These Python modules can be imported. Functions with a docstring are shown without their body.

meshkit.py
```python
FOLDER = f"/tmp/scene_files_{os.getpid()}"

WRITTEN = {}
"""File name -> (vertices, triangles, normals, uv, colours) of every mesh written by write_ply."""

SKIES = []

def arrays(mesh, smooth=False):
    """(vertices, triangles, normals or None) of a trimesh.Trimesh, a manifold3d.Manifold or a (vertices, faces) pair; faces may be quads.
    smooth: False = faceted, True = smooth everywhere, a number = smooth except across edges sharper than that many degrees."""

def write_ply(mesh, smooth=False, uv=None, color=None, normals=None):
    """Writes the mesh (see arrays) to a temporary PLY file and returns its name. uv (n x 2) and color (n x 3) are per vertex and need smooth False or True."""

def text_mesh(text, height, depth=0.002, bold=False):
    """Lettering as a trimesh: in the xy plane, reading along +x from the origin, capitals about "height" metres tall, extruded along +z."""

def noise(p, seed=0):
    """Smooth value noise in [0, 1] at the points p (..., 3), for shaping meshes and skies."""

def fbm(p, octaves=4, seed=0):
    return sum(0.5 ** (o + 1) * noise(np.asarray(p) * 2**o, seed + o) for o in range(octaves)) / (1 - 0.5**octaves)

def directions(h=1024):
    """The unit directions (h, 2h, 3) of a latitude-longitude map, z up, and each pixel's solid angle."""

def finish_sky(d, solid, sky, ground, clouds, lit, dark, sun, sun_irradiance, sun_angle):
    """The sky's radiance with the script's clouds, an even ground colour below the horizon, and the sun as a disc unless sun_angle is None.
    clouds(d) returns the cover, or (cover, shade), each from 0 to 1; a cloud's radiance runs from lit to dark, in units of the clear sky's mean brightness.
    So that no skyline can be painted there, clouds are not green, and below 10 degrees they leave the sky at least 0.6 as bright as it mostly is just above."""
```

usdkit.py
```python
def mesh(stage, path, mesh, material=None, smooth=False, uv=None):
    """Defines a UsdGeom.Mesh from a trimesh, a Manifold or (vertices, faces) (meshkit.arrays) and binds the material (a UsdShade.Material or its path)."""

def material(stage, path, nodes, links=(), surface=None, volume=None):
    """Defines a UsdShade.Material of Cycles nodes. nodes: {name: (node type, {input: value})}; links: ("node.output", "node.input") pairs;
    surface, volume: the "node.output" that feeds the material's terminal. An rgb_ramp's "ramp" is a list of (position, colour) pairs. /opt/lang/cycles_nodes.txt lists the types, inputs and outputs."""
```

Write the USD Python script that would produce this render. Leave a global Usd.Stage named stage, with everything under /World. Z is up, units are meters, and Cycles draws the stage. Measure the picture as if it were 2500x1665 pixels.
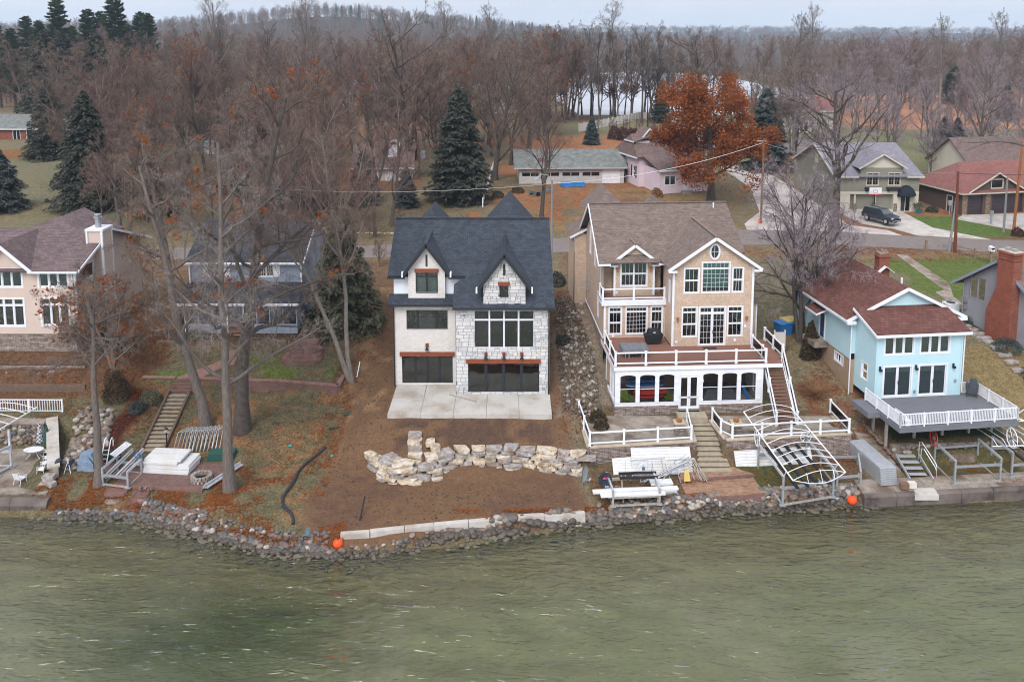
import math, numpy as np, trimesh, usdkit, meshkit
from pxr import Usd, UsdGeom, UsdLux, UsdShade, Sdf, Gf, Vt
from shapely.geometry import Polygon, box as sbox, Point, LineString
from shapely.ops import unary_union

# ------------------------------------------------------------------ camera, sky, sun, exposure
stage = Usd.Stage.CreateInMemory()
UsdGeom.SetStageUpAxis(stage, 'Z'); UsdGeom.SetStageMetersPerUnit(stage, 1.0)
UsdGeom.Xform.Define(stage, '/World'); UsdGeom.Scope.Define(stage, '/World/Looks')
cam = UsdGeom.Camera.Define(stage, '/World/camera')
cam.CreateHorizontalApertureAttr(36.0); cam.CreateVerticalApertureAttr(23.94)
cam.CreateFocalLengthAttr(36.0 * 2150 / 2500); cam.CreateVerticalApertureOffsetAttr(-471.5 / 2500 * 36)
cam.CreateClippingRangeAttr(Gf.Vec2f(0.5, 30000))
CAM_H = 33.3
cam.AddTranslateOp().Set(Gf.Vec3d(0, 0, CAM_H)); cam.AddRotateXOp().Set(90 - 7.446)
cam.CreateExposureAttr(1.02)
SUN_EL, SUN_ROT = math.radians(48), math.radians(200)
usdkit.material(stage, '/World/Looks/sky_look', {
    'sky': ('sky_texture', {'sky_type': 'single_scattering', 'sun_disc': False, 'sun_elevation': SUN_EL, 'sun_rotation': SUN_ROT, 'aerosol_density': 3.0}),
    'tc': ('texture_coordinate', {}), 'mp': ('mapping', {'scale': (1.6, 1.6, 5.0)}),
    'n': ('noise_texture', {'scale': 1.3, 'detail': 5.0, 'roughness': 0.55}),
    'r': ('rgb_ramp', {'ramp': [(0.0, (5.7, 6.0, 7.1)), (0.38, (6.4, 6.65, 7.6)), (0.6, (7.6, 7.7, 8.35)), (1.0, (8.2, 8.25, 8.7))]}),
    'm': ('mix_color', {'fac': 0.92, 'use_clamp': False}), 'sz': ('separate_xyz', {}), 'gz': ('map_range', {'from_min': 0.0, 'from_max': 1.0, 'to_min': 1.0, 'to_max': 1.5, 'clamp': True}), 'cg': ('combine_xyz', {}), 'mg': ('mix_color', {'blend_type': 'multiply', 'fac': 1.0, 'use_clamp': False}), 'bg': ('background_shader', {'strength': 0.06})},
    [('tc.generated', 'mp.vector'), ('mp.vector', 'n.vector'), ('n.fac', 'r.fac'), ('sky.color', 'm.a'), ('r.color', 'm.b'), ('tc.generated', 'sz.vector'), ('sz.z', 'gz.value'), ('gz.result', 'cg.x'), ('gz.result', 'cg.y'), ('gz.result', 'cg.z'), ('m.result', 'mg.a'), ('cg.vector', 'mg.b'), ('mg.result', 'bg.color')], surface='bg.background')
dome = UsdLux.DomeLight.Define(stage, '/World/sky')
UsdShade.MaterialBindingAPI.Apply(dome.GetPrim()).Bind(UsdShade.Material.Get(stage, '/World/Looks/sky_look'))
sun = UsdLux.DistantLight.Define(stage, '/World/sun')
sun.CreateNormalizeAttr(True); sun.CreateIntensityAttr(0.40); sun.CreateAngleAttr(32.0); sun.CreateColorAttr(Gf.Vec3f(1.0, 0.965, 0.92))
sun.AddRotateXYZOp().Set(Gf.Vec3f(90 - math.degrees(SUN_EL), 0, 180 - math.degrees(SUN_ROT)))

# ------------------------------------------------------------------ scene graph helpers
_cnt, INFO = {}, {}
def numbered(parent, name):
    k = (parent, name); n = _cnt.get(k, 0); _cnt[k] = n + 1
    return f'{parent}/{name}' + (f'_{n:03d}' if n else '')
def tag(path, label=None, cat=None, group=None, kind=None):
    p = stage.GetPrimAtPath(path)
    for k, v in (('label', label), ('category', cat), ('group', group), ('kind', kind)):
        if v: p.SetCustomDataByKey(k, v)
    return path
def thing(name, label, cat, loc=(0, 0, 0), rot=0, group=None, world=False, kind=None):
    """Xform at the thing's base; world=True: its parts are written in world coordinates."""
    path = numbered('/World', name)
    x = UsdGeom.Xform.Define(stage, path)
    x.AddTranslateOp().Set(Gf.Vec3d(*map(float, loc))); x.AddRotateZOp().Set(float(rot))
    INFO[path] = np.array(loc, float) if world else np.zeros(3)
    return tag(path, label, cat, group, kind)
def part(parent, name, mb, mat, smooth=False, label=None, kind=None):
    path = numbered(parent, name)
    v, f = (mb.arr() if isinstance(mb, MB) else mb)
    root = '/'.join(parent.split('/')[:3])
    v = np.asarray(v, float) - INFO.get(root, np.zeros(3))
    usdkit.mesh(stage, path, (v, f), '/World/Looks/' + mat, smooth=smooth)
    return tag(path, label, None, None, kind)
def single(name, mb, mat, label, cat, smooth=False, group=None, kind=None):
    """A thing that is one mesh: an Xform would add nothing."""
    path = numbered('/World', name)
    v, f = (mb.arr() if isinstance(mb, MB) else mb)
    usdkit.mesh(stage, path, (v, f), '/World/Looks/' + mat, smooth=smooth)
    return tag(path, label, cat, group, kind)
def copyof(src, loc, rot=0, scale=1.0, label=None, group=None, cat=None, tilt=0):
    path = numbered('/World', src.split('/')[-1].rsplit('_0', 1)[0])
    x = UsdGeom.Xform.Define(stage, path)
    x.GetPrim().GetReferences().AddInternalReference(src); x.GetPrim().SetInstanceable(True)
    xf = UsdGeom.Xformable(x); xf.ClearXformOpOrder()
    place(path, loc, rot, scale)
    return tag(path, label, cat, group)
def place(path, loc, rot=0, scale=1.0):
    x = UsdGeom.Xformable(stage.GetPrimAtPath(path)); x.ClearXformOpOrder()
    p = x.GetPrim()
    ops = []
    t = p.GetAttribute('xformOp:translate') or None
    def op(kind, fn, prec=None):
        a = p.GetAttribute('xformOp:' + kind)
        return UsdGeom.XformOp(a) if a and a.IsDefined() else fn()
    a = op('translate', x.AddTranslateOp); b = op('rotateZ', x.AddRotateZOp); c = op('scale', x.AddScaleOp)
    a.Set(Gf.Vec3d(*map(float, loc))); b.Set(float(rot)); s = (scale,) * 3 if np.ndim(scale) == 0 else scale
    c.Set(Gf.Vec3f(*map(float, s)))
    x.SetXformOpOrder([a, b, c])

# ------------------------------------------------------------------ mesh builder
class Fr:
    """A wall's frame: u along the wall, out along its outer normal, z up."""
    def __init__(s, o, u, n, z0=0.0):
        s.o, s.u, s.n = np.array([*o, z0], float), np.array([*u, 0.0]), np.array([*n, 0.0])
    def __call__(s, u, out, z):
        return s.o + s.u * u + s.n * out + np.array([0, 0, z])
def front(y): return Fr((0, y), (1, 0), (0, -1))
def back(y): return Fr((0, y), (1, 0), (0, 1))
def leftw(x): return Fr((x, 0), (0, 1), (-1, 0))
def rightw(x): return Fr((x, 0), (0, 1), (1, 0))
QB = [(0, 3, 2, 1), (4, 5, 6, 7), (0, 1, 5, 4), (1, 2, 6, 5), (2, 3, 7, 6), (3, 0, 4, 7)]
class MB:
    def __init__(s): s.v, s.f, s.n = [], [], 0
    def add(s, v, f):
        v = np.asarray(v, float).reshape(-1, 3); f = np.asarray(f, int)
        if f.shape[1] == 4: f = np.vstack([f[:, [0, 1, 2]], f[:, [0, 2, 3]]])
        s.v.append(v); s.f.append(f + s.n); s.n += len(v); return s
    def arr(s): return np.vstack(s.v), np.vstack(s.f)
    def hexa(s, p): return s.add(p, QB)
    def box(s, x0, x1, y0, y1, z0, z1):
        return s.hexa([(x0, y0, z0), (x1, y0, z0), (x1, y1, z0), (x0, y1, z0), (x0, y0, z1), (x1, y0, z1), (x1, y1, z1), (x0, y1, z1)])
    def fbox(s, fr, u0, u1, o0, o1, z0, z1):
        return s.hexa([fr(u0, o1, z0), fr(u1, o1, z0), fr(u1, o0, z0), fr(u0, o0, z0), fr(u0, o1, z1), fr(u1, o1, z1), fr(u1, o0, z1), fr(u0, o0, z1)])
    def bar(s, p, q, w, h=None, up=(0, 0, 1)):
        """Rectangular bar from p to q: w wide, h high."""
        h = h or w; p, q = np.array(p, float), np.array(q, float); d = q - p; d /= np.linalg.norm(d) + 1e-12
        up = np.array(up, float)
        if abs(d @ up) > .95: up = np.array([0, 1.0, 0])
        a = np.cross(d, up); a /= np.linalg.norm(a); b = np.cross(a, d)
        a, b = a * w / 2, b * h / 2
        return s.hexa([p - a - b, p + a - b, q + a - b, q - a - b, p - a + b, p + a + b, q + a + b, q - a + b])
    def tube(s, pts, r, n=6, cap=True):
        pts = np.asarray(pts, float); k = len(pts); r = np.broadcast_to(np.asarray(r, float), (k,))
        t = np.gradient(pts, axis=0); t /= np.linalg.norm(t, axis=1, keepdims=True) + 1e-12
        ref = np.array([0.31, 0.22, 0.92]) if abs(t[0] @ [0.31, 0.22, 0.92]) < .9 else np.array([1.0, 0, 0])
        a = np.cross(t, ref); a /= np.linalg.norm(a, axis=1, keepdims=True); b = np.cross(t, a)
        th = np.arange(n) * 2 * np.pi / n
        v = pts[:, None] + r[:, None, None] * (np.cos(th)[None, :, None] * a[:, None] + np.sin(th)[None, :, None] * b[:, None])
        i = np.arange(k - 1)[:, None] * n + np.arange(n)[None]; j = np.arange(k - 1)[:, None] * n + (np.arange(n)[None] + 1) % n
        s.add(v.reshape(-1, 3), np.stack([i, i + n, j + n, j], -1).reshape(-1, 4))
        if cap:
            m = s.n - k * n
            for base, rev in ((m, 0), (m + (k - 1) * n, 1)):
                f = [(base, base + q + 1, base + q) if rev else (base, base + q, base + q + 1) for q in range(1, n - 1)]
                s.f.append(np.array(f))
        return s
    def cyl(s, c, r, z0, z1, n=12, r1=None):
        return s.tube([(c[0], c[1], z0), (c[0], c[1], z1)], [r, r if r1 is None else r1], n)
    def prism(s, poly, z0, z1):
        """Horizontal polygon (list of xy) extruded in z."""
        return s.slab([(x, y, z1) for x, y in poly], z1 - z0, (0, 0, 1))
    def slab(s, pts, th, nrm=None):
        """Planar polygon of 3D points, thickened against its normal."""
        p = np.array(pts, float); k = len(p)
        if nrm is None:
            nrm = np.zeros(3)
            for i in range(k): nrm += np.cross(p[i], p[(i + 1) % k])
            nrm /= np.linalg.norm(nrm)
        nrm = np.array(nrm, float)
        a = np.eye(3)[np.argmin(abs(nrm))]; a = np.cross(nrm, a); a /= np.linalg.norm(a); b = np.cross(nrm, a)
        q = np.c_[p @ a, p @ b]
        area = .5 * np.sum(q[:, 0] * np.roll(q[:, 1], -1) - np.roll(q[:, 0], -1) * q[:, 1])
        if area < 0: p, q = p[::-1], q[::-1]
        tri = ear(q)
        v = np.vstack([p, p - nrm * th]); f = [tri, tri[:, ::-1] + k]
        i = np.arange(k); j = (i + 1) % k
        f += [np.c_[i, i + k, j + k], np.c_[i, j + k, j]]
        return s.add(v, np.vstack(f))
    def ball(s, c, r, sub=1, sc=(1, 1, 1)):
        m = trimesh.creation.icosphere(sub, 1.0)
        return s.add(np.array(m.vertices) * np.array(sc) * r + np.array(c), m.faces)
    def torus(s, c, R, r, ax='z', n=20, m=6, arc=2 * math.pi, a0=0.0):
        t = np.linspace(a0, a0 + arc, n + 1)
        cs, sn, o = R * np.cos(t), R * np.sin(t), 0 * t
        p = {'z': np.c_[cs, sn, o], 'y': np.c_[cs, o, sn], 'x': np.c_[o, cs, sn]}[ax]
        return s.tube(p + np.array(c), r, m, cap=arc < 6.2)
def ear(q):
    import mapbox_earcut as me
    q = np.ascontiguousarray(q, np.float64)
    return np.array(me.triangulate_float64(q, np.array([len(q)], np.uint32)), int).reshape(-1, 3)
def polytri(pg):
    """Shapely polygon with holes -> 2D vertices and triangles."""
    import mapbox_earcut as me
    rings = [np.array(pg.exterior.coords)[:-1]] + [np.array(r.coords)[:-1] for r in pg.interiors]
    v = np.vstack(rings); ends = np.cumsum([len(r) for r in rings]).astype(np.uint32)
    f = np.array(me.triangulate_float64(np.ascontiguousarray(v, np.float64), ends), int).reshape(-1, 3)
    a = v[f]; ar = (a[:, 1, 0] - a[:, 0, 0]) * (a[:, 2, 1] - a[:, 0, 1]) - (a[:, 2, 0] - a[:, 0, 0]) * (a[:, 1, 1] - a[:, 0, 1])
    f[ar < 0] = f[ar < 0][:, ::-1]
    return v, f
def polys(g):
    if g.is_empty: return []
    return [x for x in getattr(g, 'geoms', [g]) if x.geom_type == 'Polygon' and x.area > 1e-4]
def wallmesh(fr, poly, holes=(), reveal=0.14, step=None, out=0.0, thick=0.0, lap=0.016):
    """A wall in the frame fr with real openings; step: lapped boards of that height."""
    mb = MB(); pg = Polygon(poly)
    hs = unary_union([h if hasattr(h, 'geom_type') else sbox(*h) for h in holes]) if holes else None
    if hs is not None: pg = pg.difference(hs)
    flip = np.dot(np.cross(fr.u, (0, 0, 1)), fr.n) < 0
    def put(v2, f, o):
        mb.add([fr(a, b, c) for (a, c), b in zip(v2, o)], f[:, ::-1] if flip else f)
    z0, z1 = pg.bounds[1], pg.bounds[3]
    if step:
        k = int(math.ceil((z1 - z0) / step))
        for i in range(k):
            a = z0 + i * step
            for q in polys(pg.intersection(sbox(pg.bounds[0] - 1, a, pg.bounds[2] + 1, a + step))):
                v, f = polytri(q); o = out + 0.003 + lap * (1 - (v[:, 1] - a) / step); put(v, f, o)
                c = np.array(q.exterior.coords)
                for e, g in zip(c[:-1], c[1:]):
                    if abs(e[1] - a) < 1e-6 and abs(g[1] - a) < 1e-6:
                        mb.add([fr(e[0], out, a), fr(g[0], out, a), fr(g[0], out + lap + .003, a), fr(e[0], out + lap + .003, a)], [(0, 1, 2, 3)])
    else:
        for q in polys(pg):
            v, f = polytri(q); put(v, f, np.full(len(v), out))
    for q in polys(pg):                       # reveals of the openings, or all edges of a thick piece
        rings = list(q.interiors) + ([q.exterior] if thick else [])
        for r in rings:
            c = np.array(r.coords); d = thick if (thick and r is q.exterior) else reveal
            for e, g in zip(c[:-1], c[1:]):
                mb.add([fr(e[0], out, e[1]), fr(g[0], out, g[1]), fr(g[0], out - d, g[1]), fr(e[0], out - d, e[1])], [(0, 1, 2, 3)])
    return mb
def win(parent, fr, u0, u1, z0, z1, cols=(1,), rows=(1,), trim=0.11, mul=0.06, fm='trim_white', gm='glass', grid=(0, 0), name='window', sash=0.045, proud=0.035, depth=0.07, sashm=None, blind=None, blind_at=0.5, handle=False):
    """Window or glazed door in an opening (u0..u1, z0..z1): frame, bars, one pane per light."""
    fb = MB()
    if trim:
        for a in ((u0 - trim, u1 + trim, z1, z1 + trim), (u0 - trim, u1 + trim, z0 - trim, z0), (u0 - trim, u0, z0, z1), (u1, u1 + trim, z0, z1)):
            fb.fbox(fr, a[0], a[1], 0.0, proud, a[2], a[3])
    cu = np.cumsum([0, *cols]) / sum(cols) * (u1 - u0) + u0; cz = np.cumsum([0, *rows]) / sum(rows) * (z1 - z0) + z0
    o = -depth
    for c in cu[1:-1]: fb.fbox(fr, c - mul / 2, c + mul / 2, o - .03, o + .05, z0, z1)
    for c in cz[1:-1]: fb.fbox(fr, u0, u1, o - .028, o + .052, c - mul / 2, c + mul / 2)
    sb = fb if sashm is None else MB(); panes = []
    for i in range(len(cols)):
        for j in range(len(rows)):
            a, b = cu[i] + (mul / 2 if i else 0), cu[i + 1] - (mul / 2 if i < len(cols) - 1 else 0)
            c, d = cz[j] + (mul / 2 if j else 0), cz[j + 1] - (mul / 2 if j < len(rows) - 1 else 0)
            for q in ((a, b, d - sash, d), (a, b, c, c + sash), (a, a + sash, c + sash, d - sash), (b - sash, b, c + sash, d - sash)):
                sb.fbox(fr, q[0], q[1], o - .02, o + .025, q[2], q[3])
            a, b, c, d = a + sash, b - sash, c + sash, d - sash
            nx, nz = grid if np.ndim(grid) == 1 else grid[i]
            for k in range(1, nx): sb.fbox(fr, a + (b - a) * k / nx - .011, a + (b - a) * k / nx + .011, o - .008, o + .012, c, d)
            nz_ = max(1, round(nz * (d - c) / (z1 - z0) * (1 if len(rows) == 1 else 1.0))) if nz else 0
            for k in range(1, nz_): sb.fbox(fr, a, b, o - .009, o + .013, c + (d - c) * k / nz_ - .011, c + (d - c) * k / nz_ + .011)
            panes.append(MB().fbox(fr, a, b, o - .003, o + .003, c, d))
    w = part(parent, name, fb, fm)
    if sashm: part(w, 'sash', sb, sashm)
    for p in panes: part(w, 'pane', p, gm)
    if blind: part(w, 'blind', MB().fbox(fr, u0 + .02, u1 - .02, o - .06, o - .045, z0 + (z1 - z0) * (1 - blind_at), z1 - .01), blind)
    if handle: part(w, 'handle', MB().fbox(fr, (u0 + u1) / 2 + .05, (u0 + u1) / 2 + .08, o + .05, o + .1, z0 + .95, z0 + 1.25), 'black_metal')
    return w

# ------------------------------------------------------------------ materials
L = '/World/Looks/'
def lin(r, g, b):
    return tuple(((c / 255) / 12.92 if c / 255 < .04045 else ((c / 255 + .055) / 1.055) ** 2.4) for c in (r, g, b))
def mul_(c, k): return tuple(min(x * k, .95) for x in c)
def mat(name, c1, c2=None, scale=3.0, rough=.85, bump=0.0, bs=25.0, detail=4.0, spec=.3, metal=0.0, stretch=(1, 1, 1), c3=None, s3=.35, isl=0.0, rnd=0.0, transl=None, lo=.3, hi=.7, alpha=None):
    c2 = c2 or mul_(c1, .78)
    N = {'tc': ('texture_coordinate', {}), 'mp': ('mapping', {'scale': stretch}), 'n': ('noise_texture', {'scale': scale, 'detail': detail, 'roughness': .6}),
         'r': ('rgb_ramp', {'ramp': [(lo, c2), (hi, c1)]}),
         'p': ('principled_bsdf', {'roughness': rough, 'specular_ior_level': spec, 'metallic': metal})}
    K = [('tc.object', 'mp.vector'), ('mp.vector', 'n.vector'), ('n.fac', 'r.fac')]
    col = 'r.color'
    if c3:
        N['n3'] = ('noise_texture', {'scale': s3, 'detail': 5.0, 'roughness': .65}); N['r3'] = ('rgb_ramp', {'ramp': [(.45, (0, 0, 0)), (.65, (1, 1, 1))]}); N['m3'] = ('mix', {'color2': c3})
        K += [('mp.vector', 'n3.vector'), ('n3.fac', 'r3.fac'), ('r3.color', 'm3.fac'), (col, 'm3.color1')]; col = 'm3.color'
    if isl or rnd:
        N['g'] = ('geometry', {}) if isl else ('object_info', {})
        N['mr'] = ('map_range', {'to_min': 1 - (isl or rnd), 'to_max': 1 + (isl or rnd)}); N['cv'] = ('combine_xyz', {}); N['mi'] = ('mix', {'mix_type': 'multiply', 'fac': 1.0})
        K += [('g.random_per_island' if isl else 'g.random', 'mr.value'), ('mr.result', 'cv.x'), ('mr.result', 'cv.y'), ('mr.result', 'cv.z'), (col, 'mi.color1'), ('cv.vector', 'mi.color2')]; col = 'mi.color'
    K.append((col, 'p.base_color'))
    if bump:
        N['nb'] = ('noise_texture', {'scale': bs, 'detail': 5.0, 'roughness': .65}); N['b'] = ('bump', {'strength': bump, 'distance': .03})
        K += [('mp.vector', 'nb.vector'), ('nb.fac', 'b.height'), ('b.normal', 'p.normal')]
    sf = 'p.BSDF'
    if transl:
        N['t'] = ('translucent_bsdf', {}); N['mx'] = ('mix_closure', {'fac': transl}); K += [(col, 't.color'), ('p.BSDF', 'mx.closure1'), ('t.BSDF', 'mx.closure2')]; sf = 'mx.closure'
    usdkit.material(stage, L + name, N, K, surface=sf)
def bmat(name, c1, c2, mortar, bw, rh, ms=.008, plane='wall', rough=.85, bump=.5, vz=1.0, noise=.25, ns=1.2, off=.5, spec=.3, bias=0.0, dark=None, msm=.1):
    """Courses of bricks, shingles or planks, laid along the wall, the roof slope or the floor."""
    N = {'tc': ('texture_coordinate', {}), 's': ('separate_xyz', {}), 'c': ('combine_xyz', {}),
         'br': ('brick_texture', {'offset': off, 'color1': c1, 'color2': c2, 'mortar': mortar, 'scale': 1.0, 'mortar_size': ms, 'mortar_smooth': msm, 'bias': bias, 'brick_width': bw, 'row_height': rh}),
         'n': ('noise_texture', {'scale': ns, 'detail': 6.0, 'roughness': .7}), 'r': ('rgb_ramp', {'ramp': [(.3, (1 - noise,) * 3), (.7, (1 + noise * .6,) * 3)]}),
         'm': ('mix', {'mix_type': 'multiply', 'fac': 1.0}), 'p': ('principled_bsdf', {'roughness': rough, 'specular_ior_level': spec}), 'b': ('bump', {'strength': bump, 'distance': .02, 'invert': True})}
    K = [('tc.object', 's.vector'), ('tc.object', 'n.vector'), ('c.vector', 'br.vector'), ('n.fac', 'r.fac'), ('br.color', 'm.color1'), ('r.color', 'm.color2'), ('m.color', 'p.base_color'), ('br.fac', 'b.height'), ('b.normal', 'p.normal')]
    if plane == 'floor': K += [('s.x', 'c.x'), ('s.y', 'c.y')]
    elif plane == 'floory': K += [('s.y', 'c.x'), ('s.x', 'c.y')]
    else:
        N.update({'g': ('geometry', {}), 'sn': ('separate_xyz', {}), 'ax': ('math', {'math_type': 'absolute'}), 'ay': ('math', {'math_type': 'absolute'}), 'gt': ('math', {'math_type': 'greater_than'}), 'mu': ('mix_float', {}), 'vz': ('math', {'math_type': 'multiply', 'value2': vz})})
        K += [('g.true_normal', 'sn.vector'), ('sn.x', 'ax.value1'), ('sn.y', 'ay.value1'), ('ax.value', 'gt.value1'), ('ay.value', 'gt.value2'), ('gt.value', 'mu.fac'), ('s.x', 'mu.a'), ('s.y', 'mu.b'), ('mu.result', 'c.x'), ('s.z', 'vz.value1'), ('vz.value', 'c.y')]
    usdkit.material(stage, L + name, N, K, surface='p.BSDF')

def glassmat(name, tint, ior=1.5, rough=.02, extra=0.0):
    usdkit.material(stage, L + name, {'t': ('transparent_bsdf', {'color': tint}), 'g': ('glossy_bsdf', {'roughness': rough, 'color': (1, 1, 1)}), 'f': ('fresnel', {'IOR': ior}),
        'a': ('math', {'math_type': 'add', 'value2': extra, 'use_clamp': True}), 'm': ('mix_closure', {})},
        [('f.fac', 'a.value1'), ('a.value', 'm.fac'), ('t.BSDF', 'm.closure1'), ('g.BSDF', 'm.closure2')], surface='m.closure')
glassmat('glass', (.62, .68, .66), extra=.03)
glassmat('glass_dark', (.38, .42, .40), extra=.03)
glassmat('screen', (.80, .80, .81), ior=1.12, rough=.4)
glassmat('clear_panel', (.94, .95, .95), ior=1.25)
mat('trim_white', (.69, .71, .75), (.60, .62, .67), rough=.55, scale=1.5)
mat('vinyl_white', (.72, .74, .78), (.63, .65, .70), rough=.5, scale=2)
mat('dock_white', (.66, .67, .69), (.52, .53, .55), rough=.55, scale=1.5, c3=(.55, .54, .50), s3=.8)
mat('old_white', (.55, .54, .53), (.30, .28, .27), rough=.9, scale=7)
mat('black_metal', (.018, .019, .022), rough=.4)
mat('black_trim', (.022, .025, .03), rough=.5)
mat('carpet_black', (.02, .021, .026), rough=.95, bump=.3, bs=60)
mat('galv', (.42, .45, .48), (.30, .32, .35), rough=.45, metal=.6, scale=6)
mat('galv_old', (.42, .40, .37), (.26, .23, .20), rough=.6, metal=.25, scale=5)
mat('alu', (.60, .63, .67), (.48, .51, .56), rough=.4, metal=.55, scale=3)
mat('cedar', (.25, .065, .028), (.15, .038, .018), rough=.6, scale=2.5, stretch=(1, 1, 8))
mat('concrete', (.50, .48, .46), (.40, .375, .35), rough=.9, scale=1.2, bump=.15, bs=12, c3=(.33, .29, .25), s3=.55)
mat('concrete_old', (.33, .29, .25), (.20, .17, .14), rough=.9, scale=1.6, bump=.3, bs=9, c3=(.12, .085, .06), s3=.5)
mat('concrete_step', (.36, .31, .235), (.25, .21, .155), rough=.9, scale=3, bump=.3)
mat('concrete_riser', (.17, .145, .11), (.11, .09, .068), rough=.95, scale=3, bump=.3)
mat('concrete_wet', (.185, .155, .14), (.10, .08, .072), rough=.7, scale=1.4, bump=.4, bs=8, c3=(.055, .043, .04), s3=.7)
mat('asphalt', (.20, .172, .165), (.155, .133, .126), rough=.95, scale=1.2, c3=(.17, .145, .135), s3=.15)
mat('gravel_pale', (.52, .49, .49), (.38, .35, .345), rough=.95, scale=5, c3=(.34, .28, .24), s3=.25)
mat('interior', (.42, .36, .29), rough=.9)
mat('interior_dark', (.10, .085, .07), rough=.9)
mat('floor_in', (.33, .21, .12), (.25, .15, .08), rough=.5)
mat('blind_gray', (.46, .45, .42), rough=.9)
mat('blind_teal', (.42, .80, .74), (.38, .74, .69), rough=.9)
mat('curtain', (.16, .25, .25), (.10, .17, .17), rough=.9, scale=8, stretch=(6, 6, .2))
mat('plastic_white', (.76, .78, .82), rough=.4)
mat('plastic_gray', (.105, .12, .14), rough=.6)
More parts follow.
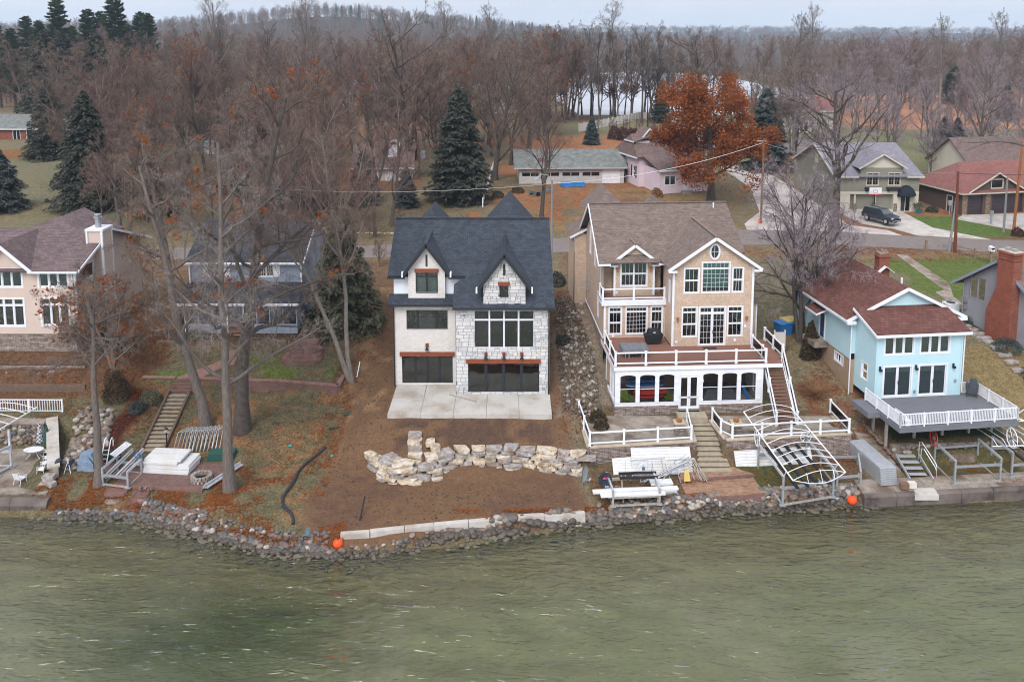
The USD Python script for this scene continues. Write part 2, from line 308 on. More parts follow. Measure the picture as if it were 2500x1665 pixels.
# ------------------------------------------------------------------ ground
SHX = [-200, -60, -35.5, -32.4, -27, -20.5, -16, -11.8, -8, -5.4, 0, 7, 15.8, 25, 37, 60, 200]
SHY = [60, 58, 57.25, 57.35, 57.2, 54.85, 53.2, 52.65, 53.2, 54.1, 55.3, 56.6, 57.9, 58.7, 59.8, 62, 66]
def shore(x): return np.interp(x, SHX, SHY)
FAR = [(103, 7.2), (112, 7.4), (130, 8.0), (150, 8.7), (200, 9.3), (260, 9.2), (330, 9.0)]
COLS = {   # x: profile of (y, z) from the water's edge back
 -60: [(58.3, .6), (66, 1), (67.5, 3), (71, 4.3), (73, 6.2), (90, 6.9)],
 -38: [(58.0, .3), (58.3, .80), (65.5, .84), (66.6, 2.8), (67.5, 2.95), (70, 3.5), (70.6, 4.4), (72.6, 6.0), (80, 6.6), (90, 7)],
 -36.6: [(58.0, .3), (58.3, .80), (65.5, .84), (66.6, 2.8), (67.5, 2.95), (70, 3.5), (70.6, 4.4), (72.6, 6.0), (80, 6.6), (90, 7)],
 -33.4: [(57.9, .3), (58.3, .80), (65.5, 2.0), (66.6, 2.8), (67.5, 3.0), (70, 3.6), (70.6, 4.1), (72.6, 5.8), (80, 6.6), (90, 7)],
 -31.5: [(58.2, .5), (60, 1.0), (62, 1.15), (64, 1.6), (68, 3.0), (71.5, 3.9), (74, 4.4), (76.4, 5.6), (80, 6.5), (90, 7)],
 -28.5: [(58.2, .5), (59.4, .95), (63.4, 1.0), (64.2, 1.3), (70.3, 3.4), (71.7, 4.0), (74.6, 5.0), (76.1, 5.2), (76.5, 5.95), (78, 6.2), (90, 6.8)],
 -26.6: [(58.0, .5), (59.4, .95), (63.4, 1.0), (64.2, 1.3), (70.3, 3.4), (71.7, 4.0), (74.6, 5.0), (76.1, 5.2), (76.5, 5.95), (78, 6.2), (90, 6.8)],
 -21: [(56.5, .7), (58.6, 1.0), (62.2, 1.05), (66, 2.2), (70, 2.9), (71.85, 3.2), (72.1, 4.0), (74.6, 5.0), (76.1, 5.2), (76.5, 5.95), (78, 6.2), (90, 6.8)],
 -15.3: [(54.5, .5), (56, .9), (60, 1.2), (64, 1.7), (68, 2.5), (70.1, 2.8), (70.5, 3.9), (74.5, 4.8), (76, 5.2), (78, 6), (90, 6.8)],
 -13.4: [(54.0, .6), (57, 1.0), (62, 1.35), (66, 2.4), (70, 3.2), (73, 3.9), (78, 5.5), (90, 6.8)],
 -11: [(53.9, .75), (57, 1.0), (61, 1.2), (62, 1.6), (63.5, 2.8), (65.3, 3.5), (70.9, 3.72), (76, 4.6), (84, 6.2), (90, 6.8)],
 -8: [(54.3, .85), (58, 1.1), (60.3, 1.2), (61.0, 2.2), (62.5, 2.7), (65, 3.5), (71.5, 3.72), (80, 3.8), (84, 6.4), (90, 6.9)],
 0: [(55.45, .85), (58, 1.05), (62.0, 1.2), (62.7, 2.5), (65, 3.5), (71.5, 3.72), (80, 3.8), (84, 6.4), (90, 6.9)],
 3.8: [(56.1, .85), (60, 1.15), (61.2, 1.2), (61.9, 2.6), (65, 3.4), (70, 3.9), (75, 5.2), (80, 6.2), (90, 6.9)],
 5.4: [(56.9, .4), (58, .95), (61.3, 1.2), (61.8, 2.5), (65, 3.1), (70, 4.1), (75, 5.5), (80, 6.4), (90, 7.0)],
 5.9: [(56.9, .4), (58, .95), (61.6, 1.2), (61.9, 2.8), (67, 2.95), (70, 4.3), (75, 5.7), (80, 6.6), (90, 7.1)],
 8.3: [(57.2, .4), (58, .95), (61.7, 1.2), (62.2, 2.85), (67, 2.95), (70, 3.6), (75, 5.5), (80, 6.6), (90, 7.1)],
 13.5: [(57.6, .6), (58.0, .95), (61.9, 1.2), (62.6, 2.85), (67, 2.95), (72, 3.2), (80, 6.3), (90, 7.1)],
 13.95: [(57.7, .6), (58.1, .95), (61.0, 1.2), (66.0, 2.65), (67, 2.95), (72, 3.2), (80, 6.3), (90, 7.1)],
 15.7: [(58.2, .6), (58.7, .9), (61.3, 1.15), (66.0, 2.65), (67, 2.95), (72, 3.2), (80, 6.3), (90, 7.1)],
 16.1: [(58.3, .6), (58.8, .9), (62.1, 1.2), (62.9, 2.85), (67, 2.95), (72, 3.2), (80, 6.3), (90, 7.1)],
 20: [(58.5, .6), (59.3, .85), (63.1, 1.1), (63.5, 2.85), (67, 2.95), (70, 3.2), (80, 5.8), (90, 7.1)],
 25.5: [(59.0, .6), (60.0, .9), (64.1, 1.1), (64.4, 2.7), (68, 3), (73, 4.2), (80, 5.8), (90, 6.9)],
 26.8: [(59.0, .2), (59.2, .92), (61, .95), (64.5, 1.3), (66, 2.3), (70, 3.9), (75, 5.0), (84, 6.2), (95, 6.9)],
 31: [(59.3, .2), (59.5, .92), (62.9, 1.0), (63.3, 2.3), (66.5, 3.3), (70, 3.9), (80, 5.8), (90, 6.6)],
 37: [(59.9, .2), (60.1, .92), (63.4, 1.0), (63.8, 2.3), (67, 3.4), (72, 4.7), (78, 5.8), (85, 6.1), (95, 6.7)],
 44: [(60.4, .2), (60.6, .92), (64.5, 1.2), (70, 3.5), (75, 5.5), (85, 6.1), (95, 6.7)],
 60: [(62.3, .2), (62.5, .92), (66, 1.3), (72, 4), (78, 5.7), (88, 6.3), (95, 6.7)]}
YF = np.concatenate([np.arange(20, 48, 1.0), np.arange(48, 78, .25), np.arange(78, 150, 1.0), np.arange(150, 335, 5.0)])
_cx = np.array(sorted(COLS)); _tab = []
for cx in _cx:
    ys = float(shore(cx))
    pr = [(ys - 34, -4.0), (ys - 14, -1.6), (ys - 5, -.75), (ys - 1.2, -.22), (ys, 0.0)] + COLS[cx] + FAR
    _tab.append(np.interp(YF, [p[0] for p in pr], [p[1] for p in pr]))
_tab = np.array(_tab)
def hills(x, y):
    h = 44 * np.exp(-((x + 265) / 185) ** 2 - ((y - 1300) / 230) ** 2) + 22 * np.exp(-((x + 40) / 150) ** 2 - ((y - 1450) / 200) ** 2) + 22 * np.exp(-((x + 620) / 220) ** 2 - ((y - 1250) / 260) ** 2)
    h += 27 * np.exp(-((y - 3300) / 500) ** 2) * (.75 + .25 * np.sin(x / 900.0 + 1)) + 8 * np.exp(-((x - 900) / 500) ** 2 - ((y - 2600) / 300) ** 2)
    h += np.clip((y - 330) / 600, 0, 1) * 2.0 * np.sin(x / 170.0) * np.sin(y / 210.0)
    return h
def G0(x, y):
    x, y = np.broadcast_arrays(np.asarray(x, float), np.asarray(y, float))
    xc = np.clip(x, -60, 60); i = np.clip(np.searchsorted(_cx, xc) - 1, 0, len(_cx) - 2); t = (xc - _cx[i]) / (_cx[i + 1] - _cx[i])
    yc = np.clip(y - np.clip(np.abs(x) - 60, 0, 1e9) * .04 * (y < 90), YF[0], YF[-1]); j = np.clip(np.searchsorted(YF, yc) - 1, 0, len(YF) - 2); s = (yc - YF[j]) / (YF[j + 1] - YF[j])
    z = (_tab[i, j] * (1 - s) + _tab[i, j + 1] * s) * (1 - t) + (_tab[i + 1, j] * (1 - s) + _tab[i + 1, j + 1] * s) * t
    return z + np.where(y > 300, hills(x, y), 0)
POND = Polygon([(20, 262), (48, 258), (74, 262), (104, 290), (122, 380), (120, 500), (92, 570), (46, 540), (24, 440), (16, 330)])
def inpoly(pg, x, y):
    import shapely
    return shapely.contains_xy(pg, x, y)
def G(x, y):
    z = G0(x, y)
    p = np.stack([np.asarray(x, float) * .5, np.asarray(y, float) * .5, 0 * np.asarray(x, float)], -1)
    n = (meshkit.noise(p, 3) - .5) * .12 + (meshkit.noise(p * 4.1, 5) - .5) * .05
    return z + n * np.clip((np.asarray(y) - shore(x) - .6) / 3, 0, 1) * np.where(np.asarray(y) > 98, .3, 1.0)
def g1(x, y): return float(G(np.array([x]), np.array([y]))[0])
gx = np.concatenate([-np.geomspace(50, 3300, 70)[::-1], np.arange(-49.6, 49.61, .32), np.geomspace(50, 3300, 70)])
gy = np.concatenate([[10, 20, 28, 34, 39, 43, 46, 48], np.arange(49, 74, .28), np.arange(74, 125, .7), np.arange(125, 180, 2.0), np.geomspace(180, 4600, 90)])
GX, GY = np.meshgrid(gx, gy); zz = G(GX, GY)
inpond = inpoly(POND, GX, GY); zz = np.where(inpond, zz - 1.2, zz)
def sm(a, e0, e1): t = np.clip((a - e0) / (e1 - e0), 0, 1); return t * t * (3 - 2 * t)
def nz(s, seed): return meshkit.noise(np.stack([GX * s, GY * s, 0 * GX], -1), seed)
n1, n2, n3 = nz(.35, 1), nz(1.3, 2), nz(.09, 7)
tint = np.zeros(GX.shape + (3,)); 
def lay(col, m): tint[:] = tint * (1 - m[..., None]) + np.array(col) * m[..., None]
def rect(x0, x1, y0, y1, f=1.0):
    w = (n1 - .5) * 1.6 * f
    return sm(GX + w, x0 - .5 * f, x0 + .5 * f) * (1 - sm(GX + w, x1 - .5 * f, x1 + .5 * f)) * sm(GY + w, y0 - .5 * f, y0 + .5 * f) * (1 - sm(GY + w, y1 - .5 * f, y1 + .5 * f))
DIRT, LAWN, GREEN, LITTER, DRY = lin(102, 79, 60), lin(92, 86, 66), lin(84, 96, 50), lin(106, 83, 65), lin(130, 110, 84)
lay(lin(108, 98, 78), np.ones_like(GX))
lay(LITTER, sm(n3, .42, .62) * sm(GY, 74, 82)); lay(lin(128, 92, 68), sm(n3 + .25 * (n1 - .5) + .2 * (n2 - .5), .5, .72) * sm(GY, 110, 120) * (GY < 240))
lay(lin(104, 104, 82), sm(GX, 0, 8) * sm(GY, 150, 160) * sm(n1, .35, .6))
lay(LAWN, rect(-60, -13.8, 50, 80)); lay(lin(112, 94, 68), rect(-24, -14, 55, 71) * sm(n1 + .5 * (n2 - .5), .3, .7)); lay(lin(120, 88, 64), rect(-33, -14, 56, 72, 1.5) * sm(n2 * .6 + n1 * .4, .5, .7) * .8); lay(GREEN, rect(-31, -15, 72.2, 76, .6) * sm(n1, .45, .65))
lay(lin(88, 66, 50), rect(-60, -31, 69, 80)); lay(lin(60, 34, 30), rect(-31.8, -30.2, 62, 71, .6)); lay(LITTER, rect(-60, -13, 76, 100) * .8)
lay(lin(70, 56, 44), rect(-33, -15, 76.3, 78, .4))
lay(DIRT, rect(-14, 5.2, 52, 88, 1.0)); lay(lin(82, 64, 54), rect(-9, 3.6, 62, 65.3, .8) * sm(n2 * .7 + n1 * .3, .35, .6)); lay(lin(94, 72, 58), rect(-14, 5, 55, 61, 1) * sm(n1 * .6 + n2 * .4, .48, .68)); lay(lin(136, 108, 82), rect(-14, -10.5, 62, 90, 1) * sm(n1 * .6 + n2 * .4, .4, .7))
lay(lin(120, 108, 96), rect(3.9, 8, 66, 86, .7) * .8)
lay(lin(92, 78, 60), rect(5.9, 26, 57, 68, .3)); lay(lin(70, 76, 46), rect(17, 24, 58.6, 63, .5)); lay(lin(84, 80, 54), rect(29, 38, 60, 64, .5)); lay(lin(108, 78, 60), rect(24.2, 30, 63, 72, .8) * sm(n2, .2, .6))
lay(lin(52, 58, 36), rect(29, 38, 64.2, 66.6, .6)); lay(lin(116, 102, 72), rect(35.5, 45, 66.5, 77, .6))
lay(lin(104, 98, 76), rect(22, 60, 76, 102, 1.2)); lay(GREEN, rect(43, 57, 88, 101, 1.2)); lay(lin(112, 92, 70), rect(20, 60, 101, 103, .6))
lay(lin(80, 98, 50), rect(56, 66, 110, 122, 1.2)); lay(lin(126, 104, 74), rect(-3, 30, 112, 140, 1.5) * sm(n1, .3, .6)); lay(lin(136, 94, 66), rect(-6, 16, 118, 143, 1.5) * sm(n1, .5, .62))
lay(lin(140, 98, 70), rect(0, 34, 152, 215, 4) * sm(n1 * .5 + n3 * .5, .35, .5)); lay(lin(108, 102, 80), rect(6, 34, 150, 168, 3) * sm(n2, .3, .6)); lay(lin(116, 108, 84), rect(30, 60, 225, 262, 5))
lay(lin(112, 112, 84), rect(60, 160, 135, 215, 4)); lay(lin(168, 122, 94), rect(90, 260, 220, 345, 8)); lay(lin(150, 126, 96), sm(GY, 500, 700) * sm(n3, .5, .6) * .6)
lay(lin(58, 52, 52), sm(GY, 350, 600) * .85); lay(lin(106, 104, 82), (GX / np.maximum(GY, 1) < -.44) * sm(GY, 112, 116) * (1 - sm(GY, 205, 215)) * (.6 + .4 * n1))
wet = (1 - sm(zz, .02, .3)); lay(lin(120, 112, 82), wet); lay(lin(142, 141, 120), 1 - sm(zz, -1.4, -.5)); lay(lin(70, 82, 44), np.clip((1 - sm(zz, -.8, -.3)) * np.exp(-((GX + 17) / 9) ** 2 - ((GY - 46.5) / 5) ** 2) * (.7 + .6 * n1), 0, 1)); lay(lin(122, 124, 88), (1 - sm(zz, -1.2, -.6)) * sm(n3 + .3 * (n1 - .5), .40, .66) * .8 * (GX > -6)); lay(lin(78, 72, 56), wet * sm(zz, -.42, -.1) * (1 - sm(zz, .1, .3)) * .7)
ny, nx = GX.shape; idx = np.arange(ny * nx).reshape(ny, nx)
gf = np.stack([idx[:-1, :-1], idx[:-1, 1:], idx[1:, 1:], idx[1:, :-1]], -1).reshape(-1, 4)
usdkit.material(stage, L + 'ground_look', {'a': ('attribute', {'attribute': 'tint'}), 'tc': ('texture_coordinate', {}), 'n': ('noise_texture', {'scale': 1.6, 'detail': 9.0, 'roughness': .8}), 'n2': ('noise_texture', {'scale': 7.0, 'detail': 5.0, 'roughness': .8}),
    'r': ('rgb_ramp', {'ramp': [(.32, (.55, .55, .56)), (.5, (1, 1, 1)), (.7, (1.4, 1.36, 1.3))]}), 'r2': ('rgb_ramp', {'ramp': [(.36, (.5, .5, .5)), (.5, (1, 1, 1)), (.66, (1.6, 1.55, 1.5))]}), 'm': ('mix', {'mix_type': 'multiply', 'fac': 1.0}), 'm2': ('mix', {'mix_type': 'multiply', 'fac': 1.0}),
    'at': ('attribute', {'attribute': 'land'}), 'ml': ('mix', {}), 'b': ('bump', {'strength': .7, 'distance': .08}), 'p': ('principled_bsdf', {'roughness': .95, 'specular_ior_level': .1})},
    [('tc.object', 'n.vector'), ('tc.object', 'n2.vector'), ('n.fac', 'r.fac'), ('n2.fac', 'r2.fac'), ('a.color', 'm.color1'), ('r.color', 'm.color2'), ('m.color', 'm2.color1'), ('r2.color', 'm2.color2'), ('at.fac', 'ml.fac'), ('a.color', 'ml.color1'), ('m2.color', 'ml.color2'), ('ml.color', 'p.base_color'), ('n2.fac', 'b.height'), ('b.normal', 'p.normal')], surface='p.BSDF')
gm = usdkit.mesh(stage, '/World/ground', (np.stack([GX, GY, zz], -1).reshape(-1, 3), gf), L + 'ground_look', smooth=True)
UsdGeom.PrimvarsAPI(gm).CreatePrimvar('tint', Sdf.ValueTypeNames.Color3fArray, 'vertex').Set(Vt.Vec3fArray.FromNumpy(tint.reshape(-1, 3).astype(np.float32)))
UsdGeom.PrimvarsAPI(gm).CreatePrimvar('land', Sdf.ValueTypeNames.FloatArray, 'vertex').Set(Vt.FloatArray.FromNumpy(((.16 + .84 * sm(zz, -.35, .1)) * (1 - .5 * rect(-14, 5.2, 52, 88, 1.0))).reshape(-1).astype(np.float32)))
tag('/World/ground', 'bare earth, lawns and leaf-strewn land running from the shore to the hills', 'ground', kind='structure')

# lake with wind ripples
wx = np.concatenate([[-3200, -900, -300, -120, -70], np.arange(-46, 46.1, .2), [70, 120, 300, 900, 3200]]); wy = np.concatenate([[-450, -220, -100, 0, 20, 30], np.arange(37, 64.1, .16), [66, 70]])
WX, WY = np.meshgrid(wx, wy)
def wv(kx, ky, s, a): return a * (meshkit.noise(np.stack([WX * kx + WY * s, WY * ky, 0 * WX], -1), int(kx * 100)) - .5)
h = wv(.42, 1.15, .25, .17) + wv(.95, 2.8, .5, .04) + wv(.16, .5, .1, .10)
h *= np.clip((shore(WX) - WY) / 5, .12, 1) * (np.abs(WX) < 47)
iw = np.arange(WX.size).reshape(WX.shape); wf = np.stack([iw[:-1, :-1], iw[:-1, 1:], iw[1:, 1:], iw[1:, :-1]], -1).reshape(-1, 4)
usdkit.material(stage, L + 'water_look', {'tc': ('texture_coordinate', {}), 'mp': ('mapping', {'scale': (.75, 2.1, 1.0), 'rotation': (0, 0, .14)}), 'n': ('noise_texture', {'scale': 1.15, 'detail': 1.5, 'roughness': .4, 'distortion': 1.2}), 'b': ('bump', {'strength': 1.0, 'distance': .24}),
    'g': ('glossy_bsdf', {'roughness': .11, 'color': (1, 1, 1)}), 't': ('transparent_bsdf', {'color': (.83, .87, .77)}), 'f': ('fresnel', {'IOR': 1.34}), 'k': ('math', {'math_type': 'multiply', 'value2': 1.7, 'use_clamp': True}), 'm': ('mix_closure', {})},
    [('tc.object', 'mp.vector'), ('mp.vector', 'n.vector'), ('n.fac', 'b.height'), ('b.normal', 'g.normal'), ('b.normal', 'f.normal'), ('f.fac', 'k.value1'), ('k.value', 'm.fac'), ('t.BSDF', 'm.closure1'), ('g.BSDF', 'm.closure2')], surface='m.closure')
usdkit.mesh(stage, '/World/lake', (np.stack([WX, WY, h], -1).reshape(-1, 3), wf), L + 'water_look', smooth=True)
tag('/World/lake', 'shallow green lake water with wind ripples in front of the houses', 'lake', kind='structure')
pv, pf = polytri(POND.buffer(2))
mat('ice_look', (.50, .52, .58), (.34, .37, .42), rough=.35, scale=.05, spec=.4, c3=(.25, .27, .31), s3=.012)
usdkit.mesh(stage, '/World/pond', (np.c_[pv, np.full(len(pv), 8.55)], pf), L + 'ice_look'); tag('/World/pond', 'pale frozen pond behind the row of bare trees', 'pond', kind='structure')

def drape(name, poly, dz, matn, label, cat, th=.25, res=2.0):
    pg = Polygon(poly).segmentize(res); mb = MB()
    b = pg.bounds
    for i in np.arange(math.floor(b[0] / res) * res, b[2], res):
        for j in np.arange(math.floor(b[1] / res) * res, b[3], res):
            for q in polys(pg.intersection(sbox(i, j, i + res, j + res))):
                v, f = polytri(q); mb.add(np.c_[v, G0(v[:, 0], v[:, 1]) + dz], f)
    c = np.array(pg.exterior.coords); z = G0(c[:, 0], c[:, 1]) + dz
    for k in range(len(c) - 1):
        mb.add([(*c[k], z[k]), (*c[k + 1], z[k + 1]), (*c[k + 1], z[k + 1] - th), (*c[k], z[k] - th)], [(0, 1, 2, 3)])
    usdkit.mesh(stage, '/World/' + name, mb.arr(), L + matn); return tag('/World/' + name, label, cat, kind='structure')
rn = [(-130, 98), (-60, 99), (-17.3, 100.6), (5.5, 102.8), (18, 105.2), (29, 106.3), (39, 106.6), (46.6, 105), (53, 103.8), (61, 102.8), (90, 99), (160, 92)]
rf = [(-130, 103.2), (-60, 104.4), (-18, 105.9), (5.9, 109.6), (18, 111.9), (31, 114.0), (42.6, 112.8), (50.4, 110.8), (59.7, 108.8), (64.4, 108.4), (92, 105), (162, 98)]
drape('road', rn + rf[::-1], .05, 'asphalt', 'narrow grey-brown asphalt road passing behind the lake houses', 'road')
drape('gravel_drive', [(31, 113.9), (42.4, 112.9), (50.2, 110.9), (49.5, 113.5), (45.4, 116.5), (45.6, 124), (45.2, 150), (42, 162), (38, 160), (38.5, 140), (35.5, 124), (31.5, 117)], .055, 'gravel_pale', 'pale gravel drive running up beside the green-grey house', 'drive')
drape('concrete_drive', [(47.5, 117), (50.5, 114.5), (52.2, 110.9), (60.5, 108.9), (56, 115), (55.9, 123.9), (46.5, 123.9)], .062, 'concrete', 'pale concrete drive under the dark car', 'drive')
drape('garage_apron', [(63.5, 121.9), (61.5, 119.6), (66, 114), (69, 110.5), (95, 106), (95, 126)], .062, 'concrete', 'pale concrete apron before the brown garage doors', 'drive')
drape('lakeside_path', [(45.5, 90), (44.3, 89.4), (44.2, 84.5), (45.4, 84.5), (45.5, 88), (47, 92), (46.8, 102), (45.6, 102)], .05, 'concrete_old', 'narrow concrete footpath across the lawn by the grey house', 'path')
drape('shore_path', [(98, 182), (140, 180), (160, 176), (160, 177.6), (140, 182), (98, 184)], .05, 'concrete', 'pale footpath crossing the far lawn', 'path')
# ------------------------------------------------------------------ house materials
bmat('roof_slate', (.033, .042, .057), (.050, .062, .082), (.018, .022, .030), .34, .20, .014, 'roof', bump=.8, vz=1.7, noise=.3)
bmat('roof_taupe', (.135, .102, .088), (.19, .146, .128), (.09, .07, .06), .36, .20, .012, 'roof', bump=.6, vz=1.8, noise=.18)
bmat('roof_plum', (.105, .076, .078), (.165, .122, .124), (.065, .045, .05), .36, .2, .012, 'roof', bump=.6, vz=2.3, noise=.2)
bmat('roof_black', (.030, .033, .042), (.060, .064, .078), (.018, .02, .025), .5, .22, .012, 'roof', bump=.6, vz=2.0, noise=.25)
bmat('roof_rust', (.105, .042, .034), (.155, .066, .053), (.06, .026, .021), .36, .2, .012, 'roof', bump=.6, vz=2.1, noise=.22)
bmat('roof_green', (.140, .152, .150), (.195, .208, .204), (.09, .105, .10), .5, .22, .012, 'roof', bump=.4, vz=2.0, noise=.35)
bmat('roof_red', (.18, .075, .066), (.225, .10, .088), (.15, .06, .05), .4, .22, .01, 'roof', bump=.4, vz=2.0, noise=.12)
bmat('roof_grayblue', (.17, .165, .195), (.225, .215, .25), (.12, .115, .14), .4, .22, .01, 'roof', bump=.4, vz=1.8, noise=.15)
bmat('roof_brown', (.13, .09, .085), (.18, .125, .115), (.09, .065, .06), .4, .22, .01, 'roof', bump=.4, vz=2.0, noise=.2)
bmat('brick_white', (.60, .57, .545), (.70, .675, .66), (.56, .53, .51), .24, .085, .010, 'wall', bump=.6, noise=.10, ns=.8)
bmat('brick_red', (.28, .062, .032), (.20, .042, .024), (.27, .17, .13), .22, .075, .009, 'wall', bump=.8, noise=.25)
bmat('brick_dull', (.22, .10, .083), (.14, .068, .06), (.22, .18, .155), .22, .075, .010, 'wall', bump=.8, noise=.3)
bmat('ledgestone', (.40, .33, .29), (.22, .165, .15), (.06, .05, .045), .42, .11, .012, 'wall', bump=1.2, noise=.55, ns=3.0, off=.37)
bmat('shake_tan', (.46, .345, .262), (.53, .41, .325), (.31, .22, .165), .22, .185, .010, 'wall', bump=.5, noise=.10)
mat('siding_tan', (.53, .43, .375), (.485, .39, .34), scale=.7, rough=.7)
mat('siding_bluegray', (.22, .265, .33), (.195, .235, .295), scale=.7, rough=.7)
mat('siding_aqua', (.42, .60, .66), (.39, .565, .62), scale=.7, rough=.6)
mat('siding_gray', (.265, .265, .30), (.225, .225, .25), scale=.7, rough=.8)
mat('siding_white', (.70, .74, .80), (.64, .68, .75), scale=.7, rough=.6)
mat('siding_olive', (.225, .22, .175), (.20, .195, .155), scale=.7, rough=.8)
mat('siding_cream', (.52, .485, .41), (.48, .45, .38), scale=.7, rough=.8)
mat('siding_brown', (.105, .075, .062), (.09, .064, .053), scale=.7, rough=.8)
mat('siding_pink', (.62, .52, .58), (.56, .47, .53), scale=.7, rough=.7)
mat('foundation', (.35, .25, .17), (.30, .21, .145), rough=.9, scale=1)
mat('door_blue', (.03, .055, .13), rough=.5)
mat('door_brown', (.055, .042, .05), rough=.6)
mat('copper', (.42, .17, .07), rough=.45, metal=.5)
mat('deck_brown', (.215, .105, .078), (.17, .08, .06), scale=2, stretch=(.4, 8, 1), rough=.7)
mat('stone_a', (.58, .58, .595), (.48, .48, .495), scale=5, bump=.6, bs=20)
mat('stone_b', (.50, .505, .525), (.40, .41, .43), scale=5, bump=.6, bs=20)
mat('stone_c', (.63, .615, .595), (.53, .51, .485), scale=5, bump=.6, bs=20)
mat('mortar_gray', (.20, .205, .215), rough=.95)
STONES = ['stone_a', 'stone_b', 'stone_c', 'stone_a']
def gutter(mb, p, q, s=.12): mb.bar(p, q, s, s)
def roofpart(t, name, planes, m, th=.14):
    mb = MB()
    for p in planes: mb.slab(p, th, None)
    return part(t, name, mb, m)
def floors(t, x0, x1, y0, y1, zs, mid=None, m='floor_in'):
    for z in zs: part(t, 'floor', MB().box(x0, x1, y0, y1, z - .2, z), m)
    if mid: part(t, 'inner_wall', MB().box(x0, x1, mid, mid + .12, zs[0], zs[-1] + 2.6), 'interior')
def ups(p):
    """Order a roof plane so that its normal looks up."""
    p = [np.array(q, float) for q in p]; n = np.zeros(3)
    for i in range(len(p)): n += np.cross(p[i], p[(i + 1) % len(p)])
    return p if n[2] > 0 else p[::-1]

# ------------------------------------------------------------------ the new white house
H = thing('white_house', 'new white brick and stone house with steep dark slate-blue roof and concrete patio before it', 'house', (-10, 69.3, 3.75), world=True)
SX0, SX1 = -4.57, 3.07
stone_poly = [(SX0, 3.75), (SX1, 3.75), (SX1, 11.2), (1.1, 11.2), (1.1, 13.0), (-.62, 15.3), (-2.34, 13.0), (-2.34, 11.2), (SX0, 11.2)]
stone_holes = [(-3.6, 3.98, 2.23, 6.47), (-3.04, 7.83, 1.73, 10.89), (-1.01, 12.0, -.3, 13.02), (-.72, 13.8, -.53, 14.8)]
F = front(69.3)
part(H, 'stone_wall', wallmesh(F, stone_poly, stone_holes, .2), 'mortar_gray')
rs = np.random.default_rng(4)
pgs = Polygon(stone_poly).difference(unary_union([sbox(a, b, c, d) for a, b, c, d in stone_holes])); cand = []
z = 3.76
while z < 15.2:
    hh = rs.choice([.24, .32, .40]); u = SX0 + rs.uniform(-.4, 0)
    while u < SX1:
        w = rs.uniform(.34, .78)
        if hh > .3 and rs.random() < .5:
            k = rs.uniform(.4, .6) * hh; sp = rs.uniform(.35, .65) * w
            cand += [(u, z, u + w, z + k), (u, z + k, u + sp, z + hh), (u + sp, z + k, u + w, z + hh)]
        else: cand.append((u, z, u + w, z + hh))
        u += w
    z += hh
pieces = []
for a, b, c, d in cand:
    for q in polys(sbox(a + .012, b + .012, c - .012, d - .012).intersection(pgs)):
        if q.area > .012: pieces.append(q)
pieces.sort(key=lambda q: -q.area)
rest = MB()
def stone_piece(mb, fr, q, th):
    c = np.array(q.exterior.coords)[:-1]; k = len(c); m = c.mean(0)
    ci = m + (c - m) * (1 - .02 / max(.05, math.sqrt(q.area)))
    v = [fr(a[0], 0, a[1]) for a in c] + [fr(a[0], th, a[1]) for a in ci]
    f = [(i, (i + 1) % k, (i + 1) % k + k) for i in range(k)] + [(i, (i + 1) % k + k, i + k) for i in range(k)]
    mb.add(v, f); mb.f.append(ear(ci) + mb.n - k)
for i, q in enumerate(pieces):
    th = rs.uniform(.03, .065)
    if i < 280:
        mb = MB(); stone_piece(mb, F, q, th); part(H, 'stone', mb, STONES[rs.integers(4)])
    else: stone_piece(rest, F, q, th)
part(H, 'stone', rest, 'stone_b', kind='stuff')
part(H, 'stone_return', wallmesh(leftw(SX0), [(69.3, 3.75), (71.2, 3.75), (71.2, 11.2), (69.3, 11.2)]), 'mortar_gray')
FL = front(71.2)
brick_holes = [(-9.27, 3.95, -4.99, 6.36), (-8.78, 8.71, -5.43, 10.28)]
part(H, 'brick_wall', wallmesh(FL, [(-9.95, 3.75), (SX0, 3.75), (SX0, 10.95), (-9.95, 10.95)], brick_holes, .2), 'brick_white')
FD, FS = front(71.5), front(72.0)
part(H, 'dormer_wall', wallmesh(FD, [(-8.68, 11.25), (-5.6, 11.25), (-5.6, 13.65), (-7.12, 15.62), (-8.68, 13.65)], [(-8.0, 11.75, -6.24, 13.5), (-7.21, 13.95, -7.03, 15.0)], .15), 'brick_white')
part(H, 'upper_siding', wallmesh(FS, [(-9.95, 11.2), (-3.9, 11.2), (-3.9, 13.4), (-9.95, 13.4)], [], step=.19), 'siding_white')
part(H, 'dormer_side', wallmesh(leftw(-8.68), [(71.5, 11.25), (73.2, 11.25), (73.2, 13.6), (71.5, 13.6)]), 'brick_white'); part(H, 'dormer_side', wallmesh(rightw(-5.6), [(71.5, 11.25), (73.2, 11.25), (73.2, 13.6), (71.5, 13.6)]), 'brick_white')
RE = lambda y: 11.27 + (y - 68.95) * .693          # main roof plane
part(H, 'side_wall', wallmesh(leftw(-9.95), [(71.2, 3.75), (85, 3.75), (85, 11.0), (77, RE(77) - .3), (72, RE(72) - .25), (72, 11), (71.2, 10.9)], step=.19), 'siding_white')
part(H, 'side_wall', wallmesh(rightw(3.07), [(69.3, 3.75), (85, 3.75), (85, 11.0), (77, RE(77) - .3), (69.3, RE(69.3) - .25)], [(80, 8, 81, 9.6)], step=.19), 'siding_white')
part(H, 'rear_wall', wallmesh(back(85), [(-9.95, 3.75), (3.07, 3.75), (3.07, 11.3), (-9.95, 11.3)]), 'siding_white')
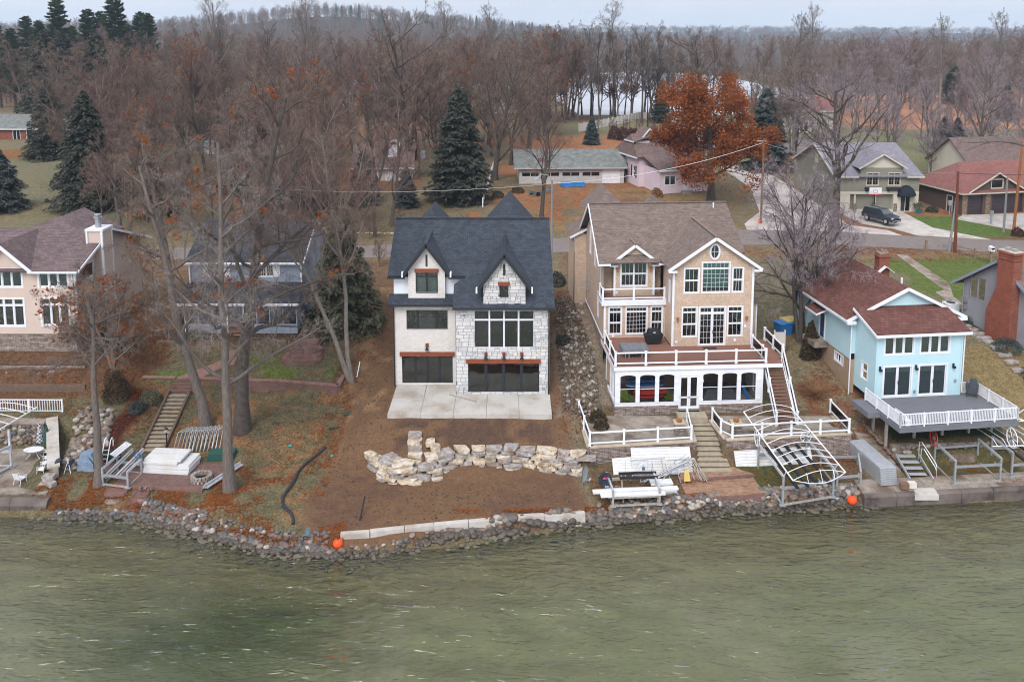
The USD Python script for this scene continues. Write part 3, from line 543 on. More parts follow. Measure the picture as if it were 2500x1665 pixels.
roofpart(H, 'main_roof', [ups([(-4.8, 68.9, RE(68.9)), (3.48, 68.9, RE(68.9)), (3.32, 77, RE(77)), (-3.97, 77, RE(77)), (-3.97, 71.55, RE(71.55)), (-4.8, 70.9, RE(70.9))]),
    ups([(-3.97, 77, RE(77)), (3.32, 77, RE(77)), (3.4, 85.4, 11.1), (-3.97, 85.4, 11.1)])], 'roof_slate')
roofpart(H, 'main_roof', [ups([(-10.4, 71.55, RE(71.55) + .07), (-3.9, 71.55, RE(71.55) + .07), (-3.9, 77, RE(77) + .07), (-10.32, 77, RE(77) + .07)]), ups([(-10.32, 77, RE(77) + .07), (-3.9, 77, RE(77) + .07), (-3.9, 85.4, 11.17), (-10.4, 85.4, 11.17)])], 'roof_slate')
part(H, 'ridge_cap', MB().bar((-10.32, 77, RE(77) + .09), (3.32, 77, RE(77) + .09), .3, .09), 'roof_slate')
def gable_roof(t, x, half, ze, zr, y0, m, plane, th=.13, name='gable_roof'):
    yb = lambda zz: 68.95 + (zz - 11.27) / .693 + .25
    roofpart(t, name, [ups([(x, y0, zr), (x, yb(zr), zr), (x - half, yb(ze), ze), (x - half, y0, ze)]), ups([(x, y0, zr), (x, yb(zr), zr), (x + half, yb(ze), ze), (x + half, y0, ze)])], m, th)
    part(t, 'ridge_cap', MB().bar((x, y0, zr + .03), (x, yb(zr), zr + .03), .24, .08), m)
gable_roof(H, -.62, 2.15, 12.86, 15.68, 68.85, 'roof_slate', RE); gable_roof(H, -7.12, 1.95, 13.42, 15.98, 71.05, 'roof_slate', RE)
fb = MB()
for x, hf, ze, zr, y in ((-.62, 2.15, 12.86, 15.68, 68.87), (-7.12, 1.95, 13.42, 15.98, 71.07)):
    for s in (-1, 1): fb.bar((x, y, zr - .13), (x + s * hf, y, ze - .13), .08, .26)
for s in ((-4.82, 3.5, 68.88, RE(68.9) - .05), (-10.42, -8.95, 71.5, RE(71.5) - .02), (-5.3, -3.92, 71.5, RE(71.5) - .02), (-10.33, -4.6, 70.7, 10.87)): fb.box(s[0], s[1], s[2] - .09, s[2] + .05, s[3] - .1, s[3] + .06)
part(H, 'gutter', fb, 'black_trim')
roofpart(H, 'pent_roof', [ups([(-10.33, 70.72, 10.9), (-4.62, 70.72, 10.9), (-4.62, 72.0, 11.5), (-10.33, 72.0, 11.5)])], 'roof_slate', .12)
for x, y, z, hw, yd in ((-.22, 80.8, 18.0, 2.5, 3.3), (-7.5, 80.8, 16.95, 1.9, 2.9)):
    zb = z - hw * 1.15; roofpart(H, 'rear_roof', [ups([(x, y, z), (x - hw, y - yd, zb), (x + hw, y - yd, zb)]), ups([(x, y, z), (x - hw, y - yd, zb), (x - hw, y + 4, zb), (x, y + 4, z)]), ups([(x, y, z), (x + hw, y - yd, zb), (x + hw, y + 4, zb), (x, y + 4, z)])], 'roof_slate')
for x, y, z0, z1 in ((-9.88, 71.1, 3.8, 10.8), (-4.66, 71.08, 3.8, 11.1), (3.0, 69.2, 3.8, 11.2)): part(H, 'downspout', MB().box(x - .05, x + .05, y - .07, y + .03, z0, z1), 'black_trim')
for x, y, z in ((-9.12, 71.0, 13.45), (-5.1, 71.0, 13.45), (-2.86, 68.8, 12.75), (1.62, 68.8, 12.75)): part(H, 'eave_return', MB().box(x - .06, x + .06, y, y + .5, z - .28, z + .12), 'siding_white')
win(H, F, -3.6, 2.23, 3.98, 6.47, cols=(1, 1, 1, 1), trim=0, mul=.09, fm='black_trim', name='sliding_door', sash=.07, depth=.12, handle=True)
win(H, FL, -9.27, -4.99, 3.95, 6.36, cols=(1.1, 1, 1, 1.1), trim=0, mul=.09, fm='black_trim', name='sliding_door', sash=.06, depth=.12, handle=True)
win(H, F, -3.04, 1.73, 7.83, 10.89, cols=(1, 1, 1, 1), rows=(2.35, .8), trim=.03, mul=.13, fm='trim_white', sash=.045, sashm='black_trim', depth=.06)
win(H, FL, -8.78, -5.43, 8.71, 10.28, cols=(.9, 1.6, .9), trim=.04, mul=.09, fm='black_trim', sash=.05, depth=.1)
win(H, FD, -8.0, -6.24, 11.75, 13.5, cols=(1, 1), trim=.04, mul=.08, fm='black_trim', depth=.08)
win(H, F, -1.01, -.3, 12.0, 13.02, trim=.03, fm='black_trim', depth=.08)
for fr, u0, u1, z0, z1 in ((F, -.72, -.53, 13.8, 14.8), (FD, -7.21, -7.03, 13.95, 15.0)): part(H, 'gable_vent', MB().fbox(fr, u0, u1, -.1, -.02, z0, z1), 'black_trim')
for fr, a, b, c, d in ((F, -3.75, 2.35, 6.47, 6.8), (FL, -9.43, -4.84, 6.36, 6.7), (F, -1.13, -.18, 13.02, 13.3), (FD, -8.12, -6.12, 13.5, 13.78)): part(H, 'lintel', MB().fbox(fr, a, b, 0, .17, c, d), 'cedar')
for fr, u, z in ((F, -2.13, 7.1), (F, -.66, 7.1), (F, .8, 7.1), (FL, -7.13, 7.15)):
    w = part(H, 'wall_lamp', MB().fbox(fr, u - .13, u + .13, 0, .14, z, z + .3), 'cedar')
    c = fr(u, .26, z); m = MB().cyl(c, .17, z - .22, z + .0, 10, .07); m.tube([fr(u, .1, z + .16), fr(u, .26, z + .18), fr(u, .26, z)], .025, 6); part(w, 'shade', m, 'black_metal')
for u in (-3.95, 2.62): part(H, 'outlet', MB().fbox(F, u - .07, u + .07, .06, .1, 4.2, 4.42), 'galv')
floors(H, -9.8, 2.95, 71.6, 84.6, (3.9,), 77.5); part(H, 'floor', MB().box(-4.4, 2.95, 69.6, 71.6, 3.7, 3.9), 'floor_in')
for x0, y0 in ((-9.8, 71.6), (-4.4, 69.6)): part(H, 'floor', MB().box(x0, -4.5 if x0 < -5 else 2.95, y0, 77.5, 7.0, 7.3), 'floor_in')
part(H, 'kitchen_island', MB().box(-8.2, -6.2, 72.6, 73.4, 7.3, 8.85).box(-8.3, -6.1, 72.5, 73.5, 8.85, 8.92), 'stone_c')
PAT = thing('concrete_patio', 'pale concrete patio of sawn slabs in front of the new white house', 'patio', (-3.3, 65.3, 3.6), world=True)
mat('concrete_new', (.49, .475, .455), (.41, .395, .37), rough=.9, scale=.9, bump=.08, bs=12, c3=(.31, .27, .225), s3=.45)
xs = np.linspace(-9.72, 3.12, 6)
for i in range(5):
    part(PAT, 'slab', MB().box(xs[i] + .012, xs[i + 1] - .012, 65.3, 69.2, 3.4, 3.83), 'concrete_new')
for a, b in ((-9.72, -7.2), (-7.17, -4.62)): part(PAT, 'slab', MB().box(a + .012, b, 69.22, 71.2, 3.4, 3.83), 'concrete_new')
single('loose_plank', MB().hexa([(-5.15, 68.98, 3.84), (-2.9, 67.62, 3.84), (-2.83, 67.72, 3.84), (-5.08, 69.08, 3.84), (-5.15, 68.98, 3.88), (-2.9, 67.62, 3.88), (-2.83, 67.72, 3.88), (-5.08, 69.08, 3.88)]), 'galv_old', 'thin grey board lying slantwise on the pale patio', 'board')

# ------------------------------------------------------------------ tan shingle house
T = thing('tan_house', 'tan shingle house with white trim, brown roof, deck and screened porch below', 'house', (8.2, 67, 3.0), 3.5)
W, PZ, DZ = 12.0, 3.72, 4.1
FP = front(0)
def arch(u0, u1, z0, z1, r=.16, n=8):
    t = np.linspace(0, math.pi, n); c = (u0 + u1) / 2
    return Polygon([(u0, z0), (u1, z0)] + [(c + (u1 - u0) / 2 * math.cos(a), z1 - r + r * math.sin(a)) for a in t])
WU = [(.42, 1.67), (2.0, 3.23), (3.55, 4.78), (7.1, 8.33), (8.66, 9.88), (10.2, 11.42)]
holes = [arch(a, b, .98, 3.3) for a, b in WU] + [sbox(5.2, .45, 6.75, 3.15)]
part(T, 'porch_front', wallmesh(FP, [(0, .72), (5.1, .72), (5.1, .4), (6.85, .4), (6.85, .72), (W, .72), (W, PZ), (0, PZ)], holes, .15), 'trim_white')
part(T, 'stone_base', wallmesh(front(-.06), [(-.06, -.1), (5.1, -.1), (5.1, .72), (-.06, .72)], [], thick=.1), 'ledgestone'); part(T, 'stone_base', wallmesh(front(-.06), [(6.85, -.1), (W + .06, -.1), (W + .06, .72), (6.85, .72)], [], thick=.1), 'ledgestone')
part(T, 'stone_base', wallmesh(leftw(-.04), [(-.06, -.1), (6.5, -.1), (6.5, .72), (-.06, .72)]), 'ledgestone')
part(T, 'porch_side', wallmesh(leftw(0), [(0, .72), (4.4, .72), (4.4, PZ), (0, PZ)], [sbox(a, .98, a + .95, 3.3) for a in (.3, 1.4, 2.5, 3.4)], .15), 'trim_white')
part(T, 'porch_side', wallmesh(rightw(W), [(0, .4), (4.4, .4), (4.4, PZ), (0, PZ)], [sbox(.4, .98, 2.0, 3.2)], .15), 'trim_white')
pil = MB()
for a in (.2, 1.83, 3.39, 4.94, 6.98, 8.5, 10.04, 11.62):
    for z in (1.0, 2.6): pil.fbox(FP, a - .15, a + .15, 0, .04, z, z + .22)
part(T, 'pilaster_bands', pil, 'vinyl_white')
for a, b in WU:
    w = part(T, 'screen_window', MB().fbox(FP, a, b, -.09, -.05, 2.1, 2.14).fbox(FP, a, b, -.02, .02, .9, .98), 'trim_white')
    part(w, 'pane', MB().fbox(FP, a, b, -.105, -.1, .98, 3.3), 'screen')
for k in (0, 1):
    a = 5.2 + k * .78; d = MB(); 
    for q in ((a, a + .77, .45, .6), (a, a + .77, 2.98, 3.15), (a, a + .77, 1.28, 1.4), (a, a + .13, .6, 2.98), (a + .64, a + .77, .6, 2.98)): d.fbox(FP, q[0], q[1], -.08, -.03, q[2], q[3])
    dd = part(T, 'porch_door', d, 'trim_white'); part(dd, 'pane', MB().fbox(FP, a + .13, a + .64, -.06, -.055, .6, 2.98), 'screen')
    if k: part(dd, 'knob', MB().ball(FP(a + .06, .02, 1.34), .04), 'black_metal')
part(T, 'porch_floor', MB().box(.05, W - .05, .1, 4.3, .2, .42), 'concrete'); part(T, 'porch_back_wall', MB().box(.05, W - .05, 4.2, 4.3, .42, PZ), 'foundation')
fas = MB().box(-.12, W + 1.5, -.12, -.02, PZ, DZ - .06); fas.box(-.12, -.02, -.02, 6.5, PZ, DZ - .06).box(W + 1.4, W + 1.5, -.02, 4.5, PZ, DZ - .06); part(T, 'deck_fascia', fas, 'trim_white')
for i in range(32):
    y = -.1 + i * .143
    part(T, 'deck_board', MB().box(-.1, W + 1.48, y, y + .137, DZ - .05, DZ), 'deck_brown')
for i in range(14): part(T, 'deck_board', MB().box(-.1, 5.4, 4.48 + i * .143, 4.617 + i * .143, DZ - .05, DZ), 'deck_brown')
def railing(t, pts, z, h=1.05, step=2.3, post=.16, name='railing', glass='screen', m='vinyl_white', skirt=0.0, cap=True):
    """Posts, two rails and a clear panel in each bay."""
    for p, q in zip(pts[:-1], pts[1:]):
        p, q = np.array(p, float), np.array(q, float); n = max(1, round(np.linalg.norm(q - p) / step))
        for i in range(n + 1):
            if i == n and not (np.allclose(q, np.array(pts[-1])) and not np.allclose(pts[0], pts[-1])): continue
            c = p + (q - p) * i / n; zz = z(*c) if callable(z) else z
            pm = MB().box(c[0] - post / 2, c[0] + post / 2, c[1] - post / 2, c[1] + post / 2, zz - skirt, zz + h + .08)
            pm.box(c[0] - post * .62, c[0] + post * .62, c[1] - post * .62, c[1] + post * .62, zz + h + .08, zz + h + .13); pm.box(c[0] - post * .62, c[0] + post * .62, c[1] - post * .62, c[1] + post * .62, zz - skirt, zz + .16)
            part(t, 'post', pm, m)
        for i in range(n):
            a, b = p + (q - p) * i / n, p + (q - p) * (i + 1) / n
            za, zb = (z(*a), z(*b)) if callable(z) else (z, z)
            part(t, 'rail', MB().bar((*a, za + h), (*b, zb + h), .09, .09), m); part(t, 'rail', MB().bar((*a, za + .2), (*b, zb + .2), .08, .10), m)
            if glass: part(t, 'clear_panel', MB().bar((*a, za + h / 2 + .1), (*b, zb + h / 2 + .1), .01, h - .3), 'clear_panel')
railing(T, [(0, 5.0), (0, 0), (W + .15, 0), (W + .15, 3.3)], DZ, skirt=.3)
# main body
YB, YL, YR = 4.1, 6.5, 4.0
FB, FW = front(YB), front(YL)
RM = lambda y: 10.75 + (y - 6.9) * .64
bx0, bx1, bc = 5.5, 12.35, 8.98
bay = [(bx0, 4.1), (bx1, 4.1), (bx1, 11.0), (bc, 13.4), (bx0, 11.0)]
ov = Polygon([(bc + .32 * math.cos(a), 12.2 + .55 * math.sin(a)) for a in np.linspace(0, 2 * math.pi, 17)[:-1]])
bh = [(6.5, 8.75, 7.65, 10.75), (8.0, 8.75, 10.25, 11.25), (10.6, 8.75, 11.4, 10.75), (6.4, 4.95, 7.55, 7.42), (7.85, 4.18, 10.0, 7.42), (10.3, 4.95, 11.45, 7.42)]
part(T, 'bay_wall', wallmesh(FB, bay, bh + [ov], .14, step=.185), 'shake_tan')
win(T, FB, 6.5, 7.65, 8.75, 10.75, rows=(1, 1), grid=(3, 2), blind='curtain'); win(T, FB, 8.0, 10.25, 8.75, 11.25, rows=(4, 1), grid=(6, 6), blind='blind_teal', blind_at=.84); win(T, FB, 10.6, 11.4, 8.75, 10.75, rows=(1, 1), grid=(3, 2), blind='curtain')
win(T, FB, 6.4, 7.55, 4.95, 7.42, rows=(2, 2, .8), grid=(3, 3)); win(T, FB, 7.85, 10.0, 4.18, 7.42, cols=(1, 1), rows=(4.2, .8), grid=(3, 6), name='french_door', sash=.08, handle=True); win(T, FB, 10.3, 11.45, 4.95, 7.42, rows=(2, 2, .8), grid=(3, 3))
om = MB().tube([FB(bc + .4 * math.cos(a), .03, 12.2 + .64 * math.sin(a)) for a in np.linspace(0, 2 * math.pi, 25)], .09, 6, cap=False); om.bar(FB(bc, -.05, 11.65), FB(bc, -.05, 12.75), .025); om.bar(FB(bc - .32, -.05, 12.2), FB(bc + .32, -.05, 12.2), .025)
o_ = part(T, 'oval_window', om, 'trim_white'); part(o_, 'pane', MB().slab([FB(bc + .32 * math.cos(a), -.06, 12.2 + .55 * math.sin(a)) for a in np.linspace(0, 2 * math.pi, 17)[:-1]], .01), 'glass_dark')
part(T, 'bay_side', wallmesh(leftw(bx0), [(YB, 4.1), (YL + 1, 4.1), (YL + 1, 11), (YB, 11)], [(YB + .7, 7.55, YB + 1.6, 9.6)], step=.185), 'shake_tan'); part(T, 'bay_side', wallmesh(rightw(bx1), [(YB, .5), (20, .5), (20, 10.7), (YB, 11)], step=.185), 'shake_tan')
part(T, 'balcony_door', MB().fbox(leftw(bx0), YB + .7, YB + 1.6, -.06, -.02, 7.5, 9.6), 'trim_white')
lw = [(.15, 4.1), (bx0, 4.1), (bx0, 7.2), (.15, 7.2)]
part(T, 'lower_wall', wallmesh(FW, lw, [(.62, 4.45, 1.62, 6.75), (2.1, 4.45, 3.85, 6.75), (4.3, 4.45, 5.2, 6.75)], step=.185), 'shake_tan')
win(T, FW, .62, 1.62, 4.45, 6.75, rows=(2, 2, .8), grid=(3, 3)); win(T, FW, 2.1, 3.85, 4.45, 6.75, rows=(4, .8), grid=(6, 6)); win(T, FW, 4.3, 5.2, 4.45, 6.75, rows=(2, 2, .8), grid=(3, 3))
part(T, 'balcony_fascia', MB().box(-.1, bx0, YL - .2, YL - .1, 7.0, 7.5).box(-.1, 0, YL - .1, 8.4, 7.0, 7.5), 'trim_white'); part(T, 'balcony_floor', MB().box(-.1, bx0, YL - .1, 8.6, 7.35, 7.47), 'deck_brown')
railing(T, [(0, 7.9), (0, YL - .1), (bx0 - .15, YL - .1)], 7.45, h=1.0, step=2.6)
FU, FG = front(8.6), front(7.55)
part(T, 'upper_wall', wallmesh(FU, [(.15, 7.4), (bx0, 7.4), (bx0, 11.2), (.15, 11.2)], step=.185), 'shake_tan')
part(T, 'dormer_wall', wallmesh(FG, [(1.15, 7.47), (4.7, 7.47), (4.7, 10.65), (2.92, 12.0), (1.15, 10.65)], [(1.8, 8.4, 4.0, 10.5)], step=.185), 'shake_tan'); part(T, 'dormer_side', wallmesh(leftw(1.15), [(7.55, 7.47), (8.7, 7.47), (8.7, 10.6), (7.55, 10.6)], step=.185), 'shake_tan'); part(T, 'dormer_side', wallmesh(rightw(4.7), [(7.55, 7.47), (8.7, 7.47), (8.7, 10.6), (7.55, 10.6)], step=.185), 'shake_tan')
win(T, FG, 1.8, 4.0, 8.4, 10.5, cols=(1, 1), rows=(1, 1), grid=(3, 2), blind='curtain')
part(T, 'side_wall', wallmesh(leftw(.15), [(YL, 4.0), (19, 4.3), (19, 10.4), (13, RM(12.5) - .2), (12.1, RM(12.5) - .3), (7.0, 10.6), (7.0, 7.2), (YL, 7.2)], [(14.2, 9.6, 14.9, 12.0), (11.5, 9.2, 12.0, 11.0), (9.4, 5.0, 9.95, 7.2)], step=.185), 'shake_tan')
for a in ((14.2, 9.6, 14.9, 12.0), (11.5, 9.2, 12.0, 11.0), (9.4, 5.0, 9.95, 7.2)): win(T, leftw(.15), a[0], a[2], a[1], a[3], rows=(1, 1), gm='glass_dark')
part(T, 'foundation', wallmesh(leftw(.1), [(6.5, -.1), (19, 1.5), (19, 4.3), (6.5, 4.0)]), 'ledgestone')
part(T, 'base_trim', MB().bar((.08, 6.5, 3.98), (.08, 19, 4.28), .06, .16), 'trim_white')
part(T, 'rear_wall', wallmesh(back(19), [(.15, .5), (bx1, .5), (bx1, 10.7), (.15, 10.7)]), 'shake_tan')
RY = 13.0
roofpart(T, 'main_roof', [ups([(-.35, 6.75, RM(6.75)), (bx0 + .2, 6.75, RM(6.75)), (bx0 + .2, RY, RM(RY)), (-.35, RY, RM(RY))]), ups([(bx0 + .2, 7.6, RM(7.6)), (bx1 + .4, 7.6, RM(7.6)), (bx1 + .2, RY, RM(RY)), (bx0 + .2, RY, RM(RY))]), ups([(-.35, RY, RM(RY)), (bx1 + .2, RY, RM(RY)), (bx1 + .4, 19.4, RM(6.6)), (-.35, 19.4, RM(6.6))])], 'roof_taupe')
part(T, 'ridge_cap', MB().bar((-.35, RY, RM(RY) + .02), (bx1 + .2, RY, RM(RY) + .02), .3, .08), 'roof_taupe')
def gable2(t, x, half, ze, zr, y0, m, RMf, yi):
    yb = lambda zz: yi + (zz - RMf(yi)) / .64 + .3
    roofpart(t, 'gable_roof', [ups([(x, y0, zr), (x, yb(zr), zr), (x - half, yb(ze), ze), (x - half, y0, ze)]), ups([(x, y0, zr), (x, yb(zr), zr), (x + half, yb(ze), ze), (x + half, y0, ze)])], m)
    part(t, 'ridge_cap', MB().bar((x, y0, zr + .03), (x, yb(zr), zr + .03), .26, .07), m)
    rb = MB()
    for s in (-1, 1):
        rb.bar((x, y0 + .03, zr - .14), (x + s * half, y0 + .03, ze - .14), .08, .24); rb.box(min(x + s * half, x + s * (half - .7)), max(x + s * half, x + s * (half - .7)), y0 - .02, y0 + .45, ze - .3, ze - .14)
    part(t, 'rake_board', rb, 'trim_white')
gable2(T, bc, 3.95, 10.85, 13.55, 3.65, 'roof_taupe', RM, 6.9); gable2(T, 2.92, 2.2, 10.5, 12.18, 7.15, 'roof_taupe', RM, 6.9)
gt = MB().box(-.4, .7, 6.6, 6.74, RM(6.7) - .2, RM(6.7) - .04).box(4.9, bx0, 6.6, 6.74, RM(6.7) - .2, RM(6.7) - .04)
for s in (6.7, 13.0): gt.bar((-.38, s, RM(min(s, 13)) - .1), (-.38, 13.0 if s < 10 else 19.4, RM(13) - .1 if s < 10 else RM(6.6) - .1), .07, .24)
part(T, 'rake_board', gt, 'trim_white')
for fr, u, a, b in ((FB, bx0 + .05, 4.1, 10.8), (FB, bx1 - .05, 4.1, 10.8), (FW, .2, 4.1, 7.0), (FG, 1.2, 7.5, 10.5), (FG, 4.65, 7.5, 10.5), (FU, .2, 7.5, 10.7)): part(T, 'corner_board', MB().fbox(fr, u - .09, u + .09, .0, .05, a, b), 'trim_white')
for fr, u, z in ((FB, 5.95, 6.4), (FB, 11.85, 6.4), (FG, 1.45, 9.8), (FG, 4.35, 9.8)): part(T, 'wall_lamp', MB().fbox(fr, u - .07, u + .07, .02, .16, z - .15, z + .15).fbox(fr, u - .1, u + .1, .0, .2, z + .15, z + .2), 'copper')
for fr, u, z in ((FB, 11.75, 5.75), (FB, 5.9, 4.5), (FB, 10.9, 4.55), (FW, .95, 4.25), (FG, 1.4, 7.8)): part(T, 'wall_box', MB().fbox(fr, u - .1, u + .1, .02, .06, z - .11, z + .11), 'trim_white')
for x, y in ((8.9, 15.2), (9.3, 15.2)): pass
part(T, 'roof_vent', MB().cyl((11.2, 12.4, 0), .07, RM(12.4) - .1, RM(12.4) + .45, 8), 'trim_white')
for x, y in ((2.6, 15.6), (3.0, 15.9)): part(T, 'roof_vent', MB().cyl((x, y, 0), .06, RM(10.6) - .1, RM(10.6) + 1.0, 8), 'trim_white')
for x, y, z, hw, yd in ((2.2, 17.6, 15.1, 2.2, 3.0), (7.5, 17.6, 13.9, 1.3, 2.5)):
    zb = z - hw * .95; roofpart(T, 'rear_roof', [ups([(x, y, z), (x - hw, y - yd, zb), (x + hw, y - yd, zb)]), ups([(x, y, z), (x - hw, y - yd, zb), (x - hw, y + 4, zb), (x, y + 4, z)]), ups([(x, y, z), (x + hw, y - yd, zb), (x + hw, y + 4, zb), (x, y + 4, z)])], 'roof_taupe')
roofpart(T, 'rear_roof', [ups([(-1.5, 17.0, 10.6), (.5, 17.0, 11.6), (.5, 21.5, 11.6), (-1.5, 21.5, 10.6)])], 'roof_taupe'); roofpart(T, 'rear_roof', [ups([(bx1 - 1, 14.5, 11.9), (bx1 + 1.6, 14.5, 10.2), (bx1 + 1.6, 21, 10.2), (bx1 - 1, 21, 11.9)])], 'roof_taupe'); part(T, 'rear_wing', wallmesh(leftw(-1.1), [(17.2, 3.5), (21.3, 3.8), (21.3, 10.7), (17.2, 10.7)], step=.185).box(-1.0, .2, 17.2, 17.3, 3.6, 10.8), 'shake_tan')
part(T, 'rake_board', MB().bar((-1.52, 16.98, 10.5), (.5, 16.98, 11.5), .07, .2).bar((bx1 + 1.58, 14.45, 10.1), (bx1 - 1, 14.45, 11.8), .07, .2), 'trim_white')
roofpart(T, 'side_roof', [ups([(bx1, 6.0, 7.6), (bx1 + 1.5, 6.0, 7.0), (bx1 + 1.5, 11, 7.0), (bx1, 11, 7.6)])], 'roof_taupe'); part(T, 'side_bump', MB().box(bx1, bx1 + 1.1, 6.3, 10.7, .6, 7.0), 'shake_tan'); part(T, 'corner_board', MB().box(bx1 + 1.04, bx1 + 1.16, 6.24, 6.3, .6, 6.98), 'trim_white')
floors(T, .3, bx1 - .15, 7.0, 18.8, (4.1,), 11); part(T, 'floor', MB().box(bx0 + .1, bx1 - .1, 4.3, 11, 7.35, 7.55), 'floor_in'); part(T, 'floor', MB().box(.3, bx0, 8.8, 11, 7.3, 7.46), 'floor_in')
part(T, 'electric_meter', MB().fbox(leftw(.15), 15.6, 16.0, 0, .2, 5.6, 7.0).fbox(leftw(.15), 15.75, 15.85, 0, .1, 4.2, 5.6), 'galv')
# the stairs off the deck
ST = thing('deck_stairs', 'white-railed stairs with brown treads falling from the tan house deck', 'stairs', (8.2, 67, 3.0), 3.5)
N, y0, y1 = 19, 1.0, -2.6
for i in range(N):
    y = y0 + (y1 - y0) * (i + .5) / N; z = DZ - (i + 1) * DZ / (N + 1)
    part(ST, 'tread', MB().box(W + .35, W + 1.75, y - .14, y + .12, z - .05, z), 'deck_brown')
for x in (W + .3, W + 1.8): part(ST, 'stringer', MB().bar((x, y0 + .1, DZ - .25), (x, y1 - .05, 0), .07, .34), 'trim_white')
zs = lambda x, y: float(np.clip(DZ * (y - y1) / (y0 - y1), 0, DZ))
railing(ST, [(W + .22, y0), (W + .22, y1)], zs, h=1.0, step=1.7, skirt=.1); railing(ST, [(W + 1.88, 5.2), (W + 1.88, y0), (W + 1.88, y1)], zs, h=1.0, step=1.8, skirt=.1)
part(ST, 'landing', MB().box(W + .25, W + 1.8, y0, 5.2, DZ - .12, DZ + .005), 'deck_brown')
mat('blind_blue', (.30, .40, .47), (.24, .33, .40), rough=.9, scale=6, stretch=(8, 8, .3))
mat('deck_gray', (.155, .160, .180), (.115, .12, .138), scale=2, stretch=(.4, 8, 1), rough=.75)
mat('awning_black', (.012, .018, .03), rough=.8)
bmat('pier_stone', (.36, .25, .17), (.20, .13, .09), (.08, .06, .05), .4, .16, .012, 'wall', bump=1, noise=.4, ns=3, off=.4)
mat('barn_green', (.25, .40, .36), (.22, .36, .33), rough=.5, scale=.5)
# ------------------------------------------------------------------ tan siding house on the left
A = thing('siding_house', 'beige siding house with white windows, plum brown roof and boxed chimney at the left', 'house', (-44, 73, 6.3), world=True)
FA = front(73.0); RA = lambda y: 13.3 + (y - 72.6) * .36
ah = [(-40.3, 11.85, -37.95, 13.05), (-40.25, 8.45, -38.0, 10.75), (-46.0, 11.85, -41.85, 13.3), (-46.0, 8.4, -41.85, 10.7)]
part(A, 'front_wall', wallmesh(FA, [(-52, 7.65), (-37.2, 7.65), (-37.2, 13.3), (-41.0, 13.3), (-43.3, 15.35), (-45.6, 13.3), (-52, 13.3)], ah, step=.125), 'siding_tan')
for a, r in ((ah[0], (1,)), (ah[1], (3.2, 1)), (ah[2], (1,)), (ah[3], (3.2, 1))):
    win(A, FA, a[0], a[2], a[1], a[3], cols=(1, 1, 1) if a[2] > -40 else (1, 1, 1, 1, 1), rows=r, trim=.17, mul=.11, blind='curtain' if r == (1,) else None, blind_at=.9)
part(A, 'stone_foundation', wallmesh(front(73.04), [(-52, 5.2), (-37.15, 5.2), (-37.15, 7.65), (-52, 7.65)]), 'ledgestone'); part(A, 'stone_foundation', wallmesh(rightw(-37.16), [(73.04, 5.2), (86, 6), (86, 7.65), (73.04, 7.65)]), 'ledgestone')
part(A, 'side_wall', wallmesh(rightw(-37.2), [(73, 7.65), (86, 7.65), (86, 13.3), (79, RA(79) - .2), (73, 13.3)], [(74.0, 12.0, 76.2, 13.2)], step=.125), 'siding_tan')
win(A, rightw(-37.2), 74.0, 76.2, 12.0, 13.2, gm='glass_dark')
roofpart(A, 'main_roof', [ups([(-52, 72.55, 13.28), (-36.85, 72.55, 13.28), (-36.7, 79, RA(79)), (-52, 79, RA(79))]), ups([(-52, 79, RA(79)), (-36.7, 79, RA(79)), (-36.2, 86.6, 13.0), (-52, 86.6, 13.0)])], 'roof_plum')
roofpart(A, 'gable_roof', [ups([(-43.3, 72.5, 15.6), (-43.3, 78.9, 15.6), (-40.9, 72.9, 13.42), (-40.75, 72.5, 13.3)]), ups([(-43.3, 72.5, 15.6), (-43.3, 78.9, 15.6), (-45.7, 72.9, 13.42), (-45.85, 72.5, 13.3)])], 'roof_plum')
roofpart(A, 'rear_roof', [ups([(-42.5, 82.4, 16.1), (-44.6, 79, 15.5), (-40.4, 79, 15.5)]), ups([(-42.5, 82.4, 16.1), (-40.4, 79, 15.5), (-38.5, 86, 14), (-42.5, 86, 16.1)])], 'roof_plum')
rb = MB().bar((-43.3, 72.48, 15.48), (-40.72, 72.48, 13.2), .08, .26).bar((-43.3, 72.48, 15.48), (-45.9, 72.48, 13.2), .08, .26).box(-41, -36.8, 72.42, 72.55, 13.1, 13.24).bar((-36.72, 72.55, 13.18), (-36.6, 79, RA(79) - .12), .08, .22).bar((-36.6, 79, RA(79) - .12), (-36.1, 86.6, 12.9), .08, .22)
part(A, 'fascia', rb, 'trim_white')
part(A, 'corner_board', MB().box(-37.34, -37.12, 72.9, 73.1, 7.65, 13.2), 'trim_white'); part(A, 'downspout', MB().box(-37.5, -37.4, 72.85, 72.95, 6.3, 13.1), 'trim_white')
part(A, 'chimney', wallmesh(front(76.6), [(-37.8, 11), (-36.4, 11), (-36.4, 15.9), (-37.8, 15.9)], step=.125).box(-37.8, -36.42, 76.63, 78.4, 6.4, 15.9), 'siding_tan')
part(A, 'chimney_trim', MB().box(-36.55, -36.36, 76.5, 76.66, 6.4, 15.9).box(-36.55, -36.36, 78.3, 78.46, 6.4, 15.9).box(-37.86, -37.7, 76.5, 76.66, 14.6, 15.9).box(-37.9, -36.3, 76.48, 78.5, 15.8, 16.0), 'trim_white')
part(A, 'flue', MB().cyl((-37.1, 77.4), .26, 16.0, 16.9, 12).cyl((-37.1, 77.4), .36, 16.85, 16.95, 12).cyl((-37.1, 77.4), .3, 17.1, 17.2, 12).cyl((-37.1, 77.4), .18, 16.9, 17.15, 8), 'galv')
floors(A, -51, -37.4, 73.3, 85.5, (7.7, 11.2), 77)
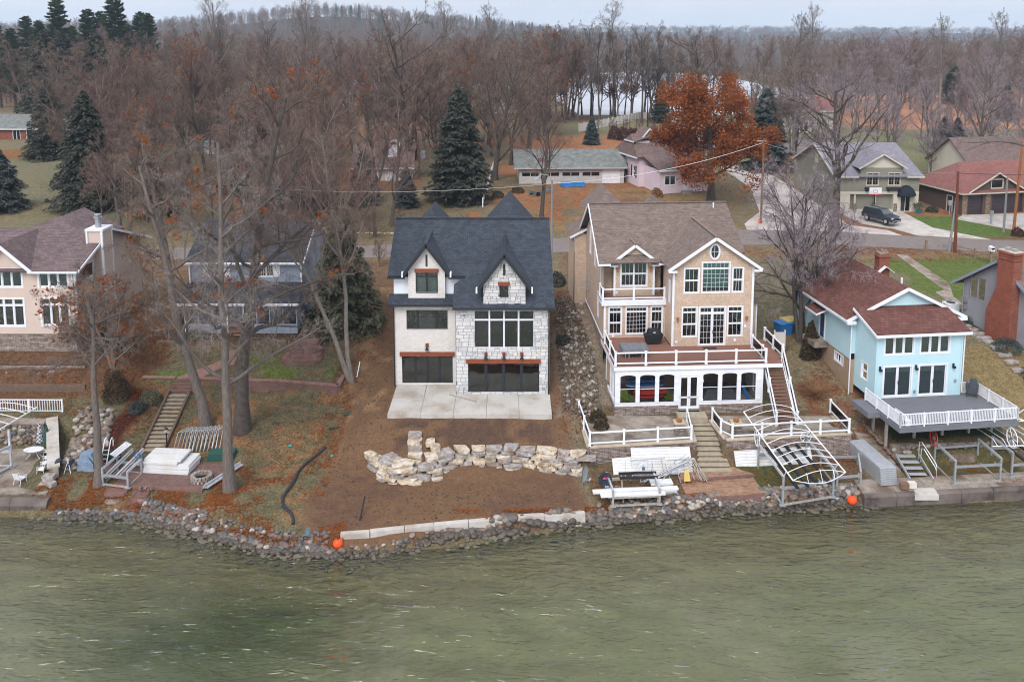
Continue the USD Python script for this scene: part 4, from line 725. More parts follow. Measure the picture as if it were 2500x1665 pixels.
# ------------------------------------------------------------------ blue-grey house behind the trees
B = thing('blue_gray_house', 'blue-grey house with dark roof, white shutters and long screened porch behind big trees', 'house', (-24.6, 77.5, 6.2), world=True)
FB1, FB2 = front(77.5), front(80.0)
part(B, 'upper_wall', wallmesh(FB2, [(-30.0, 10.0), (-19.6, 10.0), (-19.6, 12.3), (-30.0, 12.3)], [(-28.2, 10.75, -26.9, 12.05), (-23.6, 10.75, -22.3, 12.05)], step=.125), 'siding_bluegray')
for u in (-28.2, -23.6):
    win(B, FB2, u, u + 1.3, 10.75, 12.05, cols=(1, 1), grid=(3, 4), gm='glass_dark', trim=.07)
    for s in (u - .62, u + 1.37): part(B, 'shutter', MB().fbox(FB2, s, s + .55, .01, .06, 10.7, 12.1), 'trim_white')
part(B, 'side_wall', wallmesh(rightw(-19.6), [(77.6, 6.3), (91, 6.8), (91, 12.2), (85.5, 14.7), (80, 12.2), (80, 9.9), (77.6, 9)], step=.125), 'siding_bluegray')
RB = lambda y: 12.2 + (y - 79.7) * .475
roofpart(B, 'main_roof', [ups([(-30.4, 79.65, 12.2), (-19.35, 79.65, 12.2), (-19.35, 85.5, RB(85.5)), (-30.4, 85.5, RB(85.5))]), ups([(-30.4, 85.5, RB(85.5)), (-19.35, 85.5, RB(85.5)), (-19.35, 91.4, 12.0), (-30.4, 91.4, 12.0)])], 'roof_black')
roofpart(B, 'porch_roof', [ups([(-30.3, 77.15, 9.05), (-19.35, 77.15, 9.05), (-19.35, 80, 10.2), (-30.3, 80, 10.2)])], 'roof_black')
part(B, 'fascia', MB().box(-30.45, -19.3, 79.5, 79.65, 11.98, 12.16).box(-30.35, -19.3, 77.02, 77.15, 8.82, 9.02).bar((-19.33, 79.6, 12.1), (-19.33, 85.5, RB(85.5) - .08), .08, .24).bar((-19.33, 85.5, RB(85.5) - .08), (-19.33, 91.4, 11.9), .08, .24), 'trim_white')
part(B, 'downspout', MB().box(-30.1, -29.98, 79.8, 79.9, 10.1, 12).box(-19.72, -19.6, 79.85, 79.95, 10.2, 12), 'trim_white')
part(B, 'porch_knee_wall', wallmesh(FB1, [(-29.8, 6.1), (-26, 6.1), (-26, 7.0), (-29.8, 7.0)], step=.125), 'siding_bluegray'); part(B, 'porch_knee_wall', wallmesh(FB1, [(-24.5, 6.1), (-19.6, 6.1), (-19.6, 7.0), (-24.5, 7.0)], step=.125), 'siding_bluegray')
for u in (-29.8, -28.6, -27.3, -26.0, -24.5, -23.3, -22.1, -20.9, -19.66): part(B, 'porch_post', MB().fbox(FB1, u, u + .1, -.1, .02, 6.1, 8.9), 'trim_white' if u in (-26.0, -24.5, -29.8) else 'siding_bluegray')
for u0, u1 in ((-29.7, -26.1), (-24.4, -19.7)): part(B, 'screen_panel', MB().fbox(FB1, u0, u1, -.05, -.045, 7.0, 8.9), 'screen')
part(B, 'porch_floor', MB().box(-29.7, -19.7, 77.6, 80, 5.9, 6.3), 'deck_brown'); part(B, 'porch_back', MB().box(-29.9, -19.7, 79.95, 80.05, 6.3, 9.9), 'siding_bluegray'); part(B, 'porch_door', MB().fbox(front(79.95), -22.6, -21.7, 0, .05, 6.3, 8.4), 'trim_white')
SH = thing('garden_shed', 'small blue-grey shed with white roof edge behind the spruce', 'shed', (-17.1, 88, 6.6), world=True)
part(SH, 'wall', MB().hexa([(-18.6, 88, 6.4), (-16.2, 88, 6.4), (-16.2, 92, 6.4), (-18.6, 92, 6.4), (-18.6, 88, 9.4), (-16.2, 88, 8.9), (-16.2, 92, 8.9), (-18.6, 92, 9.4)]), 'siding_bluegray'); roofpart(SH, 'roof', [ups([(-18.9, 87.8, 10.4), (-17.4, 87.8, 10.0), (-16.0, 87.8, 9.0), (-16.0, 92.2, 9.0), (-17.4, 92.2, 10.0), (-18.9, 92.2, 10.4)][:0] or [(-18.9, 87.8, 10.3), (-16.0, 87.8, 9.0), (-16.0, 92.2, 9.0), (-18.9, 92.2, 10.3)])], 'roof_black')
part(SH, 'fascia', MB().bar((-18.9, 87.78, 10.2), (-16, 87.78, 8.92), .07, .2).bar((-16, 87.78, 8.9), (-16, 92.2, 8.9), .07, .14), 'trim_white')
# ------------------------------------------------------------------ pale blue house
C = thing('pale_blue_house', 'pale blue siding house with rust red roof and two white sliding doors onto its deck', 'house', (28.6, 66.45, 4.72), 6.5)
FC, FM = front(0), front(3.3); LC, LM = leftw(0), leftw(-.35)
cw = [(.72, 3.5, 3.05, 5.05), (3.7, 3.5, 6.05, 5.05)]; cd = [(.75, .05, 3.0, 2.45), (3.7, .05, 5.95, 2.45)]
part(C, 'front_wall', wallmesh(FC, [(0, -.1), (7.2, -.1), (7.2, 5.3), (0, 5.3)], cw + cd, step=.125), 'siding_aqua')
part(C, 'side_wall', wallmesh(LC, [(0, -.2), (3.3, -.2), (3.3, 6.1), (0, 5.25)], [(1.2, .9, 2.1, 2.2)], step=.125), 'siding_aqua'); part(C, 'side_wall', wallmesh(rightw(7.2), [(0, -.2), (3.3, -.2), (3.3, 6.1), (0, 5.25)], step=.125), 'siding_aqua')
for a in cw: win(C, FC, a[0], a[2], a[1], a[3], cols=(1, 1, 1), trim=.12, mul=.12, blind='blind_gray', blind_at=.98)
for a in cd:
    w = win(C, FC, a[0], a[2], a[1], a[3], cols=(1, 1), trim=.14, mul=.08, name='sliding_door', sash=.07, handle=True, blind='blind_blue', blind_at=.98)
win(C, LC, 1.2, 2.1, .9, 2.2, rows=(1, 1), gm='glass_dark')
part(C, 'gable_wall', wallmesh(FM, [(-.35, 2.4), (8.7, 2.4), (8.7, 5.55), (4.15, 7.75), (-.35, 5.55)], step=.125), 'siding_aqua')
part(C, 'main_side_wall', wallmesh(LM, [(3.3, 1.9), (14, 1.9), (14, 5.5), (3.3, 5.5)], [(8.0, 2.0, 8.9, 4.2)], step=.125), 'siding_aqua')
part(C, 'foundation', wallmesh(leftw(-.31), [(3.3, -1.8), (14, 0), (14, 1.9), (3.3, 1.9)], [(4.6, .9, 6.0, 1.6)]).box(-.31, 0, 3.25, 3.3, -1.5, 1.9), 'foundation')
win(C, leftw(-.31), 4.6, 6.0, .9, 1.6, cols=(1, 1, 1), gm='glass_dark')
part(C, 'side_door', MB().fbox(LM, 8.0, 8.9, -.1, -.05, 2.0, 4.2), 'door_blue'); part(C, 'side_door_frame', MB().fbox(LM, 7.85, 8.0, -.05, .06, 1.9, 4.3).fbox(LM, 8.9, 9.05, -.05, .06, 1.9, 4.3).fbox(LM, 7.85, 9.05, -.05, .06, 4.2, 4.35), 'trim_white')
roofpart(C, 'awning', [ups([(-.35, 7.4, 4.95), (-.35, 9.5, 4.95), (-1.45, 9.5, 4.5), (-1.45, 7.4, 4.5)])], 'roof_rust', .1); part(C, 'awning_trim', MB().box(-1.5, -1.42, 7.35, 9.55, 4.33, 4.5).bar((-1.45, 7.36, 4.42), (-.35, 7.36, 4.85), .06, .12), 'trim_white')
part(C, 'stair_slab', MB().box(-1.6, -.4, 7.2, 9.6, 1.5, 1.95), 'concrete_old')
roofpart(C, 'main_roof', [ups([(4.15, 2.9, 7.95), (4.15, 13.2, 7.95), (-1.0, 14.4, 5.4), (-1.0, 2.9, 5.4)]), ups([(4.15, 2.9, 7.95), (4.15, 13.2, 7.95), (9.3, 14.4, 5.4), (9.3, 2.9, 5.4)]), ups([(4.15, 13.2, 7.95), (-1.0, 14.4, 5.4), (9.3, 14.4, 5.4)])], 'roof_rust')
roofpart(C, 'shed_roof', [ups([(-.3, -.4, 5.3), (7.6, -.4, 5.3), (7.6, 3.3, 6.35), (-.3, 3.3, 6.35)])], 'roof_rust')
part(C, 'fascia', MB().bar((4.15, 2.86, 7.82), (-1.05, 2.86, 5.26), .08, .26).bar((4.15, 2.86, 7.82), (9.35, 2.86, 5.26), .08, .26).bar((-1.03, 2.86, 5.27), (-1.03, 14.4, 5.27), .08, .2).box(-.35, 7.65, -.52, -.4, 5.02, 5.22).bar((-.32, -.4, 5.18), (-.32, 3.3, 6.22), .08, .2).box(-1.05, -.3, 2.7, 3.0, 5.05, 5.3).box(8.5, 9.35, 2.7, 3.0, 5.05, 5.3), 'trim_white')
[part(C, 'corner_board', MB().box(a - .07, a + .07, -.05, .03, -.1, 5.1), 'siding_aqua') for a in (.04, 7.16)]; part(C, 'downspout', MB().tube([(-.9, 3.0, 5.2), (-.5, 3.1, 4.9), (-.45, 3.15, 4.8), (-.45, 3.15, -1)], .055, 6).tube([(7.3, -.1, 5.0), (7.3, -.1, .2)], .05, 6), 'trim_white')
for u in (.35, 3.35, 6.5): part(C, 'wall_lamp', MB().fbox(FC, u - .07, u + .07, .02, .1, 2.3, 2.55).fbox(FC, u - .1, u + .1, .06, .28, 2.2, 2.36), 'black_metal')
part(C, 'chimney', MB().box(5.3, 6.3, 9.6, 10.4, 6.5, 9.0).box(5.22, 6.38, 9.52, 10.48, 8.7, 8.85), 'brick_red'); part(C, 'chimney_cap', MB().box(5.3, 6.3, 9.6, 10.4, 9.0, 9.1).cyl((5.7, 10), .12, 9.1, 9.35, 8).cyl((6.05, 10), .1, 9.1, 9.3, 8), 'concrete_old')
part(C, 'chimney_cricket', MB().slab(ups([(5.1, 9.2, 7.4), (5.8, 9.2, 7.95), (5.8, 9.6, 7.95), (5.1, 9.6, 7.4)]), .05).slab(ups([(5.8, 9.2, 7.95), (6.6, 9.2, 7.4), (6.6, 9.6, 7.4), (5.8, 9.6, 7.95)]), .05), 'trim_white')
part(C, 'roof_vent', MB().cyl((5.6, 6.4), .09, 7.0, 7.75, 8), 'trim_white')
for a, b in ((6.75, 1.1), (3.35, .35)): part(C, 'outlet', MB().fbox(FC, a - .1, a + .1, .02, .07, b - .12, b + .12), 'galv')
floors(C, .1, 7.1, .2, 3.2, (0.0, 3.0), None); part(C, 'inner_wall', MB().box(.1, 7.1, 3.1, 3.2, 0, 5.6), 'interior')
DK = thing('gray_deck', 'raised grey plank deck with white baluster railing before the pale blue house', 'deck', (28.45, 61.4, 4.6), 7.6)
for i in range(36): part(DK, 'deck_board', MB().box(0, 9.5, i * .142, i * .142 + .136, -.05, .0), 'deck_gray')
part(DK, 'rim_board', MB().box(-.04, 9.54, -.06, 0, -.42, -.05).box(-.04, 0, 0, 5.1, -.42, -.05).box(9.5, 9.54, 0, 5.1, -.42, -.05).box(-1.0, -.04, 2.6, 5.1, -.42, -.05).box(-1, -.04, 2.6, 5.1, -.05, 0), 'deck_gray')
for x in (.4, 2.7, 5.0, 7.2, 9.1):
    for y in (2.35, 4.2): part(DK, 'support_post', MB().box(x - .09, x + .09, y - .09, y + .09, -2.6, -.3), 'galv_old')
def picket_rail(t, pts, z, h=.95, sp=.125, posts=1.9, m='vinyl_white', top=.07):
    for p, q in zip(pts[:-1], pts[1:]):
        p, q = np.array(p, float), np.array(q, float); l = np.linalg.norm(q - p); n = max(1, round(l / posts))
        for i in range(n + 1):
            c = p + (q - p) * i / n
            part(t, 'post', MB().box(c[0] - .055, c[0] + .055, c[1] - .055, c[1] + .055, z - .05, z + h + .06), m)
        part(t, 'rail', MB().bar((*p, z + h), (*q, z + h), top, .06), m); part(t, 'rail', MB().bar((*p, z + .12), (*q, z + .12), .05, .05), m)
        k = int(l / sp)
        for i in range(1, k):
            c = p + (q - p) * i / k; part(t, 'baluster', MB().box(c[0] - .02, c[0] + .02, c[1] - .02, c[1] + .02, z + .12, z + h), m)
picket_rail(DK, [(.05, 4.9), (.05, .05), (9.45, .05), (9.45, 5.0), (7.9, 5.0)], 0)
# ------------------------------------------------------------------ grey house with the tall brick chimney
E_ = thing('gray_house', 'grey board-sided house with a tall red brick chimney at the right edge', 'house', (44.45, 77.9, 5.6), 19)
LE = leftw(0); RG = lambda y: 7.3 - abs(y) * .68
part(E_, 'side_wall', wallmesh(LE, [(-6, -1), (4.0, .6), (4.0, 4.3), (0, 7.1), (-6, 3.1)], [(1.55, 2.9, 3.3, 5.0)], step=.19, lap=.02), 'siding_gray')
win(E_, LE, 1.55, 3.3, 2.9, 5.0, cols=(1, 1), trim=.1, fm='siding_gray', gm='glass', blind='curtain')
part(E_, 'front_wall', wallmesh(front(-6), [(0, -1), (9, -1), (9, 3.2), (0, 3.2)], step=.19), 'siding_gray'); part(E_, 'rear_wall', wallmesh(back(4.0), [(0, .5), (9, .5), (9, 4.3), (0, 4.3)], step=.19), 'siding_gray')
roofpart(E_, 'main_roof', [ups([(-.5, 0, 7.35), (9, 0, 7.35), (9, 5.0, 7.35 - 3.4), (-.5, 5.0, 7.35 - 3.4)]), ups([(-.5, 0, 7.35), (9, 0, 7.35), (9, -7.0, 7.35 - 4.76), (-.5, -7.0, 7.35 - 4.76)])], 'roof_brown', .16)
part(E_, 'fascia', MB().bar((-.52, 0, 7.2), (-.52, 5.05, 3.77), .08, .24).bar((-.52, 0, 7.2), (-.52, -7, 2.44), .08, .24).bar((-.5, 5.05, 3.78), (9, 5.05, 3.78), .1, .16), 'siding_bluegray')
ch = MB().hexa([(-.95, -2.1, -1), (0.05, -2.1, -1), (0.05, .5, 0), (-.95, .5, 0), (-.95, -2.1, 2.6), (0.05, -2.1, 2.6), (0.05, .5, 2.6), (-.95, .5, 2.6)])
ch.hexa([(-.95, -2.1, 2.6), (0.05, -2.1, 2.6), (0.05, .5, 2.6), (-.95, .5, 2.6), (-.95, -2.1, 5.0), (0.05, -2.1, 5.0), (0.05, -.45, 5.0), (-.95, -.45, 5.0)]).box(-.95, .05, -2.1, -.45, 5.0, 8.4)
ch.box(-1.02, .12, -2.17, -.38, 7.7, 7.82).box(-1.0, .1, -2.15, -.4, 7.95, 8.05).box(-1.05, .15, -2.2, -.35, 8.2, 8.4)
part(E_, 'chimney', ch, 'brick_red'); part(E_, 'chimney_cap', MB().box(-1.0, .1, -2.15, -.4, 8.4, 8.48), 'concrete')
for y in (-1.65, -.95): part(E_, 'chimney_pot', MB().box(-.62, -.22, y - .2, y + .2, 8.48, 8.7), 'galv_old')
part(E_, 'downspout', MB().tube([(-.1, 3.9, 4.0), (-.1, 3.9, .4)], .05, 6), 'siding_gray')
for z, s in ((2.3, .3), (1.6, .22)): part(E_, 'meter_box', MB().fbox(LE, 3.55 - s / 2, 3.55 + s / 2, .02, .22, z, z + s * 1.8), 'galv')
floors(E_, .2, 8.8, -5.8, 3.9, (1.5,), None); part(E_, 'inner_wall', MB().box(3.0, 3.1, -5.8, 3.9, 1.5, 4.2), 'interior')
# ------------------------------------------------------------------ across the road
Gg = thing('five_door_garage', 'long low old garage with green-grey roof, four peeling doors and one white', 'garage', (1.2, 143.6, 8.4), 2.2)
gh = [(.35 + i * 3.35, .05, 3.35 + i * 3.35, 2.45) for i in range(5)]
part(Gg, 'front_wall', wallmesh(front(0), [(0, -.3), (17.4, -.3), (17.4, 2.95), (0, 2.95)], gh), 'old_white'); part(Gg, 'side_wall', wallmesh(leftw(0), [(0, -.3), (8, -.2), (8, 2.9), (4, 5.2), (0, 2.9)]), 'old_white'); part(Gg, 'side_wall', wallmesh(rightw(17.4), [(0, -.3), (8, -.2), (8, 2.9), (4, 5.2), (0, 2.9)]), 'old_white'); part(Gg, 'rear_wall', wallmesh(back(8), [(0, -.3), (17.4, -.3), (17.4, 2.95), (0, 2.95)]), 'old_white')
for i, a in enumerate(gh):
    m = MB()
    if i == 4:
        for k in range(4): m.fbox(front(0), a[0], a[2], -.12, -.08, a[1] + k * .6, a[1] + k * .6 + .58)
        part(Gg, 'garage_door', m, 'plastic_white', label='clean white garage door')
    else:
        m.fbox(front(0), a[0], a[2], -.12, -.08, .05, 1.35).fbox(front(0), a[0], a[2], -.12, -.08, 1.95, 2.45).fbox(front(0), a[0], a[0] + .12, -.12, -.06, 1.35, 1.95).fbox(front(0), a[2] - .12, a[2], -.12, -.06, 1.35, 1.95).fbox(front(0), a[0] + 1.44, a[0] + 1.56, -.12, -.06, 1.35, 1.95).fbox(front(0), a[0], a[2], -.08, -.06, .6, .66)
        d = part(Gg, 'garage_door', m, 'old_white')
        for k in (0, 1): part(d, 'pane', MB().fbox(front(0), a[0] + .12 + 1.44 * k, a[0] + 1.44 + 1.44 * k, -.14, -.13, 1.35, 1.95), 'glass_dark')
part(Gg, 'inner_wall', MB().box(.2, 17.2, 3.0, 3.1, 0, 2.8), 'interior_dark')
roofpart(Gg, 'roof', [ups([(-.9, -.5, 2.85), (17.9, -.5, 2.85), (17.7, 4, 5.35), (-.9, 4, 5.35)]), ups([(-.9, 4, 5.35), (17.7, 4, 5.35), (17.7, 8.5, 2.85), (-.9, 8.5, 2.85)])], 'roof_green'); part(Gg, 'fascia', MB().box(-.9, 17.9, -.6, -.5, 2.62, 2.82), 'old_white'); part(Gg, 'roof_patch', MB().slab(ups([(3.3, .9, 3.66), (4.3, .9, 3.66), (4.3, 1.7, 4.1), (3.3, 1.7, 4.1)]), .04), 'roof_rust')
K = thing('pink_house', 'pale pink farmhouse with brown roof half hidden by the orange oak', 'house', (23.2, 135.9, 8.4), 17)
part(K, 'front_wall', wallmesh(front(0), [(0, -.2), (8.6, -.2), (8.6, 3.6), (0, 3.6)], [(.8, 1.2, 2.6, 2.6), (6.2, 1.2, 8.0, 2.6), (3.9, .3, 4.9, 2.5)], step=.14), 'siding_pink')
for a in ((.8, 2.6), (6.2, 8.0)): win(K, front(0), a[0], a[1], 1.2, 2.6, cols=(1, 1), gm='glass_dark')
part(K, 'porch_door', MB().fbox(front(0), 3.9, 4.9, -.1, -.05, .3, 2.5), 'trim_white')
part(K, 'side_wall', wallmesh(leftw(0), [(0, -.2), (6, -.2), (6, 3.6), (0, 3.6)], step=.14), 'siding_pink')
part(K, 'main_wall', wallmesh(leftw(-.9), [(6, -.2), (14.5, 0), (14.5, 5.0), (6, 5.0)], [(7.3, 1.4, 8.3, 3.2), (10.8, 1.4, 11.8, 3.2)], step=.14).box(-.9, 9, 6.0, 6.1, -.2, 5.0), 'siding_pink')
for a in (7.3, 10.8):
    win(K, leftw(-.9), a, a + 1.0, 1.4, 3.2, rows=(1, 1), gm='glass_dark', trim=.08)
    for s in (a - .55, a + 1.1): part(K, 'shutter', MB().fbox(leftw(-.9), s, s + .45, .02, .06, 1.3, 3.3), 'door_brown')
roofpart(K, 'main_roof', [ups([(-1.5, 5.4, 4.9), (9.5, 5.4, 4.9), (9.0, 10.2, 8.2), (-.5, 10.2, 8.2)]), ups([(-1.5, 15, 4.9), (9.5, 15, 4.9), (9.0, 10.2, 8.2), (-.5, 10.2, 8.2)]), ups([(-1.5, 5.4, 4.9), (-1.5, 15, 4.9), (-.5, 10.2, 8.2)])], 'roof_brown')
part(K, 'gable_wall', wallmesh(front(9.0), [(-.3, 6.2), (4.7, 6.2), (2.2, 9.0)]), 'siding_cream'); roofpart(K, 'gable_roof', [ups([(2.2, 8.6, 9.2), (2.2, 12, 9.2), (-.6, 12, 6.1), (-.6, 8.6, 6.1)]), ups([(2.2, 8.6, 9.2), (2.2, 12, 9.2), (5, 12, 6.1), (5, 8.6, 6.1)])], 'roof_brown')
part(K, 'dormer_wall', wallmesh(leftw(-.55), [(8.2, 5.6), (11.2, 5.6), (11.2, 7.2), (8.2, 7.2)], [(9.2, 5.9, 10.1, 7.0)], step=.14).box(-.5, 2.0, 8.2, 8.3, 5.6, 7.2), 'siding_pink'); win(K, leftw(-.55), 9.2, 10.1, 5.9, 7.0, rows=(1, 1), gm='glass_dark', trim=.08); roofpart(K, 'dormer_roof', [ups([(-1.0, 7.8, 7.2), (3, 7.8, 8.3), (3, 11.6, 8.3), (-1.0, 11.6, 7.2)])], 'roof_brown')
roofpart(K, 'porch_roof', [ups([(-.4, -.5, 3.6), (9, -.5, 3.6), (9, 6.2, 5.3), (-.4, 6.2, 5.3)])], 'roof_brown'); part(K, 'fascia', MB().box(-.45, 9.05, -.6, -.5, 3.38, 3.6).bar((-1.55, 5.4, 4.8), (-1.55, 15, 4.8), .1, .2).bar((-.62, 8.56, 6.0), (2.2, 8.56, 9.1), .08, .22).bar((5.02, 8.56, 6.0), (2.2, 8.56, 9.1), .08, .22).bar((-1.05, 7.8, 7.1), (-1.05, 11.6, 7.1), .08, .18), 'trim_white')
for i in range(3): part(K, 'step', MB().box(3.4, 5.4, -.4 - .35 * (i + 1), -.4 - .35 * i, -.3, .2 - .17 * i), 'concrete_old')
S = thing('green_gray_house', 'green-grey and cream two-storey house with a black dome awning over its door', 'house', (46.4, 124.1, 7.8), 0)
fz = front(0)
part(S, 'lower_wall', wallmesh(fz, [(0, -.2), (11.8, -.2), (11.8, 2.9), (0, 2.9)], [(9.3, .1, 10.6, 2.5), (2.0, .3, 8.2, 2.55)], .6, step=.2), 'siding_cream'); part(S, 'upper_wall', wallmesh(fz, [(0, 2.9), (11.8, 2.9), (11.8, 5.35), (9.4, 5.35), (9.4, 6.4), (3.3, 6.4), (3.3, 5.35), (0, 5.35)], [(4.3, 3.9, 5.9, 5.6), (8.2, 3.9, 9.8, 5.6)][:1] + [(7.4, 3.9, 9.0, 5.6)], step=.16), 'siding_olive')
part(S, 'gable_wall', wallmesh(front(-.02), [(3.3, 6.4), (9.4, 6.4), (6.35, 8.2)], step=.2), 'siding_cream')
part(S, 'side_wall', wallmesh(leftw(0), [(0, -.2), (18, 0), (18, 5.3), (9, 8.7), (0, 5.3)], [(8.0, 6.0, 9.2, 7.2), (5.0, 2.6, 6.0, 4.4)], step=.16), 'siding_olive'); part(S, 'side_wall', wallmesh(rightw(11.8), [(0, -.2), (18, 0), (18, 5.3), (9, 8.7), (0, 5.3)], step=.16), 'siding_olive')
for a in (4.3, 7.4):
    win(S, fz, a, a + 1.6, 3.9, 5.6, cols=(1, 1), grid=(2, 3), gm='glass_dark', fm='siding_cream', blind='blind_gray', blind_at=.95)
    part(S, 'window_box', MB().fbox(fz, a - .3, a + 1.9, .02, .5, 3.3, 3.6).fbox(fz, a - .1, a + .1, .02, .3, 3.0, 3.3).fbox(fz, a + 1.5, a + 1.7, .02, .3, 3.0, 3.3), 'black_trim')
win(S, leftw(0), 8.0, 9.2, 6.0, 7.2, cols=(1, 1), gm='glass_dark', fm='siding_cream'); win(S, leftw(0), 5.0, 6.0, 2.6, 4.4, rows=(1, 1), gm='glass_dark', fm='siding_cream')
part(S, 'entry_door', MB().fbox(fz, 9.3, 9.95, -.2, -.12, .1, 2.5), 'door_brown'); part(S, 'entry_pane', MB().fbox(fz, 10.0, 10.6, -.2, -.15, .1, 2.5), 'glass_dark'); part(S, 'entry_bar', MB().fbox(fz, 9.93, 10.0, -.2, -.08, .1, 2.5), 'trim_white')
m = MB(); k = 9; us = np.linspace(0, math.pi, k); vs = np.linspace(0, math.pi / 2, 6)
pts = np.array([[(9.95 + 1.25 * math.cos(a), -1.1 * math.sin(b) * math.sin(a) ** .4 - .02, 2.45 + 1.45 * math.sin(a) * math.cos(b)) for a in us] for b in vs])
ii = np.arange(6 * k).reshape(6, k); m.add(pts.reshape(-1, 3), np.stack([ii[:-1, :-1], ii[:-1, 1:], ii[1:, 1:], ii[1:, :-1]], -1).reshape(-1, 4)); m.box(8.72, 11.18, -.1, 0, 2.2, 2.48)
part(S, 'dome_awning', m, 'awning_black')
for i in range(3): part(S, 'porch_column', MB().box(2.6 + i * 2.9, 2.85 + i * 2.9, .05, .3, 1.2, 2.6), 'siding_cream'); part(S, 'column_base', MB().box(2.45 + i * 2.9, 3.0 + i * 2.9, -.02, .4, -.1, 1.2), 'ledgestone')
part(S, 'belt_board', MB().fbox(fz, 0, 11.8, .02, .08, 2.6, 2.95), 'siding_cream'); part(S, 'porch_back', MB().box(2.0, 8.2, .55, .6, .2, 2.6), 'siding_olive')
roofpart(S, 'main_roof', [ups([(-.5, -.5, 5.2), (12.3, -.5, 5.2), (12.0, 9, 8.9), (-.5, 9, 8.9)]), ups([(-.5, 9, 8.9), (12, 9, 8.9), (12.3, 18.5, 5.2), (-.5, 18.5, 5.2)])], 'roof_grayblue')
roofpart(S, 'gable_roof', [ups([(6.35, -.5, 8.45), (6.35, 8.0, 8.45), (2.9, 2.7, 6.4), (2.9, -.5, 6.4)]), ups([(6.35, -.5, 8.45), (6.35, 8.0, 8.45), (9.8, 2.7, 6.4), (9.8, -.5, 6.4)])], 'roof_grayblue')
part(S, 'fascia', MB().bar((-.52, -.5, 5.1), (-.52, 9, 8.8), .08, .22).bar((-.52, 9, 8.8), (-.52, 18.5, 5.1), .08, .22).bar((2.9, -.52, 6.3), (6.35, -.52, 8.35), .08, .2).bar((9.8, -.52, 6.3), (6.35, -.52, 8.35), .08, .2).box(9.8, 12.3, -.58, -.5, 5.02, 5.2).box(-.5, 2.9, -.58, -.5, 5.02, 5.2), 'siding_cream')
Bg = thing('brown_garage', 'brown garage with red roof, stone piers and dark double doors', 'garage', (63.4, 122, 7.75), 12)
bz = front(0)
part(Bg, 'front_wall', wallmesh(bz, [(0, -.2), (14, -.2), (14, 3.2), (0, 3.2)], [(.95, .05, 3.35, 2.75), (4.9, .05, 9.9, 2.75)], .25, step=.16), 'siding_brown')
for a, b in ((.95, 3.35), (4.9, 9.9)):
    m = MB()
    for k in range(5): m.fbox(bz, a, b, -.25, -.2, .05 + k * .54, .05 + k * .54 + .52)
    part(Bg, 'garage_door', m, 'door_brown')
for a in (0, 3.75, 10.1): part(Bg, 'stone_pier', MB().fbox(bz, a, a + .75, .01, .12, -.1, 2.9), 'pier_stone')
part(Bg, 'side_wall', wallmesh(leftw(0), [(0, -.2), (10, -.2), (10, 3.2), (0, 3.2)], [(2.0, .1, 3.0, 2.3)], step=.16), 'siding_brown'); part(Bg, 'side_door', MB().fbox(leftw(0), 2.0, 3.0, -.1, -.05, .1, 2.3), 'door_brown'); part(Bg, 'side_door_frame', MB().fbox(leftw(0), 1.85, 2.0, 0, .05, .1, 2.45).fbox(leftw(0), 3.0, 3.15, 0, .05, .1, 2.45).fbox(leftw(0), 2.0, 3.0, 0, .05, 2.3, 2.45), 'siding_cream')
part(Bg, 'gable_wall', wallmesh(front(-.03), [(1.0, 3.25), (9.8, 3.25), (5.4, 5.7)], [(4.6, 3.7, 6.4, 4.9)], step=.16), 'siding_brown'); win(Bg, front(-.03), 4.6, 6.4, 3.7, 4.9, gm='glass_dark', fm='siding_cream')
roofpart(Bg, 'main_roof', [ups([(-.5, -.5, 3.2), (15, -.5, 3.2), (15, 5.5, 6.7), (3.5, 5.5, 6.7)]), ups([(-.5, 11, 3.2), (15, 11, 3.2), (15, 5.5, 6.7), (3.5, 5.5, 6.7)]), ups([(-.5, -.5, 3.2), (-.5, 11, 3.2), (3.5, 5.5, 6.7)])], 'roof_red')
roofpart(Bg, 'gable_roof', [ups([(5.4, -.5, 6.0), (5.4, 4.6, 6.0), (.6, -.3, 3.3), (.6, -.5, 3.3)]), ups([(5.4, -.5, 6.0), (5.4, 4.6, 6.0), (10.2, -.3, 3.3), (10.2, -.5, 3.3)])], 'roof_red')
part(Bg, 'fascia', MB().bar((.6, -.52, 3.18), (5.4, -.52, 5.88), .08, .2).bar((10.2, -.52, 3.18), (5.4, -.52, 5.88), .08, .2).box(-.5, 15, -.6, -.5, 3.0, 3.16).bar((-.55, -.5, 3.1), (-.55, 11, 3.1), .08, .18), 'siding_cream')
